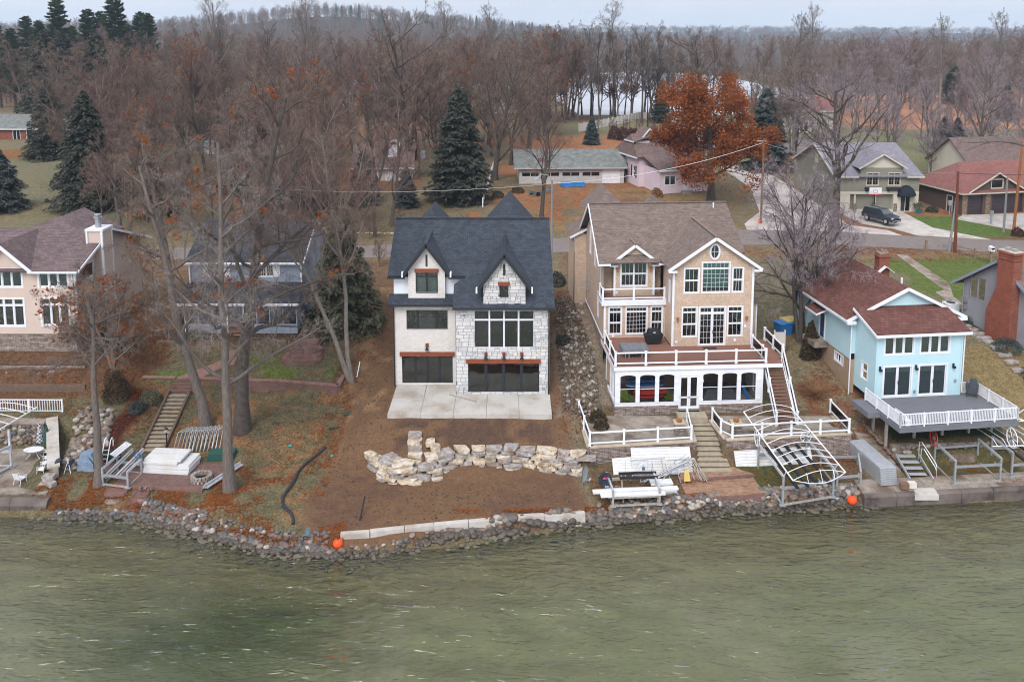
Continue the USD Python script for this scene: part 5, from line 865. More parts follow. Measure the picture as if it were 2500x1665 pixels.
def simple_house(name, label, cat, loc, rot, w, d, he, hr, wall, roof, openings=(), ridge='x', over=.5, parts=()):
    t = thing(name, label, cat, loc, rot); f = front(0)
    if ridge == 'x':
        part(t, 'front_wall', wallmesh(f, [(0, -.5), (w, -.5), (w, he), (0, he)], [o[:4] for o in openings]), wall); part(t, 'rear_wall', wallmesh(back(d), [(0, -.5), (w, -.5), (w, he), (0, he)]), wall)
        for fr in (leftw(0), rightw(w)): part(t, 'side_wall', wallmesh(fr, [(0, -.5), (d, -.5), (d, he), (d / 2, hr - .1), (0, he)]), wall)
        sl = (hr - he) / (d / 2); roofpart(t, 'roof', [ups([(-over, -over, he - over * sl + .1), (w + over, -over, he - over * sl + .1), (w + over, d / 2, hr + .1), (-over, d / 2, hr + .1)]), ups([(-over, d + over, he - over * sl + .1), (w + over, d + over, he - over * sl + .1), (w + over, d / 2, hr + .1), (-over, d / 2, hr + .1)])], roof)
        part(t, 'fascia', MB().box(-over, w + over, -over - .08, -over, he - over * sl - .12, he - over * sl + .08), 'trim_white')
    for o in openings:
        if o[4] == 'door': part(t, 'door', MB().fbox(f, o[0], o[2], -.12, -.05, o[1], o[3]), o[5])
        else: win(t, f, o[0], o[2], o[1], o[3], cols=(1, 1) if o[2] - o[0] > 1.5 else (1,), gm='glass_dark', trim=.09)
    part(t, 'inner_wall', MB().box(.2, w - .2, min(2.5, d / 2), min(2.6, d / 2 + .1), 0, he), 'interior_dark')
    return t
simple_house('ranch_house', 'low red brick ranch house with green-grey roof beyond the left lawn', 'house', (-121, 198.6, 8.9), -3, 22, 10, 3.0, 5.6, 'brick_red', 'roof_green', [(11.2, 0, 12.6, 2.6, 'w'), (13.2, 0, 14.5, 2.6, 'door', 'plastic_white'), (15, .9, 18.2, 2.6, 'w'), (8, 0, 9.6, 2.5, 'w')])
cot = simple_house('cottage', 'brown-roofed cottage with white dormer and two pale blue garage doors behind spruces', 'house', (-26.5, 146, 8.3), 2, 9.6, 8, 2.9, 6.4, 'siding_cream', 'roof_brown', [(.5, 0, 4.3, 2.5, 'door', 'siding_white'), (5.2, 0, 9.1, 2.5, 'door', 'siding_white')])
part(cot, 'dormer', MB().box(5.6, 7.4, 1.3, 3.5, 4.0, 6.2).slab(ups([(5.4, 1.1, 6.1), (6.5, 1.1, 7.0), (6.5, 4, 7.0), (5.4, 4, 6.1)]), .1).slab(ups([(7.6, 1.1, 6.1), (6.5, 1.1, 7.0), (6.5, 4, 7.0), (7.6, 4, 6.1)]), .1), 'trim_white'); win(cot, front(1.28), 6.0, 7.0, 4.6, 5.9, cols=(1, 1), gm='glass_dark', trim=.06)
simple_house('pole_barn', 'cream pole barn with pale green metal roof among the bare trees', 'barn', (-19, 262, 9.2), 3, 20, 12, 5.5, 8.5, 'siding_cream', 'barn_green', [(13, 0, 17, 4.2, 'door', 'siding_white')])
simple_house('gray_cottage', 'pale grey gabled house far back in the wood', 'house', (-56, 292, 9.3), 0, 13, 10, 4.2, 8.0, 'siding_white', 'roof_grayblue', [(2, 1, 4, 2.6, 'w'), (8, 1, 10, 2.6, 'w')])
simple_house('long_white_house', 'white house with long brown roof glimpsed through the left wood', 'house', (-62, 176, 8.9), -2, 16, 9, 3.0, 5.5, 'siding_white', 'roof_brown', [(2, 1, 4, 2.3, 'w'), (7, 0, 8.2, 2.3, 'door', 'door_brown')])
simple_house('tennis_pavilion', 'long cream building with dull red metal roof behind the tall court lights', 'building', (58.5, 212, 9.4), -2, 19, 9, 5.4, 7.8, 'siding_cream', 'roof_red', [(3, .2, 5, 2.6, 'w'), (11, .2, 13, 2.6, 'w')])
simple_house('brown_roof_house', 'tall brown-roofed house behind the red-roofed garage', 'house', (74.5, 141, 8.2), 10, 18, 11, 3.6, 7.6, 'siding_cream', 'roof_brown', [(3, 2.5, 5, 4, 'w')])
# ------------------------------------------------------------------ trees
mat('bark_gray', (.155, .132, .118), (.085, .071, .064), scale=3, stretch=(3, 3, .5), rough=.95, bump=.6, bs=10)
mat('bark_pale', (.25, .22, .195), (.14, .12, .105), scale=3, stretch=(3, 3, .5), rough=.95, bump=.4, bs=10)
mat('bark_dark', (.095, .080, .070), (.055, .046, .041), scale=3, rough=.95)
mat('twig_red', (.215, .138, .115), (.135, .088, .074), scale=.4, rough=.95, spec=.1)
mat('twig_brown', (.215, .160, .128), (.135, .102, .084), scale=.4, rough=.95, spec=.1)
mat('twig_purple', (.31, .255, .275), (.21, .172, .188), scale=.4, rough=.95, spec=.1)
mat('twig_gray', (.24, .208, .195), (.165, .143, .135), scale=.4, rough=.95, spec=.1)
mat('leaf_orange', (.50, .155, .042), (.31, .085, .024), scale=.7, rough=.8, spec=.15, isl=.35, transl=.25)
mat('leaf_rust', (.46, .14, .030), (.28, .075, .018), scale=.7, rough=.8, spec=.15, isl=.35, transl=.25)
mat('leaf_crimson', (.16, .035, .035), (.10, .022, .025), scale=.7, rough=.8, isl=.35, transl=.25)
mat('needle_green', (.34, .35, .22), (.15, .168, .112), scale=.5, rough=.85, spec=.2, isl=.4, transl=.3)
mat('needle_dark', (.155, .168, .13), (.075, .085, .070), scale=.5, rough=.85, spec=.2, isl=.4, transl=.3)
mat('needle_blue', (.165, .205, .195), (.085, .115, .115), scale=.5, rough=.85, spec=.2, isl=.4, transl=.3)
mat('needle_pine', (.17, .235, .125), (.085, .125, .072), scale=.3, rough=.85, spec=.2, isl=.4, transl=.15)
def norm(a): return a / (np.linalg.norm(a, axis=-1, keepdims=True) + 1e-12)
def paths(rng, s, d, l, k, curv, up):
    """Polylines (B, k+1, 3) from starts, directions and lengths, bending at random and upwards."""
    out = [s]; d = d.copy()
    for i in range(k):
        d = norm(d + rng.normal(0, curv, d.shape) + np.array([0, 0, up])); out.append(out[-1] + d * (l / k)[:, None])
    return np.stack(out, 1)
def tubes(P, R, n):
    B, K, _ = P.shape
    t = norm(np.gradient(P, axis=1)); ref = np.where(np.abs(t[..., 2:3]) > .9, np.array([1.0, 0, 0]), np.array([0, 0, 1.0]))
    a = norm(np.cross(t, ref)); b = np.cross(t, a); th = np.arange(n) * 2 * np.pi / n
    if n == 2:
        V = np.stack([P - a * R[..., None], P + a * R[..., None]], 2); i = (np.arange(B)[:, None] * K + np.arange(K - 1)) * 2
        return V.reshape(-1, 3), np.stack([i, i + 1, i + 3, i + 2], -1).reshape(-1, 4)
    V = P[:, :, None] + R[:, :, None, None] * (np.cos(th)[:, None] * a[:, :, None] + np.sin(th)[:, None] * b[:, :, None])
    base = np.arange(B)[:, None, None] * K * n + np.arange(K - 1)[None, :, None] * n; i = base + np.arange(n); j = base + (np.arange(n) + 1) % n
    return V.reshape(-1, 3), np.stack([i, j, j + n, i + n], -1).reshape(-1, 4)
def grow(seed, h, r, lv, lean=(0, 0), first=.3, curv0=.05, stems=1, k0=9, topr=.25):
    """Bare tree: level 0 is the stem; lv lists the branch levels (n per parent, length ratio or metres, angle, k, curv, up, side count, is_wood)."""
    rng = np.random.default_rng(seed)
    d0 = norm(np.array([[lean[0], lean[1], 1.0]] * stems) + (rng.normal(0, .22, (stems, 3)) * [1, 1, 0] if stems > 1 else 0))
    l0 = np.full(stems, h) * (rng.uniform(.8, 1, stems) if stems > 1 else 1)
    P = paths(rng, np.zeros((stems, 3)) - [0, 0, .2], d0, l0, k0, curv0, .02); t = np.linspace(0, 1, k0 + 1)
    R = np.tile(r * (1 - (1 - topr) * t ** .8), (stems, 1)) / math.sqrt(stems); R[:, 0] *= 1.35
    wood, twig = [tubes(P, R, 8)], []; L = l0; tips = []
    for q, (n, lr, ang, k, curv, up, sides, iswood, rr) in enumerate(lv):
        B, K, _ = P.shape; m = B * n
        lo = first if q == 0 else .18
        tt = (np.tile((np.arange(n) + rng.uniform(0, 1, (B, n))) / n, 1)).reshape(-1); tt = lo + (1 - lo) * tt * .99
        pi = np.repeat(np.arange(B), n); x = tt * (K - 1); i = np.minimum(x.astype(int), K - 2); f = (x - i)[:, None]
        s = P[pi, i] * (1 - f) + P[pi, i + 1] * f; td = norm(P[pi, i + 1] - P[pi, i])
        az = rng.uniform(0, 2 * np.pi, m) if q else (np.arange(m) * 2.4 + rng.normal(0, .4, m))
        ref = np.where(np.abs(td[:, 2:3]) > .9, np.array([1.0, 0, 0]), np.array([0, 0, 1.0])); a = norm(np.cross(td, ref)); b = np.cross(td, a)
        an = rng.uniform(*ang, m); d = td * np.cos(an)[:, None] + (a * np.cos(az)[:, None] + b * np.sin(az)[:, None]) * np.sin(an)[:, None]
        shape = (1.05 - .55 * (tt - lo) / (1 - lo)) if q == 0 else (1.1 - .6 * tt)
        l = L[pi] * rng.uniform(*lr, m) * shape
        pr = (R[pi, i] * (1 - f[:, 0]) + R[pi, i + 1] * f[:, 0])
        P = paths(rng, s, d, l, k, curv, up); u = np.linspace(0, 1, k + 1)
        r0 = np.minimum(pr * .75, np.maximum(l * rr[0], rr[1])); R = r0[:, None] * (1 - u * .75); R = np.maximum(R, rr[1] * .55); L = l
        (wood if iswood else twig).append(tubes(P, R, sides)); tips = P[:, -1]
    def cat(ls):
        v, f, o = [], [], 0
        for a, b in ls: v.append(a); f.append(b + o); o += len(a)
        return np.vstack(v), np.vstack(f)
    return cat(wood), cat(twig), tips
def leafquads(rng, pts, size, flat=.0):
    n = len(pts); a = norm(rng.normal(0, 1, (n, 3))); b = norm(np.cross(a, rng.normal(0, 1, (n, 3))))
    if flat: a[:, 2] *= 1 - flat; b[:, 2] *= 1 - flat
    s = (size * rng.uniform(.6, 1.3, n))[:, None]
    v = np.stack([pts - a * s * .5, pts + b * s * .32, pts + a * s * .5, pts - b * s * .32], 1)
    return v.reshape(-1, 3), np.arange(4 * n).reshape(-1, 4)
def near(seed, h, r, **kw):
    lv = [(kw.pop('n1', 13), kw.pop('lr', (.28, .5)), kw.pop('ang', (.55, 1.15)), 7, .16, kw.pop('up', .05), 6, True, (.022, .05)),
          (8, (.3, .62), (.4, 1.0), 5, .2, kw.pop('up2', .03), 4, True, (.014, .022)), (7, (.3, .65), (.4, 1.1), 4, .22, .0, 3, False, (.009, .015)), (6, (.4, .8), (.4, 1.1), 3, .25, kw.pop('up4', -.02), 2, False, (.006, .014)), (4, (.5, .95), (.4, 1.1), 2, .25, -.02, 2, False, (.004, .012))]
    return grow(seed, h, r, lv, **kw)
def far(seed, h, r, **kw):
    lv = [(kw.pop('n1', 13), kw.pop('lr', (.3, .5)), kw.pop('ang', (.45, .95)), 5, .13, kw.pop('up', .07), 5, True, (.018, .05)),
          (7, (.32, .6), (.35, .9), 3, .18, kw.pop('up2', .04), 3, True, (.014, .03)), (6, (.35, .7), (.35, 1.0), 2, .2, .02, 3, False, (.010, .024)), (6, (.45, .85), (.35, 1.0), 2, .2, .0, 2, False, (.006, .022)), (3, (.55, 1.0), (.35, 1.0), 1, .2, .0, 2, False, (.004, .018))]
    return grow(seed, h, r, lv, **kw)
def bare(name, g, loc, bark, twig, label, group=None, leaves=None, rot=0, scale=1):
    t = thing(name, label, 'tree', loc, rot, group); w, tw, tips = g
    part(t, 'trunk', w, bark, smooth=True); part(t, 'crown', tw, twig)
    if leaves is not None: part(t, 'dead_leaves', leaves[0], leaves[1], kind='stuff')
    return t
rt = np.random.default_rng(21)
def someleaves(tips, n, size=.34, clumps=20, spread=.5, m='leaf_rust', sel=None):
    c = tips[rt.choice(len(tips), clumps)] if sel is None else tips[sel][rt.choice(sel.sum(), clumps)]
    p = np.repeat(c, n // clumps, 0) + rt.normal(0, spread, (n // clumps * clumps, 3)); return leafquads(rt, p, size), m
KIND = {'ev': 'dark conical evergreen', 'r1': 'reddish-twigged bare tree', 'r2': 'dark-stemmed reddish bare tree', 'b1': 'brown-twigged bare tree', 'p1': 'mauve-twigged bare tree', 'ol': 'bare tree with orange leaf tufts', 'v1': 'slender upright bare tree', 'v2': 'slender bare tree with crimson lower leaves', 'w1': 'wide fanning brown bare tree', 's1': 'low bushy mauve bare tree', 's2': 'low bushy reddish bare tree', 'k1': 'very tall pale bare tree'}
def where(k, x, y):
    s = x / y
    if y > 222 and s > .04: side = 'before the frozen pond' if s < .27 else 'beyond the orange field' if s > .42 else 'behind the red-roofed pavilion'
    elif s < -.42: side = 'behind the beige siding house'
    elif s < -.24: side = 'above the roof of the blue-grey house'
    elif s < -.12: side = 'between the blue-grey and the white house'
    elif s < .0: side = 'behind the white house'
    elif s < .2: side = 'behind the old garage'
    elif s < .34: side = 'right of the orange oak'
    else: side = 'above the roofs beyond the road'
    dep = 'near road' if y < 122 else 'front wood' if y < 155 else 'mid wood' if y < 205 else 'back wood'
    lab = f'{KIND[k]} {side} {dep}'; return lab, lab.replace('bare tree', 'bare trees').replace('evergreen', 'evergreens')
# near trees of the shore lots
g = near(11, 13.6, .36, first=.58, n1=15, lr=(.3, .48), ang=(.8, 1.5), up=.0, curv0=.07, topr=.35); bare('oak_tree', g, (-29.8, 59.9, 1.0), 'bark_gray', 'twig_brown', 'small bare oak with a few orange leaves beside the boat lift on the left shore', leaves=someleaves(g[2], 420, .30, 34, .25))
g = near(12, 25, .42, first=.28, n1=20, lr=(.18, .34), lean=(-.05, .02), ang=(.6, 1.3)); bare('bare_tree', g, (-20.05, 58.95, 1.0), 'bark_gray', 'twig_gray', 'tall bare tree whose pinkish-grey trunk rises at the water beside the fire ring', leaves=someleaves(g[2], 160, .3, 12, .2))
g = near(13, 27, .60, first=.3, n1=20, lr=(.2, .38), lean=(-.02, .02), ang=(.6, 1.3)); bare('bare_tree', g, (-21.3, 66.1, 2.1), 'bark_dark', 'twig_brown', 'thickest dark-trunked bare tree on the slope before the blue-grey house', leaves=someleaves(g[2], 260, .3, 18, .2))
g = near(14, 22, .46, first=.26, n1=13, lr=(.22, .4), lean=(-.17, .10), ang=(.5, 1.35), curv0=.06); bare('bare_tree', g, (-24.2, 66.4, 2.2), 'bark_gray', 'twig_brown', 'bare tree leaning left between the timber steps and the thick dark trunk', leaves=someleaves(g[2], 220, .3, 16, .2))
g = near(15, 22, .34, first=.40, n1=17, lr=(.26, .44), stems=2, ang=(.45, 1.0), up=.08); bare('bare_tree', g, (-13.75, 72.1, 3.7), 'bark_pale', 'twig_red', 'pale grey twin-stemmed bare tree beside the spruce left of the white house')
g = near(16, 14.5, .42, first=.2, n1=14, lr=(.42, .66), stems=3, ang=(.5, 1.2), up=.02, up2=-.01); bare('bare_tree', g, (26.3, 77.5, 5.2), 'bark_dark', 'twig_purple', 'multi-stemmed bare tree with mauve twigs at the left side of the pale blue house')
g = near(17, 19, .62, first=.3, n1=16, lr=(.46, .72), ang=(.6, 1.3), up=.03); bare('bare_tree', g, (42.4, 113.6, 7.3), 'bark_dark', 'twig_purple', 'large spreading bare tree before the green-grey house', scale=1)
g = near(18, 20, .6, first=.3, n1=12, lr=(.5, .7), ang=(.8, 1.35), up=.0); bare('bare_tree', g, (67.5, 105.5, 7.1), 'bark_gray', 'twig_purple', 'bare tree reaching long limbs in from the right edge above the brown garage')
g = near(19, 9.5, .3, first=.1, n1=10, lr=(.4, .6), stems=2, ang=(.7, 1.3), lean=(-.2, 0)); bare('bare_tree', g, (-33.6, 71.5, 4.2), 'bark_gray', 'twig_brown', 'crooked low bare tree at the corner of the beige siding house', leaves=someleaves(g[2], 500, .3, 40, .3))
g = near(20, 17, .4, first=.25, n1=14, lr=(.3, .45), ang=(.6, 1.3), lean=(-.12, 0)); bare('bare_tree', g, (-31.2, 79.5, 6.5), 'bark_gray', 'twig_brown', 'bare tree between the beige siding house and the blue-grey house', leaves=someleaves(g[2], 200, .3, 15, .25))
# the orange oak
g = far(31, 24.5, .62, first=.10, n1=30, lr=(.25, .42), ang=(.8, 1.4), up=.04)
w, tw, tips = g; sel = (tips[:, 2] < 19.5) & (rt.random(len(tips)) < np.clip((20.5 - tips[:, 2]) / 6, .12, 1)); c = tips[sel]; c = c[rt.permutation(len(c))[:11000]]; p = np.repeat(c, 3, 0); p = p + rt.normal(0, .40, p.shape)
bare('oak_tree', g, (29.56, 128.6, 7.9), 'bark_dark', 'twig_brown', 'big oak still full of orange-brown leaves beside the pink house', leaves=(leafquads(rt, p, .36), 'leaf_orange'))
# evergreens
def spruce(seed, h, rad, nb=170, leaf=.5, nl=52, droop=.25, taper=1.0, start=.04):
    rng = np.random.default_rng(seed)
    z = h * (start + (1 - start) * (np.arange(nb) + rng.uniform(0, 1, nb)) / nb); fr = 1 - z / h
    l = rad * np.clip(fr ** taper * 1.02 + .04, 0, 1.0) * rng.uniform(.72, 1.1, nb); az = np.arange(nb) * 2.39996 + rng.normal(0, .3, nb)
    d = np.stack([np.cos(az), np.sin(az), rng.normal(.12, .08, nb)], 1); P = paths(rng, np.c_[0 * z, 0 * z, z], norm(d), l, 4, .06, -droop * .35)
    R = np.linspace(1, .3, 5)[None] * (.012 * l + .012)[:, None]; w1 = tubes(P, R, 3)
    u = rng.uniform(.12, 1.02, (nb, nl)) ** .75; x = np.clip(u * 4, 0, 3.999); i = x.astype(int); f = (x - i)[..., None]; ii = np.arange(nb)[:, None]
    c = P[ii, i] * (1 - f) + P[ii, i + 1] * f; t = norm(P[ii, i + 1] - P[ii, i]); side = norm(np.cross(t, [0, 0, 1.0])); off = rng.normal(0, 1, (nb, nl)) * (.10 + .16 * l[:, None] * (1 - u * .55))
    c = c + side * off[..., None] + np.array([0, 0, 1.0]) * (rng.normal(-.10, .12, (nb, nl)) - .18 * np.abs(off))[..., None]
    keep = rng.random((nb, nl)) < np.clip(l / rad * 1.5 + .25, 0, 1)[:, None]
    dd = norm(t * .8 + side * np.sign(off)[..., None] * .7 + np.array([0, 0, -droop]) + rng.normal(0, .3, t.shape)); b = norm(np.cross(dd, np.array([0, 0, 1.0]) + rng.normal(0, .35, t.shape)))
    s = leaf * rng.uniform(.6, 1.25, (nb, nl, 1)); v = np.stack([c - dd * s * .45, c + b * s * .24, c + dd * s * .6, c - b * s * .24], 2)[keep]
    tr = tubes(np.array([[[0, 0, -.2], [0, 0, h * .5], [0, 0, h * .98]]]), np.array([[.018 * h + .04, .010 * h, .02]]), 7)
    return (np.vstack([tr[0], w1[0]]), np.vstack([tr[1], w1[1] + len(tr[0])])), (v.reshape(-1, 3), np.arange(4 * len(v)).reshape(-1, 4))
def evergreen(name, g, loc, nm, label, group=None):
    t = thing(name, label, 'tree', loc, 0, group); part(t, 'trunk', g[0], 'bark_dark'); part(t, 'crown', g[1], nm); return t
sA = evergreen('spruce_tree', spruce(41, 13.4, 4.4, 320, .5, 74, taper=.88), (-16.0, 80.6, 4.7), 'needle_green', 'green spruce standing against the side of the blue-grey house')
sB = evergreen('spruce_tree', spruce(42, 17.6, 5.6, 300, .7, 72, taper=.68), (-7.9, 131, 7.8), 'needle_dark', 'tall dark spruce behind the roof of the white house')
sC = evergreen('spruce_tree', spruce(43, 5.8, 2.1, 150, .5, 50, taper=.75), (17.3, 190, 9.3), 'needle_blue', 'small blue spruce on the leafy lawn behind the old garage')
sD = evergreen('spruce_tree', spruce(44, 14.5, 5.0, 240, .7, 64, taper=.65), (45.2, 156, 8.9), 'needle_blue', 'blue-green spruce just right of the orange oak')
sE = evergreen('spruce_tree', spruce(45, 17.2, 5.8, 280, .7, 70, taper=.75), (-61.4, 126, 7.8), 'needle_dark', 'dark spruce with brown tip beyond the chimney of the beige siding house')
sF = evergreen('spruce_tree', spruce(46, 9.5, 5.0, 200, .55, 60, taper=.8), (-74, 125, 7.7), 'needle_blue', 'broad blue-grey spruce at the left edge of the picture')
GS = 'dark evergreens scattered through the wood'
for i, (x, y, sc, src, lab) in enumerate([(-112, 212, 1.42, sE, 'tall dark evergreen with pointed top at the far left of the wood'), (-104, 222, 1.36, sB, 'tall brownish evergreen next to the pointed one at the far left'), (-99, 205, 1.1, sE, None), (-122, 240, 1.4, sB, None), (-73, 212, .85, sD, 'grey-green spruce topping the wood above the blue-grey house'), (-78, 190, .8, sB, None), (-84, 200, .8, sE, None), (-38, 132, .66, sB, None), (-32.5, 127, .62, sD, None), (-43, 138, .72, sE, None), (-22, 129, .55, sD, None), (-15.5, 127, .42, sD, None), (-27, 121, .45, sB, None), (-50, 122, .6, sE, None), (-68, 140, .8, sB, None), (-90, 170, .9, sE, None), (40, 236, .62, sB, 'low dark evergreen by the white vinyl fence corner'), (83, 168, .5, sE, None), (87, 171, .45, sB, None), (98, 150, .6, sE, None), (92, 140, .55, sE, None), (150, 300, .8, sB, None), (135, 240, .6, sE, None)]):
    copyof(src, (x, y, g1(x, y)), i * 67, sc, lab or where('ev', x, y)[0], None if lab else where('ev', x, y)[1])
def pine(seed, h):
    return spruce(seed, h, 5.2, 130, 1.0, 90, droop=-.10, taper=.38, start=.2)
t0 = None
GP = 'tall white pines on the skyline at the left'
for i, (px, y, h) in enumerate([(35, 300, 1.0), (75, 310, .97), (105, 300, 1.0), (150, 305, 1.08), (185, 315, 1.05), (225, 300, 1.04), (255, 310, 1.12), (290, 300, 1.1), (318, 305, 1.08), (350, 315, 1.02), (0, 290, .97), (370, 330, .95)]):
    y += (i * 37) % 50 - 25; h *= (.86, 1.05, .95, 1.1)[i % 4]; x = (px - 1250) / 2150 * y; loc = (x, y, g1(x, y)); lb = f'tall green white pine on the left skyline, {["second", "third", "fourth", "fifth", "sixth", "seventh", "eighth", "ninth", "tenth", "eleventh", "first", "twelfth"][i]} from the left'
    if i == 0:
        q = pine(51, 29.5); t0 = thing('pine_tree', lb, 'tree', (0, 0, 0), 0, GP); part(t0, 'trunk', q[0], 'bark_dark'); part(t0, 'crown', q[1], 'needle_pine'); place(t0, loc, 0, h)
    else: copyof(t0, loc, i * 77, h, lb, GP)
# the wood: bare trees one by one
protos = {}
def proto(key, g, bark, twig, leaves=None): protos[key] = (g, bark, twig, leaves)
for k, sd, bk, tw_ in (('r1', 61, 'bark_gray', 'twig_red'), ('r2', 62, 'bark_dark', 'twig_red'), ('b1', 63, 'bark_gray', 'twig_brown'), ('p1', 64, 'bark_gray', 'twig_purple')):
    proto(k, far(sd, 20, .34, n1=16, first=.22), bk, tw_)
g = far(65, 20, .34, n1=15, first=.25); proto('ol', g, 'bark_dark', 'twig_brown', someleaves(g[2], 240, .42, 30, .35))
proto('v1', far(66, 23, .3, n1=16, first=.3, lr=(.2, .34), ang=(.3, .65), up=.12), 'bark_dark', 'twig_gray'); g = far(67, 22, .28, n1=14, first=.3, lr=(.18, .32), ang=(.35, .8), up=.1); proto('v2', g, 'bark_dark', 'twig_red', someleaves(g[2], 700, .5, 60, .5, 'leaf_crimson', g[2][:, 2] < 11))
proto('w1', far(68, 19, .5, n1=15, first=.16, lr=(.45, .65), ang=(.5, 1.0), up=.08), 'bark_dark', 'twig_brown'); proto('s1', far(69, 13, .22, n1=14, first=.1, lr=(.4, .62), ang=(.5, 1.1), up=.05), 'bark_gray', 'twig_purple'); proto('s2', far(70, 12, .2, n1=14, first=.08, lr=(.4, .6), ang=(.5, 1.1), up=.06), 'bark_gray', 'twig_red')
proto('k1', far(71, 30, .5, n1=16, first=.38, lr=(.22, .36), ang=(.4, .9), up=.09), 'bark_pale', 'twig_gray')
FIRST = {}
def plant(k, x, y, sc=1.0, label=None, rot=None):
    loc = (x, y, g1(x, y) - .05); rot = rt.uniform(0, 360) if rot is None else rot; lab, grp = (label, None) if label else where(k, x, y)
    if k not in FIRST:
        g, bk, tw_, lv = protos[k]; FIRST[k] = bare({'s1': 'bushy_tree', 's2': 'bushy_tree'}.get(k, 'bare_tree'), g, (0, 0, 0), bk, tw_, lab, grp, lv); place(FIRST[k], loc, rot, sc)
    else: copyof(FIRST[k], loc, rot, sc, lab, grp)
for k, x, y, sc, lab in [('w1', -2.9, 147, 1.02, 'wide brown bare tree fanning up behind the tall dark spruce'), ('w1', -17.7, 150, 1.28, 'big dark-limbed bare tree behind the transformer pole'), ('k1', -64.5, 190, 1.02, 'skyline bare tree highest above the left part of the hill'), ('k1', -46, 200, 1.03, 'skyline bare tree rising at the top edge above the hill'), ('k1', -20, 250, 1.02, 'skyline bare tree standing clear where the hill ends'), ('k1', -7.5, 262, 1.0, None), ('k1', 30, 258, 1.03, 'tallest bare tree of the pond row against the sky'), ('k1', 96, 282, 1.02, 'great pale bare tree rising above the right skyline'), ('k1', 92, 286, .93, None), ('k1', 113, 232, .88, 'bare tree cutting the skyline beyond the orange field'), ('k1', 118, 216, .9, 'bare tree cutting the skyline nearest the right edge'), ('r1', -24, 118, .9, None)]: plant(k, x, y, sc, lab)
def ok(x, y):
    r = G0(x, y)
    for a, b, c, d in ((-8, 26, 134, 156), (18, 45, 128, 156), (40, 100, 108, 150), (-124, -96, 176, 214), (-30, -14, 138, 158), (-64, -42, 170, 188), (-20, 4, 256, 277), (-58, -40, 288, 305), (54, 80, 205, 225), (8, 48, 160, 232)):
        if a < x < b and c < y < d: return False
    if x / y < -.49 and y < 199: return False
    if -.135 < x / y < .03 and y < 147: return False
    return not inpoly(POND.buffer(2), np.array([x]), np.array([y]))[0]
used = []
def scatter(n, x0, x1, y0, y1, keys, sc, gap):
    k = tries = 0
    while k < n and tries < n * 30:
        tries += 1; x, y = rt.uniform(x0, x1), rt.uniform(y0, y1)
        if not ok(x, y) or any((x - a) ** 2 + (y - b) ** 2 < gap ** 2 for a, b in used): continue
        used.append((x, y)); plant(str(rt.choice(keys)), x, y, rt.uniform(*sc)); k += 1
scatter(16, -62, -13, 108, 118, ['r1', 'b1', 'ol', 's2'], (.6, .85), 4.5)
scatter(76, -75, 4, 114, 190, ['r1', 'r1', 'r2', 'ol', 'b1', 's2'], (.72, 1.0), 5.0)
scatter(66, -135, 12, 190, 300, ['r1', 'r2', 'r2', 'ol', 'b1', 'v1'], (.85, 1.12), 6.0)
for x, y, sc in ((-92, 172, .95), (-76, 150, .8), (-98, 190, 1.0)): plant('b1', x, y, sc, None)
scatter(36, 10, 66, 232, 262, ['v1', 'v1', 'v2', 'b1', 'r1'], (.8, 1.1), 2.6)
scatter(12, 4, 16, 196, 260, ['v1', 'b1', 'r1', 'ol'], (.8, 1.05), 4)
scatter(40, 62, 175, 222, 330, ['s1', 'p1', 's1', 'b1', 'r1'], (.8, 1.15), 6)
scatter(22, 60, 130, 150, 215, ['s1', 'p1', 's2'], (.6, 1.0), 7)
scatter(10, 66, 112, 128, 160, ['p1', 's1'], (.7, 1.0), 7)
scatter(10, 46, 58, 150, 200, ['s2', 'b1', 'p1'], (.5, .9), 4)
for x, y, sc in ((-15, 97, .26), (-13, 100, .22), (-12.5, 94, .24), (-14.5, 110, .3), (-10, 111, .28), (-18, 109, .3), (-22, 111, .32), (-27, 108, .34), (-6, 109.5, .25), (-16.5, 92, .2), (21, 212, .3), (24, 210, .3), (27, 208, .3), (30, 206, .3), (33, 204, .3), (44, 150, .32), (46, 146, .3)): plant('s2', x, y, sc, None)
# far woods that read as one mass
def instancer(name, protos_, pos, scl, rng, label, cat):
    pi = UsdGeom.PointInstancer.Define(stage, '/World/' + name); tg = []
    for i, (v, f, m) in enumerate(protos_):
        p = f'/World/{name}/far_tree' + (f'_{i:03d}' if i else ''); usdkit.mesh(stage, p, (v, f), L + m); tg.append(p)
    pi.CreatePrototypesRel().SetTargets(tg); n = len(pos)
    pi.CreateProtoIndicesAttr(Vt.IntArray.FromNumpy(rng.integers(0, len(tg), n).astype(np.int32))); pi.CreatePositionsAttr(Vt.Vec3fArray.FromNumpy(pos.astype(np.float32))); pi.CreateScalesAttr(Vt.Vec3fArray.FromNumpy(scl.astype(np.float32)))
    a = rng.uniform(0, np.pi, n); pi.CreateOrientationsAttr(Vt.QuathArray([Gf.Quath(float(math.cos(q)), 0, 0, float(math.sin(q))) for q in a]))
    return tag('/World/' + name, label, cat, None, 'stuff')
def lowtree(seed, h):
    lv = [(13, (.3, .46), (.4, .95), 3, .12, .08, 3, False, (.02, .09)), (8, (.35, .65), (.35, 1.0), 2, .18, .03, 3, False, (.016, .06)), (6, (.4, .7), (.35, 1.0), 1, .2, 0, 3, False, (.012, .05))]
    w, t, _ = grow(seed, h, .4, lv, first=.25, k0=4); return np.vstack([w[0], t[0]]), np.vstack([w[1], t[1] + len(w[0])])
rf_ = np.random.default_rng(5)
LT = [(*lowtree(81, 19), 'twig_red'), (*lowtree(82, 20), 'twig_brown'), (*lowtree(83, 18), 'twig_gray')]
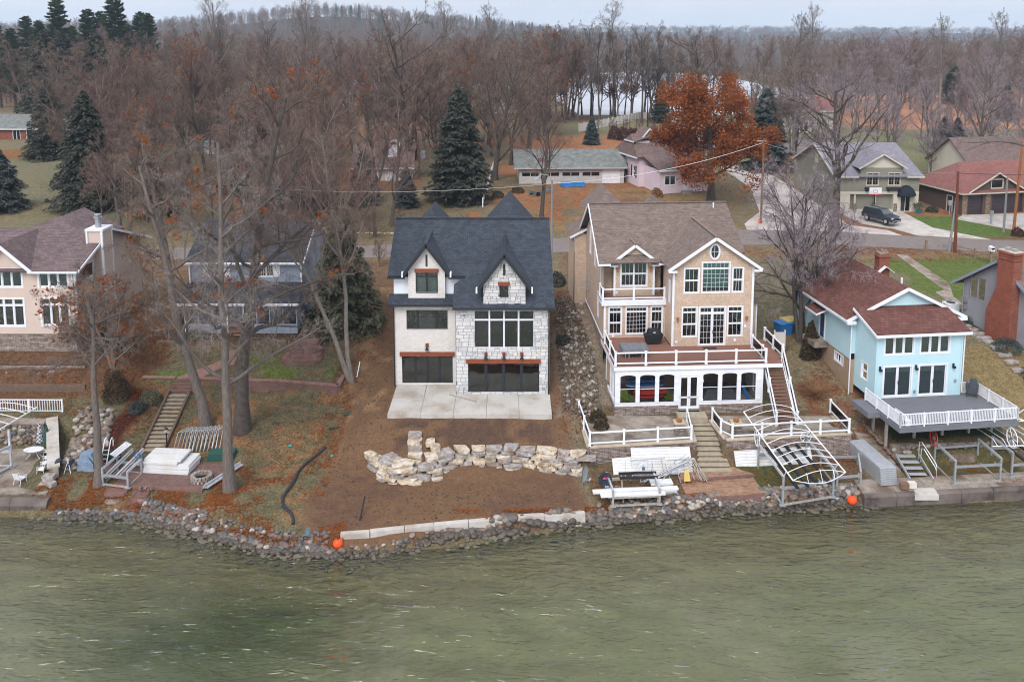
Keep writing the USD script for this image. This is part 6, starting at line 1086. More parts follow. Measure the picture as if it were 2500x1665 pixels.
def field(n, xr, yr, dens):
    y = yr[0] + (yr[1] - yr[0]) * rf_.uniform(0, 1, n) ** 1.3; x = rf_.uniform(-1, 1, n) * y * .66 + xr
    m = rf_.random(n) < dens(x, y); return x[m], y[m]
x1, y1 = field(2600, 0, (300, 800), lambda x, y: np.where(inpoly(POND.buffer(6), x, y), 0, np.where((x > 70) & (y < 350), .15, .9)) * np.where((x > -10) & (y > 480), .45, 1) * np.where((x < 0) & (y < 330), .6, 1))
x2, y2 = field(8000, 0, (800, 1900), lambda x, y: np.clip((hills(x, y) - 1) / 8, 0, 1) + .16 * (meshkit.noise(np.stack([x / 160, y / 160, 0 * x], -1), 4) > .5))
x3, y3 = field(2600, 0, (1900, 4200), lambda x, y: np.clip(.35 + hills(x, y) / 30, 0, 1))
X, Y_ = np.concatenate([x1, x2, x3]), np.concatenate([y1, y2, y3]); S_ = np.where(Y_ > 1900, rf_.uniform(1.4, 2.2, len(X)), rf_.uniform(.7, 1.05, len(X))); 
instancer('far_wood', LT, np.stack([X, Y_, G(X, Y_)], -1), np.stack([S_ * np.where(Y_ > 1900, 2.2, 1), S_ * np.where(Y_ > 1900, 2.2, 1), S_ * np.where(Y_ > 1900, .55, 1)], -1), rf_, 'far bare wood covering the hills and the land round the pond', 'woodland')
nc = 110; yc = rf_.uniform(1050, 1700, nc); xc = rf_.uniform(-.18, .1, nc) * yc - 40; cn = spruce(91, 19, 4.5, 70, 1.7, 16)
instancer('far_conifers', [(*cn[1], 'needle_pine')], np.stack([xc, yc, G(xc, yc)], -1), np.repeat(rf_.uniform(.8, 1.15, (nc, 1)), 3, 1), rf_, 'dark conifers fringing the right end of the far hill', 'woodland')
# ------------------------------------------------------------------ stones of the shore
mat('timber', (.17, .115, .085), (.10, .066, .05), scale=4, stretch=(1, 1, 5), rough=.95)
for i, (a, b) in enumerate([((.29, .255, .22), (.16, .14, .12)), ((.165, .148, .135), (.085, .075, .068)), ((.36, .275, .22), (.21, .15, .118)), ((.24, .16, .128), (.135, .088, .07)), ((.50, .455, .41), (.32, .285, .255)), ((.16, .165, .175), (.085, .09, .098))]):
    mat(f'rock_{i}', a, b, scale=7, rough=.75, bump=.35, bs=18, spec=.35, rnd=.22, isl=.22)
mat('rock_wet', (.15, .122, .098), (.07, .057, .046), scale=6, rough=.5, spec=.4, isl=.4)
mat('rock_sunk', (.24, .215, .155), (.15, .135, .10), scale=4, rough=.8, isl=.4)
mat('boulder_cream', (.60, .53, .415), (.33, .275, .205), scale=4.5, rough=.9, bump=1.0, bs=8, c3=(.23, .165, .11), s3=1.6, lo=.36, hi=.62)
mat('boulder_gray', (.40, .375, .36), (.20, .19, .19), scale=4.5, rough=.9, bump=1.0, bs=8, c3=(.22, .16, .125), s3=1.5, lo=.36, hi=.62)
mat('boulder_tan', (.52, .43, .31), (.29, .22, .15), scale=4.5, rough=.9, bump=1.0, bs=8, c3=(.55, .52, .48), s3=1.5, lo=.36, hi=.62)
rk = np.random.default_rng(77)
ICO = trimesh.creation.icosphere(1, 1.0); IV, IF = np.array(ICO.vertices), np.array(ICO.faces)
def rock(c, r, flat=.7, rough=.22):
    s = np.array([rk.uniform(.8, 1.3), rk.uniform(.75, 1.1), flat * rk.uniform(.8, 1.2)]) * r
    n = meshkit.noise(IV * 1.3 + rk.uniform(0, 90, 3), 1); v = IV * (1 - rough + 2 * rough * n)[:, None] * s
    a = rk.uniform(0, 6.28); ca, sa = math.cos(a), math.sin(a); v = v @ np.array([[ca, sa, 0], [-sa, ca, 0], [0, 0, 1]])
    t = rk.normal(0, .25); ct, st = math.cos(t), math.sin(t); v = v @ np.array([[1, 0, 0], [0, ct, st], [0, -st, ct]])
    return v + np.array(c), IF
def block(c, l, d, h, rot, j=.13):
    """An irregular quarried block: a jittered chamfered box."""
    v = []
    for sz in (-1, 1):
        for (x, y) in ((-1, -.7), (-.75, -1), (.1, -1.08), (.8, -1), (1, -.6), (1, .8), (.2, 1), (-.9, 1)):
            v.append([x * l / 2 * (1 + rk.normal(0, j * .6)), y * d / 2 * (1 + rk.normal(0, j)), sz * h / 2 * (1 + rk.normal(0, j * .8))])
    v = np.array(v); m = trimesh.convex.convex_hull(v); v, f = np.array(m.vertices), np.array(m.faces)
    ca, sa = math.cos(rot), math.sin(rot); return v @ np.array([[ca, sa, 0], [-sa, ca, 0], [0, 0, 1]]) + np.array(c), f
# boulder retaining wall
BW = thing('boulder_wall', 'retaining wall of stacked cream limestone boulders with stone steps in the bare yard', 'wall', (-3, 61.5, 1.2), world=True)
bp = np.array([(-10.7, 61.7), (-9.9, 60.8), (-8.9, 60.0), (-8.0, 59.7), (-6.8, 60.05), (-5.4, 60.5), (-4.2, 61.2), (-2.6, 61.75), (-1.0, 61.9), (1.0, 61.8), (3.1, 61.35), (5.35, 60.9)])
bl_ = np.r_[0, np.cumsum(np.linalg.norm(np.diff(bp, axis=0), axis=1))]
BM = ['boulder_cream', 'boulder_gray', 'boulder_gray', 'boulder_tan']
for cN in range(6):
    s = -.1 if cN < 5 else .9; 
    while s < bl_[-1]:
        l = rk.uniform(.8, 1.7); m = s + l / 2
        if m > bl_[-1] + .1: break
        x, y = np.interp(m, bl_, bp[:, 0]), np.interp(m, bl_, bp[:, 1]); i = min(np.searchsorted(bl_, m), len(bp) - 1); d = bp[i] - bp[i - 1]; a = math.atan2(d[1], d[0]); nn = np.array([-math.sin(a), math.cos(a)])
        if m < 4.6: z0, stp = 1.02, .225
        else: z0, stp = 1.08, .255
        if -7.3 < x < -6.3 and cN > 1: s += l; continue
        dep = rk.uniform(.65, .95) * (1.35 if cN == 5 else 1); off = .12 * cN + dep / 2 - .35 + rk.normal(0, .07)
        part(BW, 'boulder', block((x + nn[0] * off, y + nn[1] * off, z0 + stp * (cN + .5) + rk.normal(0, .02)), l * .94, dep, stp * rk.uniform(.86, 1.0), a + rk.normal(0, .09)), BM[rk.integers(4)]); s += l
for k in range(8): part(BW, 'step_stone', block((-6.95 - .06 * k, 59.75 + .52 * k, 1.2 + .265 * k), 1.05, .75, .32, rk.normal(0, .05), .05), BM[rk.integers(4)])
for x, y, z, l in ((-6.1, 62.6, 2.85, .8), (-5.7, 61.9, 2.75, .9), (-10.5, 61.9, 2.15, 1.0)): part(BW, 'boulder', block((x, y, z), l, .7, .35, rk.uniform(0, 3)), 'boulder_cream')
# old concrete sea wall before the bare yard
SW = thing('broken_seawall', 'broken pale concrete sea wall along the bare yard', 'wall', (-2, 55, 0), world=True)
sw = [(-11.2, 53.8), (-9.3, 54.0), (-7.1, 54.45), (-5.2, 54.85), (-2.9, 55.2), (-.5, 55.65), (2.2, 56.0), (5.0, 56.3)]
for i, (a, b) in enumerate(zip(sw[:-1], sw[1:])): part(SW, 'wall_segment', MB().bar((*a, .38 + .03 * (i % 3)), (b[0] - .04, b[1], .40), .42, 1.0 + .06 * (i % 2)), 'concrete')
part(SW, 'fallen_slab', MB().bar((-6.3, 53.75, .18), (-4.9, 54.25, .32), .5, .14), 'concrete_old')
# riprap
RR = thing('stone_riprap', 'band of rounded grey and pink fieldstones lining the shore', 'riprap', (-4, 56, 0), world=True)
stones, sunk, wetm = [], MB(), MB()
def band(x0, x1, a, b, n, r=(.12, .30), dens=1.0):
    for _ in range(n):
        x = rk.uniform(x0, x1); y = shore(x) + rk.uniform(a, b); stones.append((x, float(y), rk.uniform(*r)))
band(-32, -26, -.3, .4, 240, (.09, .25)); band(-26, -11.5, -.2, .5, 520, (.08, .25)); band(-25.8, -20.8, .5, 1.6, 260, (.10, .22)); band(-20.5, -12, .4, 1.5, 170, (.06, .2))
band(-4.5, 6.2, -.2, .5, 320, (.08, .32)); band(6, 24.8, -.2, .7, 820, (.08, .28)); band(17.5, 24.8, .6, 1.3, 240, (.10, .27)); band(6, 12, .5, 1.1, 90, (.1, .24)); band(-11.5, -4.5, -.5, .4, 120, (.1, .22))
stones.sort(key=lambda s: (-(s[2] * (1 if s[1] - shore(s[0]) > 0.05 else .55))))
piles = [MB() for _ in range(6)]
for i, (x, y, r) in enumerate(stones):
    z = g1(x, y) + r * .32; dry = y - shore(x)
    q = rock((x, y, z), r)
    if i < 290: part(RR, 'stone', q, 'rock_wet' if dry < .12 else f'rock_{[0, 1, 2, 3, 4, 0, 1, 5][rk.integers(8)]}', smooth=True)
    elif dry < .15: wetm.add(*q)
    else: piles[rk.integers(6) if x > -11 or rk.random() < .3 else (1, 3, 5)[rk.integers(3)]].add(*q)
for i, m in enumerate(piles): part(RR, 'small_stones', m, f'rock_{i}', smooth=True, kind='stuff')
part(RR, 'wet_stones', wetm, 'rock_wet', smooth=True, kind='stuff')
for _ in range(520):
    x = rk.uniform(-34, 26); y = shore(x) - abs(rk.normal(0, .7)) - .1; sunk.add(*rock((x, y, g1(x, y) + .02), rk.uniform(.08, .26), .5))
single('sunken_stones', sunk, 'rock_sunk', 'stones lying under the shallow water along the shore', 'stones', True, kind='stuff')
CB = thing('cobble_bank', 'bank of fieldstones and leaves beside the capped terrace wall on the left', 'bank', (-32.5, 64, 1.5), world=True)
k = 0; cbs = []
for _ in range(330): cbs.append((rk.uniform(-34, -31.2), rk.uniform(61.5, 68), rk.uniform(.1, .3)))
cbs.sort(key=lambda s: -s[2]); cm = MB()
for i, (x, y, r) in enumerate(cbs):
    x += (y - 64) * -.25; q = rock((x, y, g1(x, y) + r * .3), r)
    if i < 140: part(CB, 'stone', q, f'rock_{rk.integers(5)}', smooth=True)
    else: cm.add(*q)
part(CB, 'small_stones', cm, 'rock_0', smooth=True, kind='stuff')
def cobblewall(t, p, q, z0, z1, r=(.12, .26), n=150, nm='stone', cap=220):
    p, q = np.array(p, float), np.array(q, float); d = q - p; l = np.linalg.norm(d); a = d / l; n_ = np.array([a[1], -a[0]]); put = []
    for _ in range(n * 6):
        u, z, rr = rk.uniform(0, l), rk.uniform(z0 + .05, z1 - .08), rk.uniform(*r)
        if all((u - b) ** 2 + (z - c) ** 2 > ((rr + e) * .78) ** 2 for b, c, e in put): put.append((u, z, rr))
        if len(put) >= n: break
    for u, z, rr in put:
        c = p + a * u + n_ * .02; v, f = rock((0, 0, 0), rr, .8); part(t, nm, (v * np.array([1, 1, 1]) @ np.array([[a[0], a[1], 0], [n_[0] * .6, n_[1] * .6, 0], [0, 0, 1]]) + np.array([c[0], c[1], z]), f), f'rock_{rk.integers(6)}', smooth=True)
CW = thing('cobble_wall', 'terrace wall of set fieldstones with a pale block cap below the white picket fence', 'wall', (-40, 65.6, .85), world=True)
part(CW, 'wall_core', MB().box(-48, -36.75, 65.75, 67.0, .6, 2.82), 'concrete_old'); cobblewall(CW, (-48, 65.72), (-36.8, 65.72), .85, 2.85, n=190)
for i in range(11): part(CW, 'cap_block', MB().box(-48 + i * 1.03, -46.99 + i * 1.03, 65.6, 66.35, 2.84, 2.96), 'concrete_old')
cwp = np.array([(-36.55, 66.6, 2.96), (-33.35, 60.5, 1.95)])
for i in range(11):
    a, b = cwp[0] + (cwp[1] - cwp[0]) * i / 11, cwp[0] + (cwp[1] - cwp[0]) * (i + .97) / 11; part(CW, 'cap_block', MB().bar(a, b, .85, .14), 'concrete')
part(CW, 'side_wall', MB().hexa([(-36.9, 66.6, .5), (-36.2, 66.6, .5), (-33.0, 60.5, .5), (-33.7, 60.5, .5), (-36.9, 66.6, 2.9), (-36.2, 66.6, 2.9), (-33.0, 60.5, 1.9), (-33.7, 60.5, 1.9)]), 'concrete_old')
for x, y, z, l in ((-33.5, 60.1, 1.45, .9), (-33.3, 59.8, 1.15, 1.0), (-33.6, 59.9, .95, 1.1)): part(CW, 'end_stone', block((x, y, z), l, .6, .3, rk.normal(0, .3)), 'boulder_gray')
PF = thing('picket_fence', 'white vinyl picket fence on the cobble terrace at the left edge', 'fence', (-42, 67.6, 2.9), world=True); picket_rail(PF, [(-47.0, 67.7), (-36.2, 67.6)], 2.98, h=1.05, sp=.2, posts=2.6)
# left slab and its sea wall
LS = thing('waterfront_slab', 'stained concrete slab with rounded sea wall at the left edge', 'slab', (-37, 61, .8), world=True)
lsp = Polygon([(-48, 58.7), (-32.9, 58.7), (-33.6, 60.2), (-36.6, 65.75), (-48, 65.75)])
for i in range(5):
    for a, b in ((58.7, 61.2), (61.22, 63.5), (63.52, 65.75)):
        for q in polys(lsp.intersection(sbox(-48.5 + i * 3.1, a, -45.42 + i * 3.1, b))): part(LS, 'slab', MB().prism(list(q.exterior.coords)[:-1], .5, .92), 'concrete_old')
for i in range(5):
    m = MB(); m.tube([(-45.5 + i * 2.6, 58.2, .42), (-42.93 + i * 2.6, 58.2, .42)], .5, 10); m.box(-45.5 + i * 2.6, -42.93 + i * 2.6, 57.95, 58.75, -.8, .5); part(LS, 'wall_cap', m, 'concrete_wet')
# ------------------------------------------------------------------ tan house terrace
mat('ledge_cap', (.44, .37, .28), (.33, .27, .20), rough=.9, scale=2)
TR = thing('ledgestone_terrace', 'patio terrace held by a brown ledgestone wall with pale cap before the tan house', 'terrace', (14, 63, 1.2), world=True)
def rwall(t, pts, z0, z1, w=.35, m='ledgestone', cap='ledge_cap', cw=.5, ch=.1, capn='cap'):
    for a, b in zip(pts[:-1], pts[1:]):
        part(t, 'wall', MB().bar((*a, (z0 + z1) / 2), (*b, (z0 + z1) / 2), w, z1 - z0), m)
        if cap: part(t, capn, MB().bar((*a, z1 + ch / 2), (*b, z1 + ch / 2), cw, ch), cap)
rwall(TR, [(5.45, 67.3), (5.75, 61.75), (13.5, 62.7)], .9, 2.9); rwall(TR, [(13.6, 62.6), (13.85, 66.2)], .9, 2.9, capn='cap'); rwall(TR, [(15.75, 66.2), (16.15, 63.05)], .9, 2.9); rwall(TR, [(16.1, 62.9), (25.8, 63.95), (25.7, 67.0)], .9, 2.9)
for a in ([(5.9, 62.0), (13.6, 62.9), (13.7, 66.9), (5.7, 66.9)], [(16.0, 63.2), (25.6, 64.2), (25.4, 66.9), (15.9, 66.9)]): part(TR, 'patio_floor', MB().prism(a, 2.6, 2.99), 'concrete_old')
for x in (8.6, 11.2, 18.9, 22): part(TR, 'patio_slab', MB().box(x - 1.1, x + 1.25, 64.2, 66.9, 2.9, 3.005), 'concrete_old')
part(TR, 'stoop', MB().box(13.1, 15.4, 65.9, 67.0, 2.9, 3.3), 'concrete_step')
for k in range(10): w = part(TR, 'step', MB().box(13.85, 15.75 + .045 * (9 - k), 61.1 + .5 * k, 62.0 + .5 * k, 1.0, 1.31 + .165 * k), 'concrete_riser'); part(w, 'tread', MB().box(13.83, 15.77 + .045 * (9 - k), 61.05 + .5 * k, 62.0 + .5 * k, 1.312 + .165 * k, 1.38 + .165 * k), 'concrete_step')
TRR = thing('terrace_railing', 'white post and rail fence with clear panels round the ledgestone terrace', 'railing', (14, 63, 3), world=True)
railing(TRR, [(5.35, 67.2), (5.75, 61.75), (13.45, 62.75), (13.75, 65.9)], 3.0, h=1.0, step=2.45, post=.15); railing(TRR, [(15.75, 65.9), (15.95, 63.9), (16.6, 63.0), (25.75, 63.95), (25.6, 67.5)], 3.0, h=1.0, step=2.45, post=.15)
for i, x in enumerate((12.75, 17.1)):
    t = thing('stone_pedestal', ['grey stone pedestal with round copper lamp left of the terrace steps', 'grey stone pedestal with round copper lamp right of the terrace steps'][i], 'pedestal', (x, 63.9, 3.0))
    part(t, 'base', MB().box(-.35, .35, -.35, .35, 0, .8), 'ledgestone'); part(t, 'cap', MB().box(-.42, .42, -.42, .42, .8, .9), 'ledge_cap'); part(t, 'lamp', MB().cyl((0, 0), .22, .98, 1.12, 10).cyl((0, 0), .12, .9, 1.0, 8).ball((0, 0, 1.14), .1), 'copper')
bmat('paver', (.40, .25, .16), (.26, .14, .09), (.10, .07, .05), .24, .12, .012, 'floor', bump=.8, noise=.25)
PV = thing('paver_landing', 'two stepped landings of tan and brown brick pavers at the foot of the terrace stairs', 'paving', (15, 59, 1), world=True)
part(PV, 'upper_landing', MB().prism([(12.1, 59.95), (17.7, 60.75), (16.3, 61.9), (13.5, 61.4), (12.4, 61.3)], .7, 1.32), 'paver'); part(PV, 'lower_landing', MB().prism([(12.3, 57.75), (17.85, 58.45), (17.6, 60.7), (12.15, 59.9)], .5, 1.1), 'paver'); part(PV, 'edge', MB().bar((12.3, 57.72, .85), (17.85, 58.42, .85), .1, .5).bar((12.1, 59.92, 1.15), (17.7, 60.72, 1.15), .1, .35), 'brick_dull')
# ------------------------------------------------------------------ right sea wall
RS = thing('capped_seawall', 'concrete sea wall with slab walk along the water at the right', 'wall', (32, 59.5, 0), world=True)
for i in range(9):
    x0, x1 = 24.9 + i * 2.4, 27.27 + i * 2.4; y0, y1 = float(shore(x0)), float(shore(x1))
    part(RS, 'slab', MB().hexa([(x0, y0 + .1, .5), (x1, y1 + .1, .5), (x1, y1 + 1.75, .6), (x0, y0 + 1.75, .6), (x0, y0 + .1, .93), (x1, y1 + .1, .93), (x1, y1 + 1.75, 1.03), (x0, y0 + 1.75, 1.03)]), 'concrete_old')
    m = MB(); m.tube([(x0, y0 + .05, .62), (x1, y1 + .05, .62)], .3, 8); m.hexa([(x0, y0 - .25, -.8), (x1, y1 - .25, -.8), (x1, y1 + .1, -.8), (x0, y0 + .1, -.8), (x0, y0 - .25, .72), (x1, y1 - .25, .72), (x1, y1 + .1, .72), (x0, y0 + .1, .72)]); part(RS, 'wall_cap', m, 'concrete_wet')
part(RS, 'water_step', MB().box(28.6, 30.3, 58.75, 59.2, .4, .8).box(28.65, 30.2, 58.9, 59.4, .8, .98), 'concrete')
UW = thing('fieldstone_wall', 'low fieldstone wall in the shade under the grey deck', 'wall', (33, 64, 1), world=True); part(UW, 'wall_core', MB().bar((28.8, 63.35, 1.55), (39, 64.3, 1.55), .4, 1.5), 'concrete_old'); cobblewall(UW, (28.8, 63.1), (39, 64.05), .95, 2.3, (.14, .27), 80); part(UW, 'concrete_slab', MB().box(33.0, 35.0, 62.9, 63.4, .95, 1.6), 'concrete_old')
SS = thing('stone_side_steps', 'weathered concrete steps climbing between the terrace and the pale blue house', 'steps', (27.5, 66, 1), world=True)
for k in range(15):
    t = k / 14; x, y = 28.2 - 1.5 * t, 61.9 + 10.3 * t; part(SS, 'step', MB().hexa([(x - .75, y - .3, 0.9 + 2.85 * t - .3), (x + .65, y - .25, .9 + 2.85 * t - .3), (x + .6, y + .75, .9 + 2.85 * t - .3), (x - .8, y + .7, .9 + 2.85 * t - .3), (x - .75, y - .3, 1.15 + 2.85 * t), (x + .65, y - .25, 1.15 + 2.85 * t), (x + .6, y + .75, 1.15 + 2.85 * t), (x - .8, y + .7, 1.15 + 2.85 * t)]), 'concrete_old')
mc = np.random.default_rng(3)
for k in range(20):
    t = k / 19; part(SS, 'edge_stone', rock((29.2 - 1.5 * t + mc.normal(0, .05), 61.6 + 5 * t, 1.2 + 1.6 * t), .2, .7), 'rock_3', smooth=True)
# ------------------------------------------------------------------ blue-grey house garden
BT = thing('brick_terrace_wall', 'long red brick retaining wall of the lawn before the blue-grey house', 'wall', (-22, 71.5, 3), world=True)
bmat('brick_cap', (.30, .15, .12), (.22, .10, .085), (.25, .2, .17), .1, .22, .01, 'floor', bump=.6, noise=.25)
rwall(BT, [(-31.6, 72.15), (-28.7, 71.95)], 3.2, 4.08, .3, 'brick_dull', 'brick_cap', .4); rwall(BT, [(-26.5, 71.85), (-20, 71.35), (-14.55, 70.35), (-14.4, 74.2)], 2.5, 4.08, .3, 'brick_dull', 'brick_cap', .4)
TS = thing('timber_steps', 'timber-edged garden steps climbing the slope beside the leaning tree', 'steps', (-27.7, 67, 1.3), world=True)
for k in range(14):
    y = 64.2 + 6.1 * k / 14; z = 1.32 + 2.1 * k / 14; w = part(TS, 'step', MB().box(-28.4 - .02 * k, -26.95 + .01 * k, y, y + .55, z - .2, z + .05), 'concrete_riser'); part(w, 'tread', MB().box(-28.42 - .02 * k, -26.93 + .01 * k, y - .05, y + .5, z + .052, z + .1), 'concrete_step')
for x in (-28.55, -26.8): part(TS, 'side_timber', MB().bar((x, 64.0, 1.42), (x - .1, 70.4, 3.65), .16, .2), 'timber')
for k in range(4): part(TS, 'brick_step', MB().box(-28.7, -26.5, 70.45 + .38 * k, 70.95 + .38 * k, 3.1, 3.58 + .15 * k), 'brick_dull')
drape('brick_path', [(-28.6, 71.95), (-26.6, 71.9), (-24.9, 73.4), (-24.2, 73.6), (-24.2, 77.2), (-25.3, 77.2), (-25.3, 74.2), (-26.4, 73.4)], .05, 'brick_cap', 'red brick path crossing the terrace lawn from the steps', 'path')
CS = thing('brick_round_steps', 'fan of red brick steps rising to the screened porch', 'steps', (-18.3, 75, 5), world=True)
for k in range(5):
    w, y = 1.75 - .18 * k, 73.5 + .5 * k; c = .55 if k < 3 else 0; part(CS, 'step', MB().prism([(-18.4 - w + c, y), (-18.4 + w - c, y), (-18.4 + w, y + c), (-18.4 + w, 77.0), (-18.4 - w, 77.0), (-18.4 - w, y + c)], 4.4, 5.05 + .19 * k), 'brick_dull')
TW = thing('timber_wall', 'dark landscape timber wall below the screened porch', 'wall', (-25, 76.3, 5), world=True)
for x0, x1 in ((-32, -25.6), (-24.0, -20.3), (-16.4, -14.6)):
    for k in range(4): part(TW, 'timber', MB().box(x0, x1, 76.15 + .05 * k, 76.36 + .05 * k, 5.0 + .2 * k, 5.19 + .2 * k), 'timber')
LP = thing('lake_brick_patio', 'small red brick waterfront patio with brick edge and steps among the leaves', 'patio', (-25, 60.8, 1), world=True)
bmat('brick_floor', (.225, .135, .115), (.15, .09, .08), (.10, .06, .05), .22, .12, .014, 'floor', bump=.8, noise=.2)
part(LP, 'paving', MB().prism([(-28.5, 59.7), (-22, 58.85), (-20.6, 62.3), (-21.2, 63.2), (-28.3, 63.4), (-28.9, 62)], .6, 1.12), 'brick_floor'); part(LP, 'edge', MB().bar((-28.55, 59.68, .95), (-21.95, 58.83, .95), .24, .42), 'brick_dull')
part(LP, 'paving', MB().prism([(-32.2, 61.6), (-29.4, 61.2), (-29.3, 62.8), (-32.0, 63)], .8, 1.2), 'brick_floor')
for x, y, z, w, d, m in ((-28.2, 59.1, .95, 1.6, .8, 'brick_dull'), (-28.1, 58.5, .6, 1.2, .7, 'concrete_old'), (-26.3, 58.8, .95, 1.1, .7, 'brick_dull'), (-26.4, 58.25, .68, 1.2, .65, 'brick_dull'), (-26.5, 57.75, .42, 1.15, .6, 'brick_dull')): part(LP, 'step', block((x, y, z - .2), w, d, .42, .08, .03), m)
for k in range(7): part(LP, 'loose_brick', block((-26.5 + rk.uniform(0, .9), 58.9 + rk.uniform(-.2, .2), 1.18), .22, .11, .08, rk.uniform(0, 3), .02), 'brick_dull')

LW = thing('garden_walls', 'low timber and fieldstone walls stepping the leafy bank below the beige siding house', 'wall', (-41, 70.6, 3.6), world=True)
for k in range(4): part(LW, 'timber', MB().box(-49, -35.6, 70.05 + .05 * k, 70.3 + .05 * k, 3.35 + .21 * k, 3.55 + .21 * k), 'timber')
part(LW, 'ledge', MB().box(-49, -36.2, 71.55, 72.0, 4.3, 5.35), 'ledgestone'); part(LW, 'walk', MB().box(-49, -36.4, 72.0, 72.9, 5.0, 5.42), 'concrete_old')
for k in range(26): part(LW, 'stone', rock((-48.5 + .48 * k, 71.45 + rk.normal(0, .06), 4.75 + rk.normal(0, .08)), rk.uniform(.16, .3)), f'rock_{rk.integers(5)}', smooth=True)
# ------------------------------------------------------------------ boat lifts and dock gear
mat('orange_buoy', (.85, .085, .012), (.75, .06, .01), rough=.4, scale=1.5)
mat('hose_black', (.03, .034, .042), rough=.6)
mat('pipe_blue', (.11, .17, .20), rough=.6)
mat('cover_blue', (.20, .27, .37), (.13, .18, .26), rough=.8, scale=2.5, bump=.4, bs=5)
mat('cover_gray', (.17, .18, .20), (.10, .11, .125), rough=.7, scale=2.5, bump=.5, bs=6)
mat('cover_black', (.016, .017, .02), (.01, .01, .012), rough=.75, bump=.4, bs=6)
mat('chair_green', (.016, .07, .058), rough=.6)
mat('teal_paint', (.02, .21, .27), rough=.5)
mat('tarp_blue', (.02, .20, .52), (.015, .14, .40), rough=.6, scale=3)
mat('red_plastic', (.62, .05, .03), rough=.45)
mat('blue_plastic', (.03, .16, .42), rough=.45)
mat('yellow_plastic', (.62, .46, .14), rough=.5)
mat('lime_plastic', (.26, .36, .04), rough=.5)
mat('teal_plastic', (.02, .42, .36), rough=.5)
mat('dish_gray', (.34, .37, .40), rough=.5)
mat('dish_navy', (.030, .038, .06), rough=.45)
mat('sign_pink', (.75, .12, .22), rough=.5)
mat('pole_wood', (.20, .12, .075), (.12, .07, .045), rough=.9, scale=3, stretch=(4, 4, .4))
mat('pole_red', (.17, .05, .03), (.11, .035, .022), rough=.8, scale=3, stretch=(4, 4, .4))
mat('pole_orange', (.36, .15, .05), (.25, .10, .035), rough=.9, scale=3, stretch=(4, 4, .4))
mat('pole_gray', (.27, .27, .28), (.19, .185, .185), rough=.7, scale=3, stretch=(4, 4, .4))
mat('shrub_gray', (.20, .165, .13), (.12, .098, .078), rough=.9, isl=.4, scale=1); mat('cedar_board', (.34, .18, .085), (.24, .12, .06), rough=.9, scale=2, stretch=(3, 3, .5)); mat('rail_wood', (.26, .19, .13), (.17, .12, .085), rough=.95, scale=4)
mat('fence_cream', (.58, .55, .50), (.50, .47, .43), rough=.7, scale=.6)
mat('tan_box', (.50, .42, .20), rough=.6)
def winch(t, c, ax='y', R=.42, m='plastic_white'):
    w = MB().torus(c, R, .03, ax, 20, 6)
    for a in (0, 1.05, 2.1):
        d = np.array({'y': (math.cos(a), 0, math.sin(a)), 'x': (0, math.cos(a), math.sin(a))}[ax]) * R; w.bar(np.array(c) - d, np.array(c) + d, .03)
    part(t, 'winch_wheel', w, m); n = np.array({'y': (0, .1, 0), 'x': (.1, 0, 0)}[ax]); part(t, 'winch_hub', MB().tube([np.array(c) - n, np.array(c) + n], .12, 10), 'pipe_blue')
def lift(name, label, p, zb, hp, mat_='galv', beam_z=None, bunks=(), wheels=(), side_bunks=True, bm='carpet_black'):
    """Four-post boat lift over the corners p (front-left, front-right, back-right, back-left)."""
    p = [np.array([*q, zb]) for q in p]; c = sum(p) / 4; t = thing(name, label, 'boat lift', c, world=True)
    for i in range(4):
        part(t, 'base_rail', MB().bar(p[i], p[(i + 1) % 4], .10, .12), 'galv_old'); part(t, 'post', MB().bar(p[i], p[i] + [0, 0, hp], .13, .13, (1, 0, 0)), mat_); part(t, 'foot_pad', MB().box(p[i][0] - .2, p[i][0] + .2, p[i][1] - .15, p[i][1] + .15, zb - .06, zb - .0), mat_)
    bz = beam_z or hp * .72
    for a, b in ((0, 3), (1, 2)): part(t, 'side_beam', MB().bar(p[a] + [0, 0, hp - .05], p[b] + [0, 0, hp - .05], .11, .17), 'alu')
    for a, b in ((0, 1), (3, 2)): part(t, 'cross_beam', MB().bar(p[a] + [0, 0, bz], p[b] + [0, 0, bz], .12, .16), mat_)
    for f in bunks:
        a = p[0] + (p[1] - p[0]) * f; b = p[3] + (p[2] - p[3]) * f; e = (b - a) * .12; part(t, 'bunk', MB().bar(a - e + [0, 0, bz + .22], b + e + [0, 0, bz + .22], .2, .12), bm); part(t, 'bunk_bracket', MB().bar(a + [0, 0, bz], a + [0, 0, bz + .2], .08, .08, (1, 0, 0)).bar(b + [0, 0, bz], b + [0, 0, bz + .2], .08, .08, (1, 0, 0)), mat_)
    for i, ax, R, m, dz in wheels: winch(t, p[i] + [(-.12 if ax == 'y' else -.15), -.15 if ax == 'y' else 0, hp + dz], ax, R, m)
    return t, p
B1, p1 = lift('boat_lift', 'large boat lift with arched white canopy frame and black bunks above the stones', [(18.72, 57.25), (22.6, 58.35), (22.2, 62.95), (18.36, 62.1)], .9, 2.1, beam_z=1.2, bunks=(.22, .42, .62, .85), wheels=((3, 'x', .62, 'plastic_white', .45), (2, 'y', .4, 'plastic_white', .2)))
ca = [np.array(q, float) for q in ((19.15, 56.6, 3.05), (23.15, 57.7, 3.05), (21.9, 66.0, 4.1), (18.0, 65.2, 4.1))]
part(B1, 'canopy_rail', MB().tube([ca[0], ca[3]], .05, 6), 'plastic_white'); part(B1, 'canopy_rail', MB().tube([ca[1], ca[2]], .05, 6), 'plastic_white')
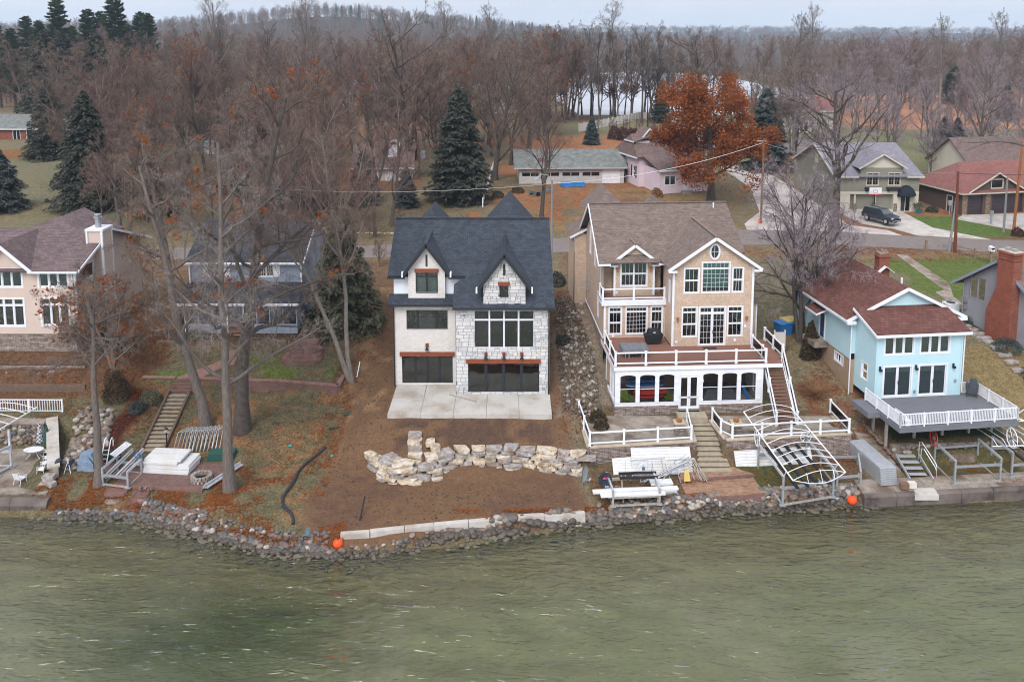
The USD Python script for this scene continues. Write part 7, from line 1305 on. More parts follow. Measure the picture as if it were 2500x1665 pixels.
for k in range(11):
    a, b = ca[0] + (ca[3] - ca[0]) * k / 10, ca[1] + (ca[2] - ca[1]) * k / 10; u = np.linspace(0, 1, 9)[:, None]
    part(B1, 'canopy_bow', MB().tube(a + (b - a) * u + np.array([0, 0, .42]) * np.sin(u * math.pi), .028, 5), 'plastic_white')
u = np.linspace(0, 1, 9)[:, None]; part(B1, 'canopy_bow', MB().tube(ca[0] + (ca[1] - ca[0]) * u + np.array([.1, -.45, -.25]) * np.sin(u * math.pi), .028, 5), 'plastic_white')
for k in (.25, .5, .75): part(B1, 'canopy_strut', MB().tube([ca[0] + (ca[1] - ca[0]) * k + np.array([.1, -.45, -.25]) * math.sin(k * math.pi), ca[0] + (ca[1] - ca[0]) * k + np.array([0, 0, .55]) * math.sin(k * math.pi)], .02, 5), 'plastic_white')
for i in range(4): part(B1, 'canopy_post', MB().tube([p1[i] + [0, 0, 2.0], ca[0] + (ca[3] - ca[0]) * (.12 if i in (0, 1) else .6) if i in (0, 3) else ca[1] + (ca[2] - ca[1]) * (.12 if i in (0, 1) else .6)], .035, 6), 'galv')
lift('boat_lift', 'low bare boat lift frame between the canopy lift and the aluminium dock stack', [(23.3, 59.5), (25.1, 59.8), (26.0, 62.6), (23.2, 62.6)], .95, 1.1, beam_z=.75)
lift('boat_lift', 'open boat lift with red and white winch wheel in front of the grey deck', [(31.95, 59.95), (35.45, 60.35), (35.4, 63.4), (31.9, 62.9)], 1.02, 1.75, beam_z=1.25, wheels=((3, 'x', .6, 'red_plastic', .3),), bunks=())
LF, pf_ = lift('boat_lift', 'boat lift with pipe racks and arched canopy at the right edge', [(36.6, 60.9), (40.2, 61.4), (40.0, 63.9), (36.5, 63.5)], 1.02, 1.9, beam_z=.9, bunks=(.3, .6), wheels=((0, 'x', .7, 'plastic_white', 1.1),))
for k in range(6):
    x = 36.2 + .7 * k; part(LF, 'canopy_bow', MB().tube([(x, 62.2, 2.75), (x - .1, 62.7, 3.1), (x - .6, 65.6, 3.1), (x - .8, 66.0, 2.85)], .03, 5), 'plastic_white')
for a, b in (((35.8, 62.2, 2.75), (41, 62.4, 2.75)), ((35.2, 66.0, 2.85), (41, 66.3, 2.85))): part(LF, 'canopy_rail', MB().tube([a, b], .045, 6), 'plastic_white')
can2 = MB().tube([(38.6, 64.5, 4.0), (43, 61.2, 3.2)], .05, 6)
for k in range(5):
    a = np.array([38.6, 64.5, 4.0]) + np.array([4.4, -3.3, -.8]) * k / 4; can2.tube([a, a + [1.0, .5, .35], a + [2.4, 1.1, .35]], .03, 5)
part(LF, 'canopy_bow', can2, 'plastic_white')
B5, p5 = lift('boat_lift', 'small weathered lift with two black bunks among the white dock sections', [(6.95, 56.95), (10.2, 57.25), (10.1, 59.9), (6.75, 59.4)], 1.0, 1.15, mat_='galv_old', beam_z=.6)
for y in (59.3, 58.65): part(B5, 'bunk', MB().bar((7.6, y - .05, 2.15), (10.3, y + .1, 2.15), .16, .14), 'carpet_black')
for x in (7.7, 10.1): part(B5, 'bunk_arm', MB().bar((x, 57.2, 1.1), (x + .1, 59.4, 2.1), .08, .1), 'galv_old')
B6, p6 = lift('jet_ski_lift', 'small jet ski lift with tilted bunks beside the oak on the left shore', [(-29.45, 59.75), (-27.45, 59.3), (-27.3, 61.3), (-29.25, 61.7)], 1.08, 1.2, beam_z=.7, wheels=((2, 'y', .26, 'blue_plastic', .25),))
for x in (-29.0, -28.2): part(B6, 'bunk', MB().bar((x - .35, 59.7, 1.65), (x + .35, 63.0, 2.15), .14, .12), 'alu'); part(B6, 'bunk', MB().bar((x - .15, 59.6, 1.6), (x + .5, 62.8, 2.1), .06, .06), 'alu')
BN = thing('bench', 'white slatted bench lying tilted on the jet ski lift', 'bench', (-29.2, 62.5, 2.2), world=True)
for k in range(3): part(BN, 'slat', MB().bar((-29.75 + .22 * k, 61.8 - .16 * k, 2.3), (-29.3 + .22 * k, 63.5 - .16 * k, 2.45), .2, .05), 'plastic_white')
for y in (.2, .8): part(BN, 'frame', MB().bar((-29.85 + .45 * y, 61.75 + 1.6 * y, 2.2), (-29.1 + .45 * y, 61.3 + 1.6 * y, 2.2), .06), 'galv')
L0 = thing('boat_lift', 'tall boat lift post and arched canopy cut by the left edge of the picture', 'boat lift', (-38.5, 62, .95), world=True)
for p in ((-37.6, 62.5), (-37.8, 61.0), (-41.5, 62.5)): part(L0, 'post', MB().box(p[0] - .07, p[0] + .07, p[1] - .07, p[1] + .07, .95, 3.9), 'alu'); part(L0, 'foot_pad', MB().box(p[0] - .25, p[0] + .25, p[1] - .2, p[1] + .2, .93, .99), 'galv')
part(L0, 'base_rail', MB().bar((-37.6, 62.5, 1.05), (-42, 62.5, 1.05), .12).bar((-37.6, 62.4, 1.05), (-39.5, 57.8, 1.05), .12), 'alu'); part(L0, 'side_beam', MB().bar((-37.6, 62.5, 2.6), (-39.6, 57.8, 2.6), .12, .2).bar((-37.6, 62.5, 2.2), (-42, 62.5, 2.2), .12, .2), 'alu')
for k in range(6):
    z = 3.9; a = np.array([-37.7 - .12 * k, 66.3 - .95 * k, z]); u = np.linspace(0, 1, 7)[:, None]; part(L0, 'canopy_bow', MB().tube(a + np.array([-4.5, -.6, 0]) * u + np.array([0, 0, .6]) * np.sin(u * math.pi), .03, 5), 'plastic_white')
part(L0, 'canopy_rail', MB().tube([(-37.6, 66.5, 3.9), (-38.6, 61, 3.9)], .05, 6), 'plastic_white')
def dock_mesh(l, w, h, m='dock_white', ribs=8):
    return l, w, h, ribs
def dock(label, loc, rot, l, w, h=.14, m='dock_white', ribs=8, tilt=0, group=None, cat='dock section'):
    t = thing('dock_section', label, cat, loc, rot, group); c, s = math.cos(tilt), math.sin(tilt)
    T = lambda mb: (lambda v, f: (np.c_[v[:, 0], v[:, 1] * c - v[:, 2] * s, v[:, 1] * s + v[:, 2] * c], f))(*mb.arr())
    part(t, 'frame', T(MB().box(0, l, 0, .05, 0, h).box(0, l, w - .05, w, 0, h).box(0, .05, .05, w - .05, 0, h).box(l - .05, l, .05, w - .05, 0, h)), m)
    for k in range(ribs): part(t, 'board', T(MB().box(.05, l - .05, .06 + (w - .12) * k / ribs, .06 + (w - .12) * (k + .94) / ribs, h - .03, h + .012)), m)
    return t
for k in range(6): dock(f'white dock section {["lowest in", "second from the ground in", "third from the ground in", "third from the top of", "just under the top of", "topmost of"][k]} the pile on the brick patio', (-27.25 + .03 * (k % 3), 61.3 + .05 * k - (.1 if k == 4 else 0), 1.13 + .165 * k), -6 + (k % 2), 3.5 if k < 4 else 2.6 + .2 * (k - 4), 1.95 if k < 4 else 1.8, ribs=10 if k != 5 else 2)
for k in range(9): dock('ribbed aluminium dock section stacked beside the canopy lift', (26.3, 59.75 + .0 * k, 1.03 + .155 * k), 98, 4.4, 1.25, .1, 'alu', 7, group='aluminium dock sections in the stack'); place(f'/World/dock_section_{6 + k:03d}', (27.75 - .02 * k, 59.75, 1.04 + .155 * k), 98)
dock('wide white ribbed dock panel leaning on the ledgestone wall behind the pipes', (8.85, 61.0, 1.1), 3, 2.9, 1.9, ribs=8, tilt=math.radians(58)); dock('narrow white ribbed dock panel leaning at the left of the wide one', (7.45, 60.95, 1.1), 2, 1.5, 1.35, ribs=6, tilt=math.radians(40)); dock('cream ribbed dock panel leaning nearest the terrace steps', (11.7, 61.0, 1.15), 5, 1.6, 1.9, ribs=8, tilt=math.radians(55))
dock('long white dock panel leaning under the right part of the ledgestone wall', (16.7, 62.1, 1.1), 7, 6.0, 1.2, ribs=5, tilt=math.radians(62)); dock('pale blue-grey slatted dock section lying inside the small weathered lift', (6.7, 57.6, 1.15), 3, 3.6, 1.25, m='alu', ribs=7)
dock('short white dock section lying right of the small weathered lift', (9.9, 59.0, 1.35), 4, 1.6, .7, ribs=3); dock('short white dock section on the ground against the paver landing', (10.0, 58.3, 1.0), 5, 1.7, .6, ribs=3)
for a, b, z, lb in (((5.6, 57.45), (11.6, 58.0), 1.75, 'long thin white dock plank laid across the small weathered lift'), ((6.1, 57.05), (10.6, 57.4), 1.7, 'thick white dock plank at the front of the small weathered lift')): single('dock_plank', MB().bar((*a, z), (*b, z), .42, .12), 'dock_white', lb, 'plank')
PL = thing('pipe_pile', 'tangle of galvanised dock legs and pipes leaning before the white dock panels', 'pipes', (10.5, 60.5, 1.2), world=True)
for k in range(26):
    if k < 9: x = 8.2 + k * .55; part(PL, 'pipe', MB().tube([(x + rk.normal(0, .1), 59.9 + rk.normal(0, .1), 1.2), (x + rk.normal(0, .25), 60.75, 2.35 + rk.normal(0, .1))], .03, 5), 'galv')
    elif k < 18: part(PL, 'pipe', MB().tube([(9.9 + rk.normal(0, .5), 59.6 + rk.normal(0, .2), 1.3), (12.9 + rk.normal(0, .25), 60.9 + rk.normal(0, .15), 2.4 + rk.normal(0, .15))], .028, 5), 'galv')
    else: x = 12.6 + rk.uniform(0, .8); part(PL, 'pipe', MB().tube([(x, 60.8, 2.5), (x + rk.uniform(.2, 1.0), 59.8 + rk.uniform(-.2, .3), 1.3)], .028, 5), 'galv_old')
for x0, x1 in ((8.6, 11.2), (11.3, 13.3)): part(PL, 'cross_pipe', MB().tube([(x0, 60.7, 2.4), (x1, 60.95, 2.45)], .045, 6), 'galv')
winch(PL, (9.5, 60.1, 2.1), 'y', .36)
tp = thing('aluminium_steps', 'aluminium dock steps with two curved handrails beside the aluminium stack', 'steps', (29.2, 60.8, 1), world=True)
for k in range(4): part(tp, 'tread', MB().box(28.75 + .1 * k, 30.0 + .1 * k, 61.9 - .42 * k, 62.25 - .42 * k, 2.05 - .26 * k, 2.1 - .26 * k), 'alu')
for x in (28.7, 30.4): part(tp, 'stringer', MB().bar((x, 62.3, 2.05), (x + .3, 60.5, 1.05), .06, .2), 'alu')
for y in (0, .35): part(tp, 'handrail', MB().tube([(30.45, 62.4 - y, 1.6), (30.45, 62.4 - y, 3.0 - y), (30.55, 62.2 - y, 3.05 - y), (31.0, 60.9, 2.1 - y), (31.0, 60.7, 1.9 - y), (31.0, 60.7, 1.05)], .03, 6), 'alu')
single('aluminium_tubes', MB().tube([(-21.95, 58.95, 1.25), (-20.4, 62.2, 1.35)], .07, 6).tube([(-21.8, 58.9, 1.27), (-20.25, 62.15, 1.37)], .07, 6).tube([(-21.87, 58.9, 1.4), (-20.3, 62.2, 1.5)], .07, 6).tube([(-21.65, 58.9, 1.25), (-20.1, 62.1, 1.35)], .06, 6), 'alu', 'bundle of long aluminium tubes on the edge of the brick patio by the shore tree', 'tubes', kind=None)
SAW = thing('sawhorse_stack', 'crowded stack of galvanised trestle legs on the slope beside the leaning tree', 'trestles', (-24.4, 64.3, 1.5), world=True)
for k in range(11):
    x = -25.9 + k * .3; z = g1(x, 64.5); m = MB().tube([(x - .1, 63.9, z), (x + .25, 64.3, z + 1.45)], .035, 5).tube([(x + .1, 65.2, z + .2), (x + .25, 64.3, z + 1.45)], .035, 5).tube([(x + .25, 64.2, z + 1.42), (x + .85, 64.9, z + 1.55)], .045, 5).tube([(x + .75, 64.0, z), (x + .85, 64.9, z + 1.5)], .035, 5); part(SAW, 'trestle', m, 'galv' if k % 3 else 'galv_old')
FRg = thing('fire_ring', 'round stone block fire ring on the brick patio', 'fire ring', (-22.55, 60.3, 1.12))
for lay_ in (0, 1):
    for k in range(16):
        a = (k + .5 * lay_) * math.pi / 8; part(FRg, 'block', block((.62 * math.cos(a), .62 * math.sin(a), .11 + .2 * lay_), .2, .26, .19, a + math.pi / 2, .03), 'boulder_gray')
part(FRg, 'ash', MB().cyl((0, 0), .5, 0, .12, 12), 'cover_black')
def buoy(label, loc, r):
    t = thing('mooring_buoy', label, 'buoy', loc); part(t, 'float', MB().ball((0, 0, r), r, 2, (1, 1, .97)), 'orange_buoy', smooth=True); part(t, 'ring', MB().torus((0, 0, 2 * r + .03), .05, .018, 'y', 10, 5).cyl((0, 0), .05, 2 * r - .04, 2 * r + .01, 8), 'black_metal')
buoy('bright orange-red mooring buoy at the stony point below the bare yard', (-11.3, 53.35, .1), .33); buoy('orange mooring buoy on the stones beside the capped sea wall', (23.95, 58.3, .35), .33)
hp_ = [(-14.3, 63.8), (-14.8, 63.0), (-15.25, 62.2), (-15.65, 61.0), (-15.72, 59.6), (-16.0, 58.3), (-15.85, 57.2), (-15.3, 56.4), (-14.85, 55.8), (-14.65, 55.1)]
from scipy.interpolate import CubicSpline as _CS
hs_ = _CS(np.arange(10), np.array(hp_))(np.linspace(0, 9, 46)); single('drain_hose', MB().tube(np.c_[hs_, G(hs_[:, 0], hs_[:, 1]) + .1], .1 + .006 * (np.arange(46) % 2), 8), 'hose_black', 'long black corrugated drain hose snaking down the bare slope', 'hose', smooth=True)
dp = MB(); th = np.linspace(0, 2 * math.pi, 19)
pp = np.array([[(r * math.cos(a), 0 + o, r * math.sin(a)) for a in th] for r, o in ((.3, -.5), (.3, .5), (.25, .5), (.25, -.5), (.3, -.5))]); ii = np.arange(5 * 19).reshape(5, 19); dp.add(pp.reshape(-1, 3), np.stack([ii[:-1, :-1], ii[1:, :-1], ii[1:, 1:], ii[:-1, 1:]], -1).reshape(-1, 4))
v, f = dp.arr(); single('drain_pipe', (v + np.array([-13.5, 54.3, .42]), f), 'pipe_blue', 'open end of a blue-grey drain pipe among the shore stones', 'pipe', smooth=True)
def dish(label, loc, rot, m, word=None):
    t = thing('satellite_dish', label, 'satellite dish', loc, rot); n = 16; r_ = [0, .2, .38, .5]; z_ = [.0, .02, .06, .1]; v = [(0, 0, 1.1)]
    P_ = np.array([[(r * 1.0 * math.cos(a), -d, 1.1 + r * 1.12 * math.sin(a)) for a in np.arange(n) * 2 * math.pi / n] for r, d in zip(r_[1:], z_[1:])]).reshape(-1, 3); vv = np.vstack([[(0, 0, 1.1)], P_]); f = [(0, 1 + k, 1 + (k + 1) % n) for k in range(n)]
    for q in range(2):
        for k in range(n): a, b, c, d = 1 + q * n + k, 1 + q * n + (k + 1) % n, 1 + (q + 1) * n + (k + 1) % n, 1 + (q + 1) * n + k; f += [(a, d, c), (a, c, b)]
    f = np.array(f); vb = vv + [0, .03, 0]; k = len(vv); mb = MB().add(vv, f).add(vb, f[:, ::-1])
    part(t, 'reflector', mb, m, smooth=True); part(t, 'mast', MB().tube([(0, .1, 0), (0, .1, .9), (0, .04, 1.1)], .035, 6), 'galv'); part(t, 'feed_arm', MB().tube([(0, .05, .65), (0, -.45, .75)], .025, 5).ball((-.07, -.48, .8), .08).ball((.07, -.48, .8), .08), 'dish_gray')
    if word:
        w = meshkit.text_mesh(word, .15, .01, True); q = np.array(w.vertices); q = np.c_[q[:, 0] - q[:, 0].mean(), -q[:, 2] - .115, q[:, 1] + 1.18]; part(t, 'lettering', (q, np.array(w.faces)), 'sign_pink')
dish('grey satellite dish on a pole standing in the dirt by the boulder wall', (5.1, 59.1, 1.1), 62, 'dish_gray'); dish('dark blue satellite dish with pink lettering beside the white dock planks', (6.55, 58.6, .95), 12, 'dish_navy', 'dish')
# ------------------------------------------------------------------ furniture and small things
cvm = trimesh.creation.box((1.25, 1.0, 1.25)).subdivide().subdivide(); cv = np.array(cvm.vertices); cv[:, 2] += .62; k = cv[:, 2] / 1.25; cv[:, :2] *= (1 - .38 * np.clip(k - .45, 0, 1) / .55)[:, None]; cv += (meshkit.noise(cv * 3, 2) - .5)[:, None] * .16
single('covered_grill', (cv + np.array([-31.5, 61.9, 1.2]), np.array(cvm.faces)), 'cover_blue', 'blue-grey tarpaulin cover over a grill left of the oak trunk', 'covered grill')
def adirondack(label, loc, rot, m='chair_green'):
    t = thing('garden_chair', label, 'chair', loc, rot)
    part(t, 'seat', MB().hexa([(-.3, -.35, .36), (.3, -.35, .36), (.3, .25, .24), (-.3, .25, .24), (-.3, -.35, .4), (.3, -.35, .4), (.3, .25, .28), (-.3, .25, .28)]), m)
    for k in range(5): x = -.26 + .13 * k; h = .98 - .05 * abs(k - 2); part(t, 'back_slat', MB().hexa([(x - .055, .2, .25), (x + .055, .2, .25), (x + .055, .24, .25), (x - .055, .24, .25), (x - .06, .5, h), (x + .06, .5, h), (x + .06, .54, h), (x - .06, .54, h)]), m)
    for s in (-1, 1): part(t, 'arm', MB().box(s * .38 - .07, s * .38 + .07, -.4, .35, .55, .58), m); part(t, 'leg', MB().box(s * .36 - .03, s * .36 + .03, -.38, -.3, 0, .55).box(s * .36 - .03, s * .36 + .03, .25, .33, 0, .5), m)
adirondack('dark green slatted chair behind the jet ski lift', (-30.2, 63.0, 1.25), 160); adirondack('dark green slatted chair nearer the oak trunk', (-30.9, 61.9, 1.2), 140)
DL = thing('dock_ladder', 'white-handled swim ladder leaning between the oak and the green chairs', 'ladder', (-30.4, 62.4, 1.2), world=True)
for x in (-30.75, -30.3): part(DL, 'handrail', MB().tube([(x, 62.1, 1.2), (x + .15, 62.6, 2.7), (x + .18, 62.7, 3.0), (x + .2, 62.9, 3.1), (x + .22, 63.0, 2.9), (x + .2, 63.0, 2.4)], .035, 6), 'plastic_white')
for k in range(4): part(DL, 'rung', MB().bar((-30.72 + .03 * k, 62.2 + .1 * k, 1.4 + .3 * k), (-30.27 + .03 * k, 62.2 + .1 * k, 1.4 + .3 * k), .1, .04), 'galv_old')
GL = thing('garden_lamp', 'black lamp post beside the timber steps', 'lamp', (-26.5, 64.1, 1.35)); part(GL, 'post', MB().cyl((0, 0), .05, 0, 1.6, 8), 'black_metal'); part(GL, 'lantern', MB().cyl((0, 0), .09, 1.6, 1.85, 6, .14), 'blind_gray'); part(GL, 'cap', MB().cyl((0, 0), .18, 1.85, 2.0, 6, .03), 'black_metal')
GB_ = thing('green_bench_cover', 'dark green tarpaulin box at the back of the brick patio', 'box', (-22, 63.3, 1.2), world=True); part(GB_, 'cover', MB().hexa([(-23.1, 62.9, 1.1), (-21.0, 62.9, 1.1), (-20.9, 63.7, 1.3), (-23.0, 63.7, 1.3), (-23.0, 63.0, 1.7), (-21.1, 63.0, 1.75), (-21.0, 63.6, 1.95), (-22.9, 63.6, 1.9)]), 'chair_green')
WT = thing('patio_table', 'white oval patio table by the cobble wall', 'table', (-36.7, 64.0, .92)); part(WT, 'table_top', (lambda v, f: (v * [1.25, .8, 1], f))(*MB().cyl((0, 0), .6, .68, .72, 20).arr()), 'plastic_white')
for a in (.5, 2.6, 3.7, 5.8): part(WT, 'leg', MB().tube([(.15 * math.cos(a), .1 * math.sin(a), .68), (.35 * math.cos(a), .25 * math.sin(a), .3), (.6 * math.cos(a), .4 * math.sin(a), 0)], .025, 5), 'plastic_white')
def wchair(label, loc, rot):
    t = thing('patio_chair', label, 'chair', loc, rot); part(t, 'seat', MB().box(-.28, .28, -.28, .25, .4, .44), 'plastic_white'); part(t, 'backrest', MB().hexa([(-.27, .24, .44), (.27, .24, .44), (.27, .27, .44), (-.27, .27, .44), (-.25, .42, .95), (.25, .42, .95), (.25, .45, .95), (-.25, .45, .95)]), 'plastic_white')
    for s in (-1, 1): part(t, 'arm', MB().tube([(s * .3, -.27, .42), (s * .32, -.25, .64), (s * .31, .1, .66), (s * .27, .32, .66)], .022, 5), 'plastic_white'); part(t, 'leg', MB().tube([(s * .27, -.26, .42), (s * .3, -.3, 0)], .022, 5).tube([(s * .27, .24, .42), (s * .29, .34, 0)], .022, 5), 'plastic_white')
for i, (x, y, r, lb) in enumerate([(-35.7, 64.3, -100, 'white patio chair pushed to the far end of the oval table'), (-35.2, 63.3, -95, 'white patio chair second from the table along the capped wall'), (-34.9, 62.4, -95, 'white patio chair third from the table along the capped wall'), (-34.7, 61.5, -100, 'white patio chair fourth from the table along the capped wall'), (-35.6, 60.1, 165, 'white sling lounge chair nearest the water on the left slab')]): wchair(lb, (x, y, .93), r)
for i, (x, y, m, lb) in enumerate([(-36.75, 65.1, 'cover_check', 'folded grey checked patio umbrella against the cobble wall'), (-36.0, 64.7, 'chair_green', 'folded dark green patio umbrella by the capped wall')]):
    if i == 0:
        usdkit.material(stage, L + 'cover_check', {'tc': ('texture_coordinate', {}), 'c': ('checker_texture', {'color1': (.52, .54, .56), 'color2': (.07, .08, .10), 'scale': 7.0}), 'p': ('principled_bsdf', {'roughness': .9})}, [('tc.object', 'c.vector'), ('c.color', 'p.base_color')], surface='p.BSDF')
    t = thing('patio_umbrella', lb, 'umbrella', (x, y, .95)); part(t, 'pole', MB().cyl((0, 0), .03, 0, 2.5, 6), 'galv'); part(t, 'canopy', MB().cyl((0, 0), .30, .75, 1.6, 9, .2).cyl((0, 0), .2, 1.6, 2.4, 9, .03), m)
bk = thing('bag_chair', 'folded dark bag chairs behind the end of the capped wall', 'chair', (-33.5, 60.9, 1), world=True); part(bk, 'fabric', MB().bar((-33.75, 60.9, 1.95), (-33.2, 61.3, 2.2), .5, .1).bar((-32.75, 61.2, 1.6), (-32.4, 61.5, 2.1), .3, .25), 'dish_navy'); part(bk, 'frame', MB().bar((-32.9, 61.0, 1.2), (-32.6, 61.2, 2.2), .04).bar((-32.4, 61.0, 1.2), (-32.7, 61.3, 2.2), .04), 'plastic_white')
# on the decks
Wd = lambda xl, yl, zl: tuple(np.array([8.2, 67, 3.0]) + [xl * math.cos(math.radians(3.5)) - yl * math.sin(math.radians(3.5)), xl * math.sin(math.radians(3.5)) + yl * math.cos(math.radians(3.5)), zl])
gr = thing('covered_grill', 'black covered grill on the brown deck of the tan house', 'covered grill', Wd(4.1, 4.9, DZ), 8); part(gr, 'cover', MB().hexa([(-.55, -.32, .05), (.55, -.32, .05), (.55, .32, .05), (-.55, .32, .05), (-.8, -.36, .85), (.8, -.36, .85), (.8, .36, .85), (-.8, .36, .85)]).hexa([(-.5, -.36, .85), (.5, -.36, .85), (.5, .36, .85), (-.5, .36, .85), (-.42, -.2, 1.3), (.42, -.2, 1.3), (.42, .22, 1.3), (-.42, .22, 1.3)]), 'cover_black'); part(gr, 'emblem', MB().box(-.12, .12, -.34, -.31, 1.03, 1.08), 'plastic_white')
tb = thing('covered_table', 'patio table under a grey rain cover on the brown deck', 'table', Wd(1.9, 2.2, DZ), 4); cm2 = trimesh.creation.box((2.1, 1.5, .4)).subdivide().subdivide(); q = np.array(cm2.vertices); q[:, 2] += .62 + (meshkit.noise(q * 2.6, 8) - .5) * .12; q[:, :2] *= (1.06 - .12 * (q[:, 2:3] - .4)); part(tb, 'cover', (q, np.array(cm2.faces)), 'cover_gray')
for x in (-.8, -.5, .55, .85): part(tb, 'leg', MB().box(x - .04, x + .04, -.65, -.57, 0, .5).box(x - .04, x + .04, .55, .63, 0, .5), 'galv')
single('door_mat', MB().box(*sum([[Wd(8.6, 3.45, 0)[i] - (.55, .22)[i], Wd(8.6, 3.45, 0)[i] + (.55, .22)[i]] for i in (0, 1)], []), 3 + DZ + .004, 3 + DZ + .02), 'cover_black', 'dark door mat before the french doors of the tan house', 'mat')
def kayak(label, loc, rot, l, w, m1, m2):
    t = thing('kayak', label, 'kayak', loc, rot); n, k = 15, 10; u = np.linspace(-1, 1, n); pr = np.sqrt(np.clip(1 - np.abs(u) ** 2.4, 0, 1)); th = np.linspace(0, math.pi, k)
    for nm, sg, m in (('hull', -1, m1), ('deck', 1, m2)):
        P_ = np.array([[(a * l / 2, w / 2 * b * math.cos(c), sg * (.20 if sg < 0 else .13) * b ** .6 * math.sin(c) + .06 * a * a) for c in th] for a, b in zip(u, pr)]); ii = np.arange(n * k).reshape(n, k); part(t, nm, (P_.reshape(-1, 3), np.stack([ii[:-1, :-1], ii[1:, :-1], ii[1:, 1:], ii[:-1, 1:]], -1).reshape(-1, 4)), m, smooth=True)
kayak('blue and white kayak stored uppermost behind the porch screens', Wd(2.75, 1.6, 2.25), 5, 3.4, .75, 'blue_plastic', 'blue_plastic'); kayak('white and blue kayak stored under the topmost one in the porch', Wd(2.7, 1.4, 1.9), 4, 3.3, .7, 'plastic_white', 'blue_plastic'); kayak('red kayak stored lower in the screened porch', Wd(3.1, 1.0, 1.45), 5, 3.0, .85, 'red_plastic', 'red_plastic'); kayak('second red kayak resting lowest in the screened porch', Wd(3.0, 1.1, 1.08), 4, 2.6, .75, 'red_plastic', 'red_plastic')
for i, x in enumerate((1.2, 4.6)): adirondack(['lime green chair at the left end of the porch', 'lime green chair beside the porch doors'][i], Wd(x, 1.3, .42), 20, 'lime_plastic')
single('paddle_board', MB().hexa([Wd(10.35, .35, 2.0), Wd(10.5, .35, 2.15), Wd(11.35, .35, .5), Wd(11.1, .35, .5), Wd(10.35, .5, 2.0), Wd(10.5, .5, 2.15), Wd(11.35, .5, .5), Wd(11.1, .5, .5)]), 'tarp_blue', 'bright blue board leaning inside the right end of the porch', 'board')
single('covered_boat', MB().hexa([Wd(7.4, 1.2, .45), Wd(10.4, 1.2, .45), Wd(10.4, 3.2, .45), Wd(7.4, 3.2, .45), Wd(7.9, 1.5, 1.3), Wd(10.0, 1.5, 1.3), Wd(10.0, 2.9, 1.3), Wd(7.9, 2.9, 1.3)]), 'cover_gray', 'grey covered table stored in the right half of the porch', 'covered table')
Dk = lambda x, y, z: tuple(np.array([28.45, 61.4, 4.6]) + [x * math.cos(math.radians(7.6)) - y * math.sin(math.radians(7.6)), x * math.sin(math.radians(7.6)) + y * math.cos(math.radians(7.6)), z])
for k in range(7):
    lb = 'grey plastic slatted chair in the stack at the corner of the grey deck'
    t = thing('stacked_chair', lb, 'chair', Dk(8.75, 4.35, .11 * k), 7 + 150, 'grey chairs in the deck stack'); part(t, 'seat', MB().box(-.3, .3, -.32, .25, .36, .4), 'plastic_gray'); part(t, 'legs', MB().box(-.38, -.3, -.34, -.26, 0, .55).box(.3, .38, -.34, -.26, 0, .55).box(-.38, -.3, .2, .28, 0, .5).box(.3, .38, .2, .28, 0, .5), 'plastic_gray'); part(t, 'arm', MB().box(-.42, -.28, -.38, .3, .55, .58).box(.28, .42, -.38, .3, .55, .58), 'plastic_gray'); part(t, 'backrest', MB().hexa([(-.3, .22, .4), (.3, .22, .4), (.3, .26, .4), (-.3, .26, .4), (-.22, .5, 1.05), (.22, .5, 1.05), (.22, .54, 1.05), (-.22, .54, 1.05)]), 'plastic_gray')
db = thing('deck_bench', 'white plastic bench at the left front corner of the grey deck', 'bench', Dk(.7, .75, 0), 100); part(db, 'seat', MB().box(-.7, .7, -.2, .2, .4, .46), 'plastic_white'); part(db, 'backrest', MB().box(-.7, .7, .2, .25, .4, .85), 'plastic_white'); part(db, 'legs', MB().box(-.65, -.58, -.18, .18, 0, .4).box(.58, .65, -.18, .18, 0, .4), 'plastic_white')
# ------------------------------------------------------------------ yards, road side
def shrub(name, label, loc, r, h, m, n=900, size=.16, cat='shrub', group=None, cone=0):
    rng = np.random.default_rng(int(abs(loc[0] * 97 + loc[1] * 31)) % 9999); p = norm(rng.normal(0, 1, (n, 3))) * rng.uniform(.55, 1.0, (n, 1)) ** .5; p[:, 2] = np.abs(p[:, 2])
    if cone: p[:, :2] *= (1 - cone * p[:, 2:3] ** 1.2)
    p *= (1 + .35 * (meshkit.noise(p * 2.5, 3) - .5))[:, None]; p = p * [r, r, h]; t = thing(name, label, cat, loc, 0, group); part(t, 'foliage', leafquads(rng, p, size), m); part(t, 'stem', MB().cyl((0, 0), .05, -.1, h * .5, 6), 'bark_dark'); return t
mat('shrub_brown', (.105, .070, .035), (.055, .038, .022), rough=.9, isl=.4, scale=1); mat('grass_tan', (.36, .20, .10), (.24, .12, .06), rough=.9, isl=.3, scale=1); mat('shrub_maroon', (.14, .055, .045), (.09, .035, .03), rough=.9, isl=.35, scale=1)
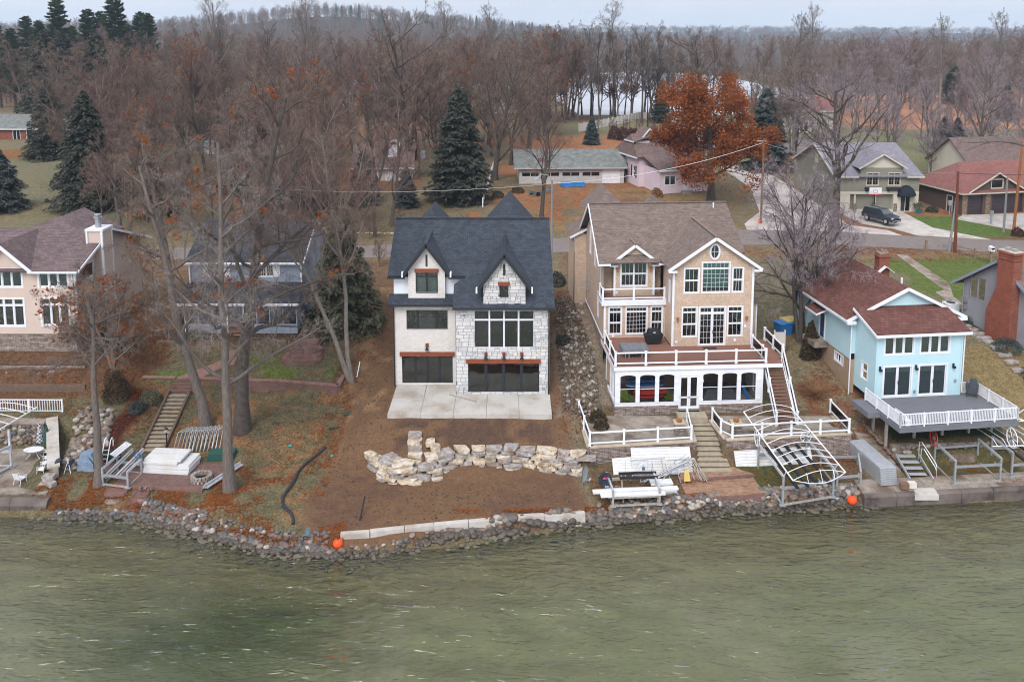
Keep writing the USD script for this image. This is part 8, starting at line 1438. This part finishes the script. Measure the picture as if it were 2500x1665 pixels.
for x, y, r, h, m, lb in [(6.75, 65.9, .75, .9, 'shrub_brown', 'brown-green clipped shrub at the left end of the tan house patio'), (6.9, 64.7, .6, .7, 'shrub_brown', 'lower brown-green shrub by the terrace railing'), (25.4, 65.3, .7, .45, 'grass_tan', 'clump of tan dead grass inside the right corner of the terrace railing'), (44.0, 81.0, 1.0, .9, 'needle_blue', 'blue juniper shrub below the window of the grey house'), (43.8, 75.0, 1.3, 1.0, 'needle_blue', 'broad blue juniper before the brick chimney'), (44.6, 71.8, 1.4, .9, 'needle_blue', 'blue juniper cut by the right edge below the chimney'), (-29.8, 69.3, .9, 1.0, 'needle_green', 'dark green shrub left of the timber steps'), (-30.4, 68.0, .7, .8, 'needle_blue', 'blue-green yucca-like shrub by the maroon bed'), (-32.6, 69.2, 1.1, 2.6, 'shrub_brown', 'tall dark brown-green bush between the picket fence and the steps'), (-34.6, 73.5, 1.4, 2.6, 'needle_dark', 'dark bush at the foundation corner of the beige siding house'), (4.7, 90.0, 1.0, 1.5, 'needle_dark', 'dark round shrub behind the tan house at the road'), (4.6, 76.5, .7, .7, 'needle_dark', 'small dark shrub between the white and the tan house'), (-2.2, 133.5, 1.0, 1.1, 'needle_dark', 'dark round shrub by the white rail fence'), (.9, 137, 1.1, 1.0, 'shrub_brown', 'brown round shrub left of the teal trailer'), (60.2, 124.0, .9, .9, 'needle_dark', 'dark shrub at the foundation of the brown garage'), (65.0, 110.8, .8, 1.2, 'shrub_maroon', 'reddish twiggy shrub by the orange utility pole'), (-28.6, 76.6, .9, .8, 'needle_green', 'low green bush below the left of the screened porch'), (22.4, 134.0, .9, 1.4, 'grass_tan', 'pale dry shrub at the corner of the pink house')]: shrub('shrub', lb, (x, y, g1(x, y)), r, h, m, int(700 * r * max(h, .8) + 400), .15 if m != 'grass_tan' else .22)
shrub('arborvitae', 'dark brown-green columnar arborvitae beside the pale blue house', (26.5, 75.0, 4.6), 1.0, 3.6, 'shrub_brown', 3500, .2, cone=.55)
og = thing('ornamental_grass', 'big fountain of tan dead ornamental grass beside the deck stairs', 'grass', (25.2, 70.2, 3.0)); rng = np.random.default_rng(8); n = 700; az = rng.uniform(0, 6.28, n); l = rng.uniform(.9, 1.9, n); P_ = paths(rng, np.c_[rng.normal(0, .25, (n, 2)), np.zeros(n)], norm(np.c_[np.cos(az) * .6, np.sin(az) * .6, np.ones(n)]), l, 4, .12, -.22); part(og, 'blades', tubes(P_, np.tile(np.linspace(.022, .008, 5), (n, 1)), 3), 'grass_tan', kind='stuff')
for i, (x, y) in enumerate([(23.4, 199), (25.2, 197), (27.2, 195.5), (29.5, 194), (32, 193)]): shrub('hedge_shrub', 'twiggy maroon shrub in the hedge before the tennis court fence', (x, y, g1(x, y)), 1.7, 3.0, 'shrub_maroon', 1600, .3, group='maroon hedge shrubs by the court')
def pole(label, loc, h, r, m, top=None, lean=(0, 0)):
    t = thing('utility_pole', label, 'utility pole', loc); part(t, 'pole', MB().tube([(0, 0, -.3), (lean[0], lean[1], h)], [r, r * .7], 8), m); return t
pM = pole('pale grey street light pole between the white and the tan house', (4.63, 100.3, 7.0), 9.4, .14, 'pole_gray'); part(pM, 'lamp_arm', MB().tube([(0, 0, 9.2), (-.5, 0, 10.0), (-1.2, 0, 10.1), (-1.7, -.1, 9.7)], .05, 6), 'galv'); part(pM, 'lamp', MB().ball((-1.8, -.1, 9.6), .22, 1, (1.4, .8, .5)), 'galv')
pR = pole('brown wooden utility pole beside the gravel drive with orange guard at its foot', (33.8, 117.3, 7.4), 11.8, .17, 'pole_wood'); part(pR, 'crossarm', MB().box(-.9, .3, -.06, .06, 11.4, 11.55), 'galv'); part(pR, 'guard', MB().cyl((-.25, -.1), .16, -.1, .9, 8, .08), 'orange_buoy')
pT = pole('wooden pole with grey transformer behind the tall dark spruce', (-16.0, 149.7, 8.6), 7.4, .15, 'pole_wood'); part(pT, 'transformer', MB().cyl((.75, -.3), .42, 3.3, 4.6, 12).tube([(.1, 0, 4.2), (.5, -.2, 4.2)], .05, 5), 'alu')
pole('dark red utility pole at the split rail fence', (53.1, 103.0, 7.0), 10.0, .2, 'pole_red', lean=(-.3, 0)); pole('grey leaning stub pole next to the dark red pole', (52.4, 103.2, 7.0), 7.8, .15, 'pole_gray', lean=(.6, 0)); pole('orange-brown utility pole on the lawn at the right edge', (65.3, 112.3, 7.3), 12.2, .2, 'pole_orange', lean=(.3, 0)); pole('grey stub pole beside the orange-brown pole', (64.3, 112.8, 7.3), 7.4, .16, 'pole_gray')
def wire(label, a, b, sag, r=.02, m='plastic_white'):
    u = np.linspace(0, 1, 17)[:, None]; single('utility_wire', MB().tube(np.array(a) + (np.array(b) - np.array(a)) * u - np.array([0, 0, sag]) * 4 * u * (1 - u), r, 4), m, label, 'wire')
wire('pale utility wire crossing left from the street light pole', (-34, 108, 14.3), (4.6, 100.3, 16.0), .8, .014); wire('pale utility wire from the street light pole to the brown wooden pole', (4.6, 100.3, 16.0), (33.6, 117.3, 18.6), 1.0, .025); wire('utility wire from the brown wooden pole to the red pole', (33.8, 117.3, 18.6), (52.9, 103, 16.8), 1.0, .03, 'pole_gray'); wire('utility wire from the red pole past the right edge', (52.9, 103, 16.8), (92, 112, 17.5), 1.0, .03, 'black_metal')
WF = thing('vinyl_fence', 'tall cream vinyl fence with posts before the frozen pond', 'fence', (16.3, 213.5, 9.3), world=True)
vf = [(16.3, 213.5), (27.8, 231.3), (36.5, 246.5), (44, 232), (52, 217)]
for a, b in zip(vf[:-1], vf[1:]):
    a, b = np.array(a), np.array(b); n = max(1, round(np.linalg.norm(b - a) / 2.6))
    for i in range(n):
        p, q = a + (b - a) * i / n, a + (b - a) * (i + 1) / n; z0, z1 = g1(*p), g1(*q); part(WF, 'panel', MB().bar((*p, z0 + 1.0), (*q, z1 + 1.0), .06, 2.0), 'fence_cream'); part(WF, 'post', MB().box(p[0] - .09, p[0] + .09, p[1] - .09, p[1] + .09, z0, z0 + 2.2), 'fence_cream')
CF = thing('court_fence', 'tall black chain link fence of the tennis court', 'fence', (24, 205, 9.3), world=True)
for a, b in zip([(23, 206), (36, 221), (48, 200), (72, 197)][:-1], [(36, 221), (48, 200), (72, 197)]):
    a, b = np.array(a, float), np.array(b, float); n = round(np.linalg.norm(b - a) / 3)
    for i in range(n + 1): c = a + (b - a) * i / n; part(CF, 'post', MB().box(c[0] - .06, c[0] + .06, c[1] - .06, c[1] + .06, 9.0, 12.3), 'black_metal')
    for z in (9.5, 12.2): part(CF, 'rail', MB().bar((*a, z), (*b, z), .06), 'black_metal')
single('tennis_court', MB().prism([(25, 205), (37, 219), (48, 199), (71, 197), (66, 178), (46, 172), (33, 186)], 8.9, 9.36), 'asphalt', 'dark paved tennis court behind the pink house', 'court', kind='structure')
for i, (x, y, h) in enumerate([(34.6, 224, 8.6), (51, 262, 13), (60.2, 196, 10.5), (64.8, 198, 12.6)]):
    t = thing('court_light', ['black court light pole at the corner of the cream fence', 'black court light pole among the trees of the pond row', 'shorter black court light pole before the red-roofed pavilion', 'taller black court light pole before the red-roofed pavilion'][i], 'light pole', (x, y, 9.3)); part(t, 'pole', MB().cyl((0, 0), .14, 0, h, 8), 'black_metal'); part(t, 'floodlight', MB().box(-.7, .7, -.3, .3, h - .1, h + .3), 'black_metal')
RF = thing('rail_fence', 'white two-rail fence running back beside the dark spruce', 'fence', (-4, 140, 8), world=True); fp = [(-4.3, 127), (-4.1, 133), (-3.9, 139), (-3.7, 145), (-3.6, 151), (-3.4, 158)]
for a, b in zip(fp[:-1], fp[1:]):
    for dz in (.45, .85, 1.2): part(RF, 'rail', MB().bar((*a, g1(*a) + dz), (*b, g1(*b) + dz), .05, .18), 'vinyl_white')
    part(RF, 'post', MB().box(a[0] - .08, a[0] + .08, a[1] - .08, a[1] + .08, g1(*a), g1(*a) + 1.4), 'vinyl_white')
SR = thing('split_rail_fence', 'weathered split rail fence beside the road at the right', 'fence', (53, 104, 7), world=True); fp = [(52.9, 103.3), (54.3, 100.8), (55.6, 98.4), (57.0, 96.0), (58.4, 93.6)]
for a, b in zip(fp[:-1], fp[1:]):
    for dz in (.45, .85): part(SR, 'rail', MB().bar((*a, g1(*a) + dz), (*b, g1(*b) + dz + .03), .08, .12), 'rail_wood')
    part(SR, 'post', MB().box(a[0] - .09, a[0] + .09, a[1] - .09, a[1] + .09, g1(*a) - .1, g1(*a) + 1.2), 'rail_wood')
for x, y, lb in ((50.2, 104.3, 'lone wooden post at the road edge left of the red pole'), (38.6, 104.4, 'lone wooden post at the road edge behind the mauve tree')): single('fence_post', MB().box(x - .12, x + .12, y - .12, y + .12, 6.8, 8.4), 'rail_wood', lb, 'post')
mb_ = thing('mailbox', 'grey mailbox on a wooden post by the split rail fence', 'mailbox', (54.6, 97.9, 6.75)); part(mb_, 'post', MB().box(-.1, .1, -.1, .1, 0, 1.9), 'rail_wood'); part(mb_, 'box', MB().box(-.22, .22, -.3, .3, 1.9, 2.3).tube([(0, -.3, 2.28), (0, .3, 2.28)], .22, 8), 'plastic_white')
ub = thing('utility_box', 'pale utility pedestal on the lawn before the garage apron', 'utility box', (64.9, 117.0, 7.6)); part(ub, 'post', MB().box(-.1, .1, -.08, .08, 0, 1.2), 'galv'); part(ub, 'box', MB().box(-.22, .22, -.15, .15, 1.2, 1.8), 'galv')
ub = thing('utility_box', 'blue-grey utility box on a thin post by the side of the brown garage', 'utility box', (61.6, 121.8, 7.7)); part(ub, 'post', MB().box(-.06, .06, -.06, .06, 0, 1.5), 'galv'); part(ub, 'box', MB().box(-.25, .25, -.15, .15, 1.5, 2.2), 'galv')
gl = thing('garden_lamp', 'black lamp post on the lawn left of the brown garage', 'lamp', (60.4, 118.4, 7.6)); part(gl, 'post', MB().cyl((0, 0), .07, 0, 2.3, 8), 'black_metal'); part(gl, 'lantern', MB().cyl((0, 0), .12, 2.3, 2.6, 6, .18).cyl((0, 0), .2, 2.6, 2.75, 6, .04), 'black_metal')
pt = thing('planter', 'blue flower pot with a shrub beside the dome awning', 'planter', (58.0, 123.3, 7.8)); part(pt, 'pot', MB().cyl((0, 0), .25, 0, .55, 12, .38), 'teal_paint'); part(pt, 'plant', leafquads(np.random.default_rng(2), np.random.default_rng(3).normal(0, .38, (500, 3)) * [1, 1, .5] + [0, 0, 1.1], .2), 'needle_green')
bb = thing('basketball_hoop', 'basketball hoop with white backboard on a dark post behind the car', 'basketball hoop', (50.9, 121.5, 7.85)); part(bb, 'post', MB().box(-.07, .07, .1, .24, 0, 3.2), 'black_metal'); part(bb, 'backboard', MB().box(-.85, .85, -.05, .02, 2.9, 3.95), 'plastic_white'); part(bb, 'backboard_stripe', MB().box(-.85, .85, -.06, -.05, 2.9, 3.05).box(-.3, .3, -.06, -.05, 3.2, 3.25).box(-.3, .3, -.06, -.05, 3.55, 3.6).box(-.3, -.25, -.06, -.05, 3.25, 3.55).box(.25, .3, -.06, -.05, 3.25, 3.55), 'red_plastic'); part(bb, 'rim', MB().torus((0, -.35, 3.05), .23, .02, 'z', 14, 5), 'red_plastic'); part(bb, 'net', MB().cyl((0, -.35), .12, 2.65, 3.03, 8, .22), 'screen')
# the dark sport utility car
glassmat('windscreen_glass', (.25, .36, .38), extra=.12); mat('car_glass', (.02, .025, .03), rough=.12); mat('car_paint', (.030, .040, .062), rough=.25, spec=.6); mat('tyre', (.012, .012, .013), rough=.9); mat('headlight', (.55, .58, .62), rough=.15)
CR = thing('parked_car', 'dark blue sport utility car parked on the drive before the green-grey house', 'car', (50.1, 117.4, 7.86), -62)
W2 = .95; prof = [(-2.4, .45), (-2.42, .95), (-2.3, 1.1), (-2.15, 1.75), (-1.9, 1.82), (.1, 1.84), (.5, 1.72), (1.15, 1.15), (2.2, 1.0), (2.42, .85), (2.44, .42), (-2.4, .42)]
pg = Polygon(prof); v2, f2 = polytri(pg); n = len(v2); wd = np.where(v2[:, 1] > 1.2, W2 - (v2[:, 1] - 1.2) * .33, W2)
bd = MB().add(np.vstack([np.c_[v2[:, 0], -wd, v2[:, 1]], np.c_[v2[:, 0], wd, v2[:, 1]]]), np.vstack([f2, f2[:, ::-1] + n])); c = np.arange(n); bd.add(np.vstack([np.c_[v2[:, 0], -wd, v2[:, 1]], np.c_[v2[:, 0], wd, v2[:, 1]]]), np.vstack([np.c_[c, (c + 1) % n, (c + 1) % n + n], np.c_[c, (c + 1) % n + n, c + n]])); part(CR, 'body', bd, 'car_paint')
part(CR, 'windscreen', MB().hexa([(.56, -.74, 1.7), (1.12, -.86, 1.2), (1.12, .86, 1.2), (.56, .74, 1.7), (.58, -.74, 1.73), (1.14, -.86, 1.23), (1.14, .86, 1.23), (.58, .74, 1.73)]), 'windscreen_glass')
for s in (-1, 1):
    for a, b in ((-2.0, -1.2), (-1.1, -.25), (-.15, .55)): part(CR, 'side_window', MB().hexa([(a, s * .955, 1.18), (b + (.35 if b > .5 else 0), s * .955, 1.18), (b, s * .80, 1.68), (a, s * .80, 1.68), (a, s * .965, 1.18), (b + (.35 if b > .5 else 0), s * .965, 1.18), (b, s * .81, 1.68), (a, s * .81, 1.68)]), 'car_glass')
    part(CR, 'headlight', MB().box(2.36, 2.46, s * .72 - .2, s * .72 + .2, .78, .93), 'headlight'); part(CR, 'mirror', MB().box(.75, .95, s * 1.06 - .1, s * 1.06 + .1, 1.1, 1.3), 'car_paint'); part(CR, 'roof_rail', MB().bar((-1.8, s * .7, 1.9), (.0, s * .7, 1.9), .05), 'alu')
    for x in (-1.5, 1.55): w = part(CR, 'wheel', MB().tube([(x, s * .72, .36), (x, s * .97, .36)], .37, 16), 'tyre'); part(w, 'rim', MB().tube([(x, s * .96, .36), (x, s * .99, .36)], .24, 12), 'alu')
part(CR, 'grille', MB().box(2.42, 2.47, -.5, .5, .62, .88), 'black_trim'); part(CR, 'bumper', MB().box(2.4, 2.52, -.9, .9, .38, .58), 'black_trim'); part(CR, 'chrome_bar', MB().box(2.5, 2.54, -.8, .8, .5, .56), 'alu')
tl = thing('boat_trailer', 'teal boat trailer on the leaves before the old garage', 'trailer', (4.3, 135.5, 8.15), 35)
for s in (-1, 1): part(tl, 'frame_rail', MB().bar((-1.8, s * .7, .5), (1.2, s * .55, .5), .12).bar((1.2, s * .55, .5), (2.6, 0, .5), .12), 'teal_paint'); part(tl, 'wheel', MB().tube([(-.9, s * .95, .33), (-.9, s * .75, .33)], .33, 12), 'tyre'); part(tl, 'fender', MB().box(-1.3, -.5, s * .85 - .14, s * .85 + .14, .68, .76), 'teal_paint'); part(tl, 'bunk', MB().bar((-1.9, s * .4, .75), (.8, s * .35, .75), .14, .1), 'rail_wood')
part(tl, 'crossbar', MB().box(-1.7, -1.58, -.7, .7, .45, .55).box(-.1, .02, -.65, .65, .45, .55), 'teal_paint'); part(tl, 'winch_stand', MB().bar((2.0, 0, .5), (2.0, 0, 1.2), .1, .1, (1, 0, 0)), 'teal_paint')
single('blue_tarp', (lambda a: (np.c_[a[0] + (meshkit.noise(a[0] * 1.7, 4) - .5)[:, None] * .35], a[1]))((lambda m: (np.array(m.vertices) * [1, 1, 1] + [9.9, 142.0, 8.7], np.array(m.faces)))(trimesh.creation.box((3.8, 1.6, .5)).subdivide().subdivide())), 'tarp_blue', 'crumpled bright blue tarpaulin before the third garage door', 'tarpaulin')
ac = thing('air_conditioner', 'pale air conditioner unit beside the grey house', 'air conditioner', (43.0, 83.6, 6.1), 10); part(ac, 'cabinet', MB().box(-.6, .6, -.5, .5, 0, 1.0), 'plastic_white'); part(ac, 'fan_grille', MB().cyl((0, 0), .42, 1.0, 1.04, 14), 'black_metal')
SSt = thing('stepping_stones', 'irregular stone steps descending the grass by the brick chimney', 'steps', (43, 77, 5), world=True)
for k in range(9): x, y = 42.6 + .1 * k, 80.0 - .95 * k; part(SSt, 'stone', block((x, y, g1(x, y) + .1), 1.3, .6, .25, .15, .06), 'boulder_gray')
for i, (x, y, z) in enumerate(((25.2, 79.0, 5.4), (26.0, 79.6, 5.5))): t = thing('storage_bin', ['blue plastic tub with yellow lid edge beside the tan house', 'second blue plastic tub against the mauve tree'][i], 'bin', (x, y, z), 20); part(t, 'tub', MB().hexa([(-.55, -.45, 0), (.55, -.45, 0), (.55, .45, 0), (-.55, .45, 0), (-.7, -.6, 1.2), (.7, -.6, 1.2), (.7, .6, 1.2), (-.7, .6, 1.2)]), 'blue_plastic'); part(t, 'lid', MB().box(-.75, .75, -.65, .65, 1.2, 1.3), 'tarp_blue' if i == 0 else 'yellow_plastic')
GT = thing('garden_gate', 'narrow weathered gate beside the tan house stairs', 'gate', (23.9, 75.8, 5.2)); part(GT, 'gate_panel', MB().box(-.4, .4, -.03, .03, .1, 1.6), 'fence_cream'); part(GT, 'post', MB().box(-.52, -.4, -.06, .06, 0, 1.8), 'fence_cream'); part(GT, 'post', MB().box(.4, .52, -.06, .06, 0, 1.8), 'fence_cream')
SRw = thing('stone_row', 'row of white field stones edging the road behind the white house', 'stones', (-18, 112, 7.2), world=True)
for k in range(15): part(SRw, 'stone', rock((-21.6 + .42 * k, 112.3 + rk.normal(0, .1), 7.35), rk.uniform(.18, .3)), 'boulder_cream', smooth=True)
for i, (x, y, l, rot, m, lb) in enumerate([(-13.2, 67.6, .9, .3, 'chair_green', 'dark green sled half buried at the left edge of the bare yard'), (-14.0, 66.0, 1.1, .2, 'chair_green', 'green trough-shaped plastic shell in the leaves'), (-12.6, 68.6, .25, 1, 'teal_plastic', 'small teal plastic scrap on the dirt track'), (-13.6, 62.9, .5, 1.35, 'teal_plastic', 'bright teal bottle-like piece lying on the dirt'), (-14.2, 68.9, .3, .5, 'red_plastic', 'small red scrap in the leaves by the brick wall corner')]): v, f = rock((0, 0, 0), .5, .3, .1); ca, sa = math.cos(rot), math.sin(rot); v = v * [l, l * .35, .35 * min(1, l)] @ np.array([[ca, sa, 0], [-sa, ca, 0], [0, 0, 1]]); single('plastic_scrap', (v + [x, y, g1(x, y) + .08], f), m, lb, 'litter', smooth=True)
single('rusty_stake', MB().bar((-10.2, 55.3, .9), (-10.05, 56.6, 1.9), .09), 'cover_black', 'dark charred board stuck in the dirt near the sea wall', 'board'); single('white_stake', MB().bar((-13.35, 72.6, 3.9), (-13.2, 73.4, 5.0), .06), 'plastic_white', 'white survey stake at the edge of the dirt track', 'stake'); single('loose_stick', MB().bar((-18.3, 62.9, g1(-18.3, 62.9) + .05), (-17.3, 62.1, g1(-17.3, 62.1) + .05), .06), 'rail_wood', 'pale stick lying on the grass beside the shore tree', 'stick'); single('frisbee', MB().cyl((-17.1, 64.3), .16, g1(-17.1, 64.3) + .03, g1(-17.1, 64.3) + .07, 10), 'teal_plastic', 'pale green disc lying on the slope', 'disc')
for i, (x, y, m, lb) in enumerate([(28.0, 59.2, 'pole_wood', 'small crate of bricks on the sea wall slab'), (28.6, 59.35, 'fence_cream', 'pair of pale wooden blocks on the sea wall slab')]): single('wood_block', MB().box(x - .28, x + .28, y - .2, y + .2, 1.04, 1.45), m, lb, 'block')
yb = thing('caution_board', 'small yellow fold-up caution board before the leaning pipes', 'sign', (12.6, 60.0, 1.25), 10); part(yb, 'board', MB().hexa([(-.25, -.2, 0), (.25, -.2, 0), (.25, -.17, 0), (-.25, -.17, 0), (-.15, 0, .75), (.15, 0, .75), (.15, .03, .75), (-.15, .03, .75)]), 'yellow_plastic')
# fallen leaves
rl = np.random.default_rng(90)
def leafbed(areas, m, size):
    P_ = []
    for n, x0, x1, y0, y1 in areas:
        x, y = rl.uniform(x0, x1, n), rl.uniform(y0, y1, n); k = meshkit.noise(np.stack([x * .9, y * .9, 0 * x], -1), 6) > rl.uniform(.3, .6, n); k &= y > shore(x) + .25; P_.append(np.c_[x[k], y[k]])
    p = np.vstack(P_); q = np.c_[p, G(p[:, 0], p[:, 1]) + rl.uniform(.02, .06, len(p)) + np.where((p[:, 1] - shore(p[:, 0]) < 1.0) & (p[:, 0] < 24.8), rl.uniform(.05, .22, len(p)), 0)]; return leafquads(rl, q, size, .75), m
for nm, (q, m), lb in (('fallen_leaves', leafbed([(12000, -34, -15.5, 55, 60.5), (9000, -34, -19, 57.2, 62), (7000, -34, -13, 60, 78), (5200, -26, -11, 52.9, 55.2), (3200, -15.2, -13.2, 58, 80), (2500, 5.5, 17, 57.2, 62), (2400, -4, 6, 55.3, 56.6), (1500, 5, 12, 56.5, 57.6), (1600, 12, 19, 57.3, 58.4), (1000, 19, 24.8, 58.2, 59.2), (3600, 17, 28, 58.8, 66), (3400, 24, 29, 63, 80), (2600, 29, 38, 60, 64), (6000, -38, -29, 66, 78), (2200, 3.8, 6.5, 64, 88)], 'leaf_rust', .18), 'orange-brown oak leaves strewn over the shore lots'), ('fallen_leaves', leafbed([(9000, -40, 34, 108, 150), (2500, 2, 34, 160, 215), (2500, 28, 60, 99, 106)], 'leaf_orange', .3), 'drifts of brown leaves on the lawns across the road')): single(nm, q, m, lb, 'leaves', kind='stuff')

cl_ = MB(); n = 2600; x = rl.uniform(-13.5, 5, n); y = rl.uniform(54.6, 88, n); k = (y > shore(x) + 1.2) & ~((x > -10) & (x < 3.2) & (y > 65.2) & (y < 85)) & ~((y > 59.4) & (y < 62.6) & (x > -11) & (x < 5.4)); 
for a, b in zip(x[k], y[k]): cl_.add(*(lambda v, f: (v + [a, b, g1(a, b)], f))(*MB().ball((0, 0, 0), rl.uniform(.03, .085), 0, (1.2, 1, .6)).arr()))
mat('clod', (.17, .125, .095), (.11, .08, .06), rough=.95, isl=.6); single('dirt_clods', cl_, 'clod', 'clods and gravel scattered over the bare yard', 'gravel', kind='stuff')
cf = thing('cedar_fence', 'weathered cedar board fence on the lawn at the left edge', 'fence', (-99, 170, 8.8), 12)
for k in range(34): part(cf, 'board', MB().box(-3 + k * .3, -2.72 + k * .3, -.03 + .01 * (k % 2), .03, -.2, 1.9 + .03 * (k % 3)), 'cedar_board')
part(cf, 'rail', MB().box(-3, 7.2, .03, .1, .3, .42), 'cedar_board'); part(cf, 'rail', MB().box(-3, 7.2, .03, .1, 1.4, 1.52), 'cedar_board')
n = 2600; x = rl.uniform(4.0, 7.2, n); y = rl.uniform(66, 86, n); k = x < 7.9 - (y - 66) * .1; q = np.c_[x[k], y[k], G(x[k], y[k]) + rl.uniform(.02, .3, k.sum())]
single('dry_brush', leafquads(rl, q, .22), 'shrub_gray', 'dry grey weeds covering the slope between the white and tan houses', 'weeds', kind='stuff')
sr = MB()
for _ in range(150): a, b = rl.uniform(4.2, 7.2), rl.uniform(66, 84); sr.add(*rock((a, b, g1(a, b) + .03), rl.uniform(.08, .24)))
single('slope_stones', sr, 'rock_4', 'pale stones scattered on the weedy slope beside the tan house', 'stones', True, kind='stuff')
# thin winter haze over the whole place
usdkit.material(stage, L + 'haze_look', {'v': ('principled_volume', {'color': (.64, .82, 1.0), 'density': .00015, 'anisotropy': .1})}, [], volume='v.volume')
hz = usdkit.mesh(stage, '/World/haze', MB().box(-3500, 3500, -480, 4800, -7, 130).arr(), L + 'haze_look'); tag('/World/haze', 'thin pale winter haze that fades the far hills', 'haze', kind='stuff')
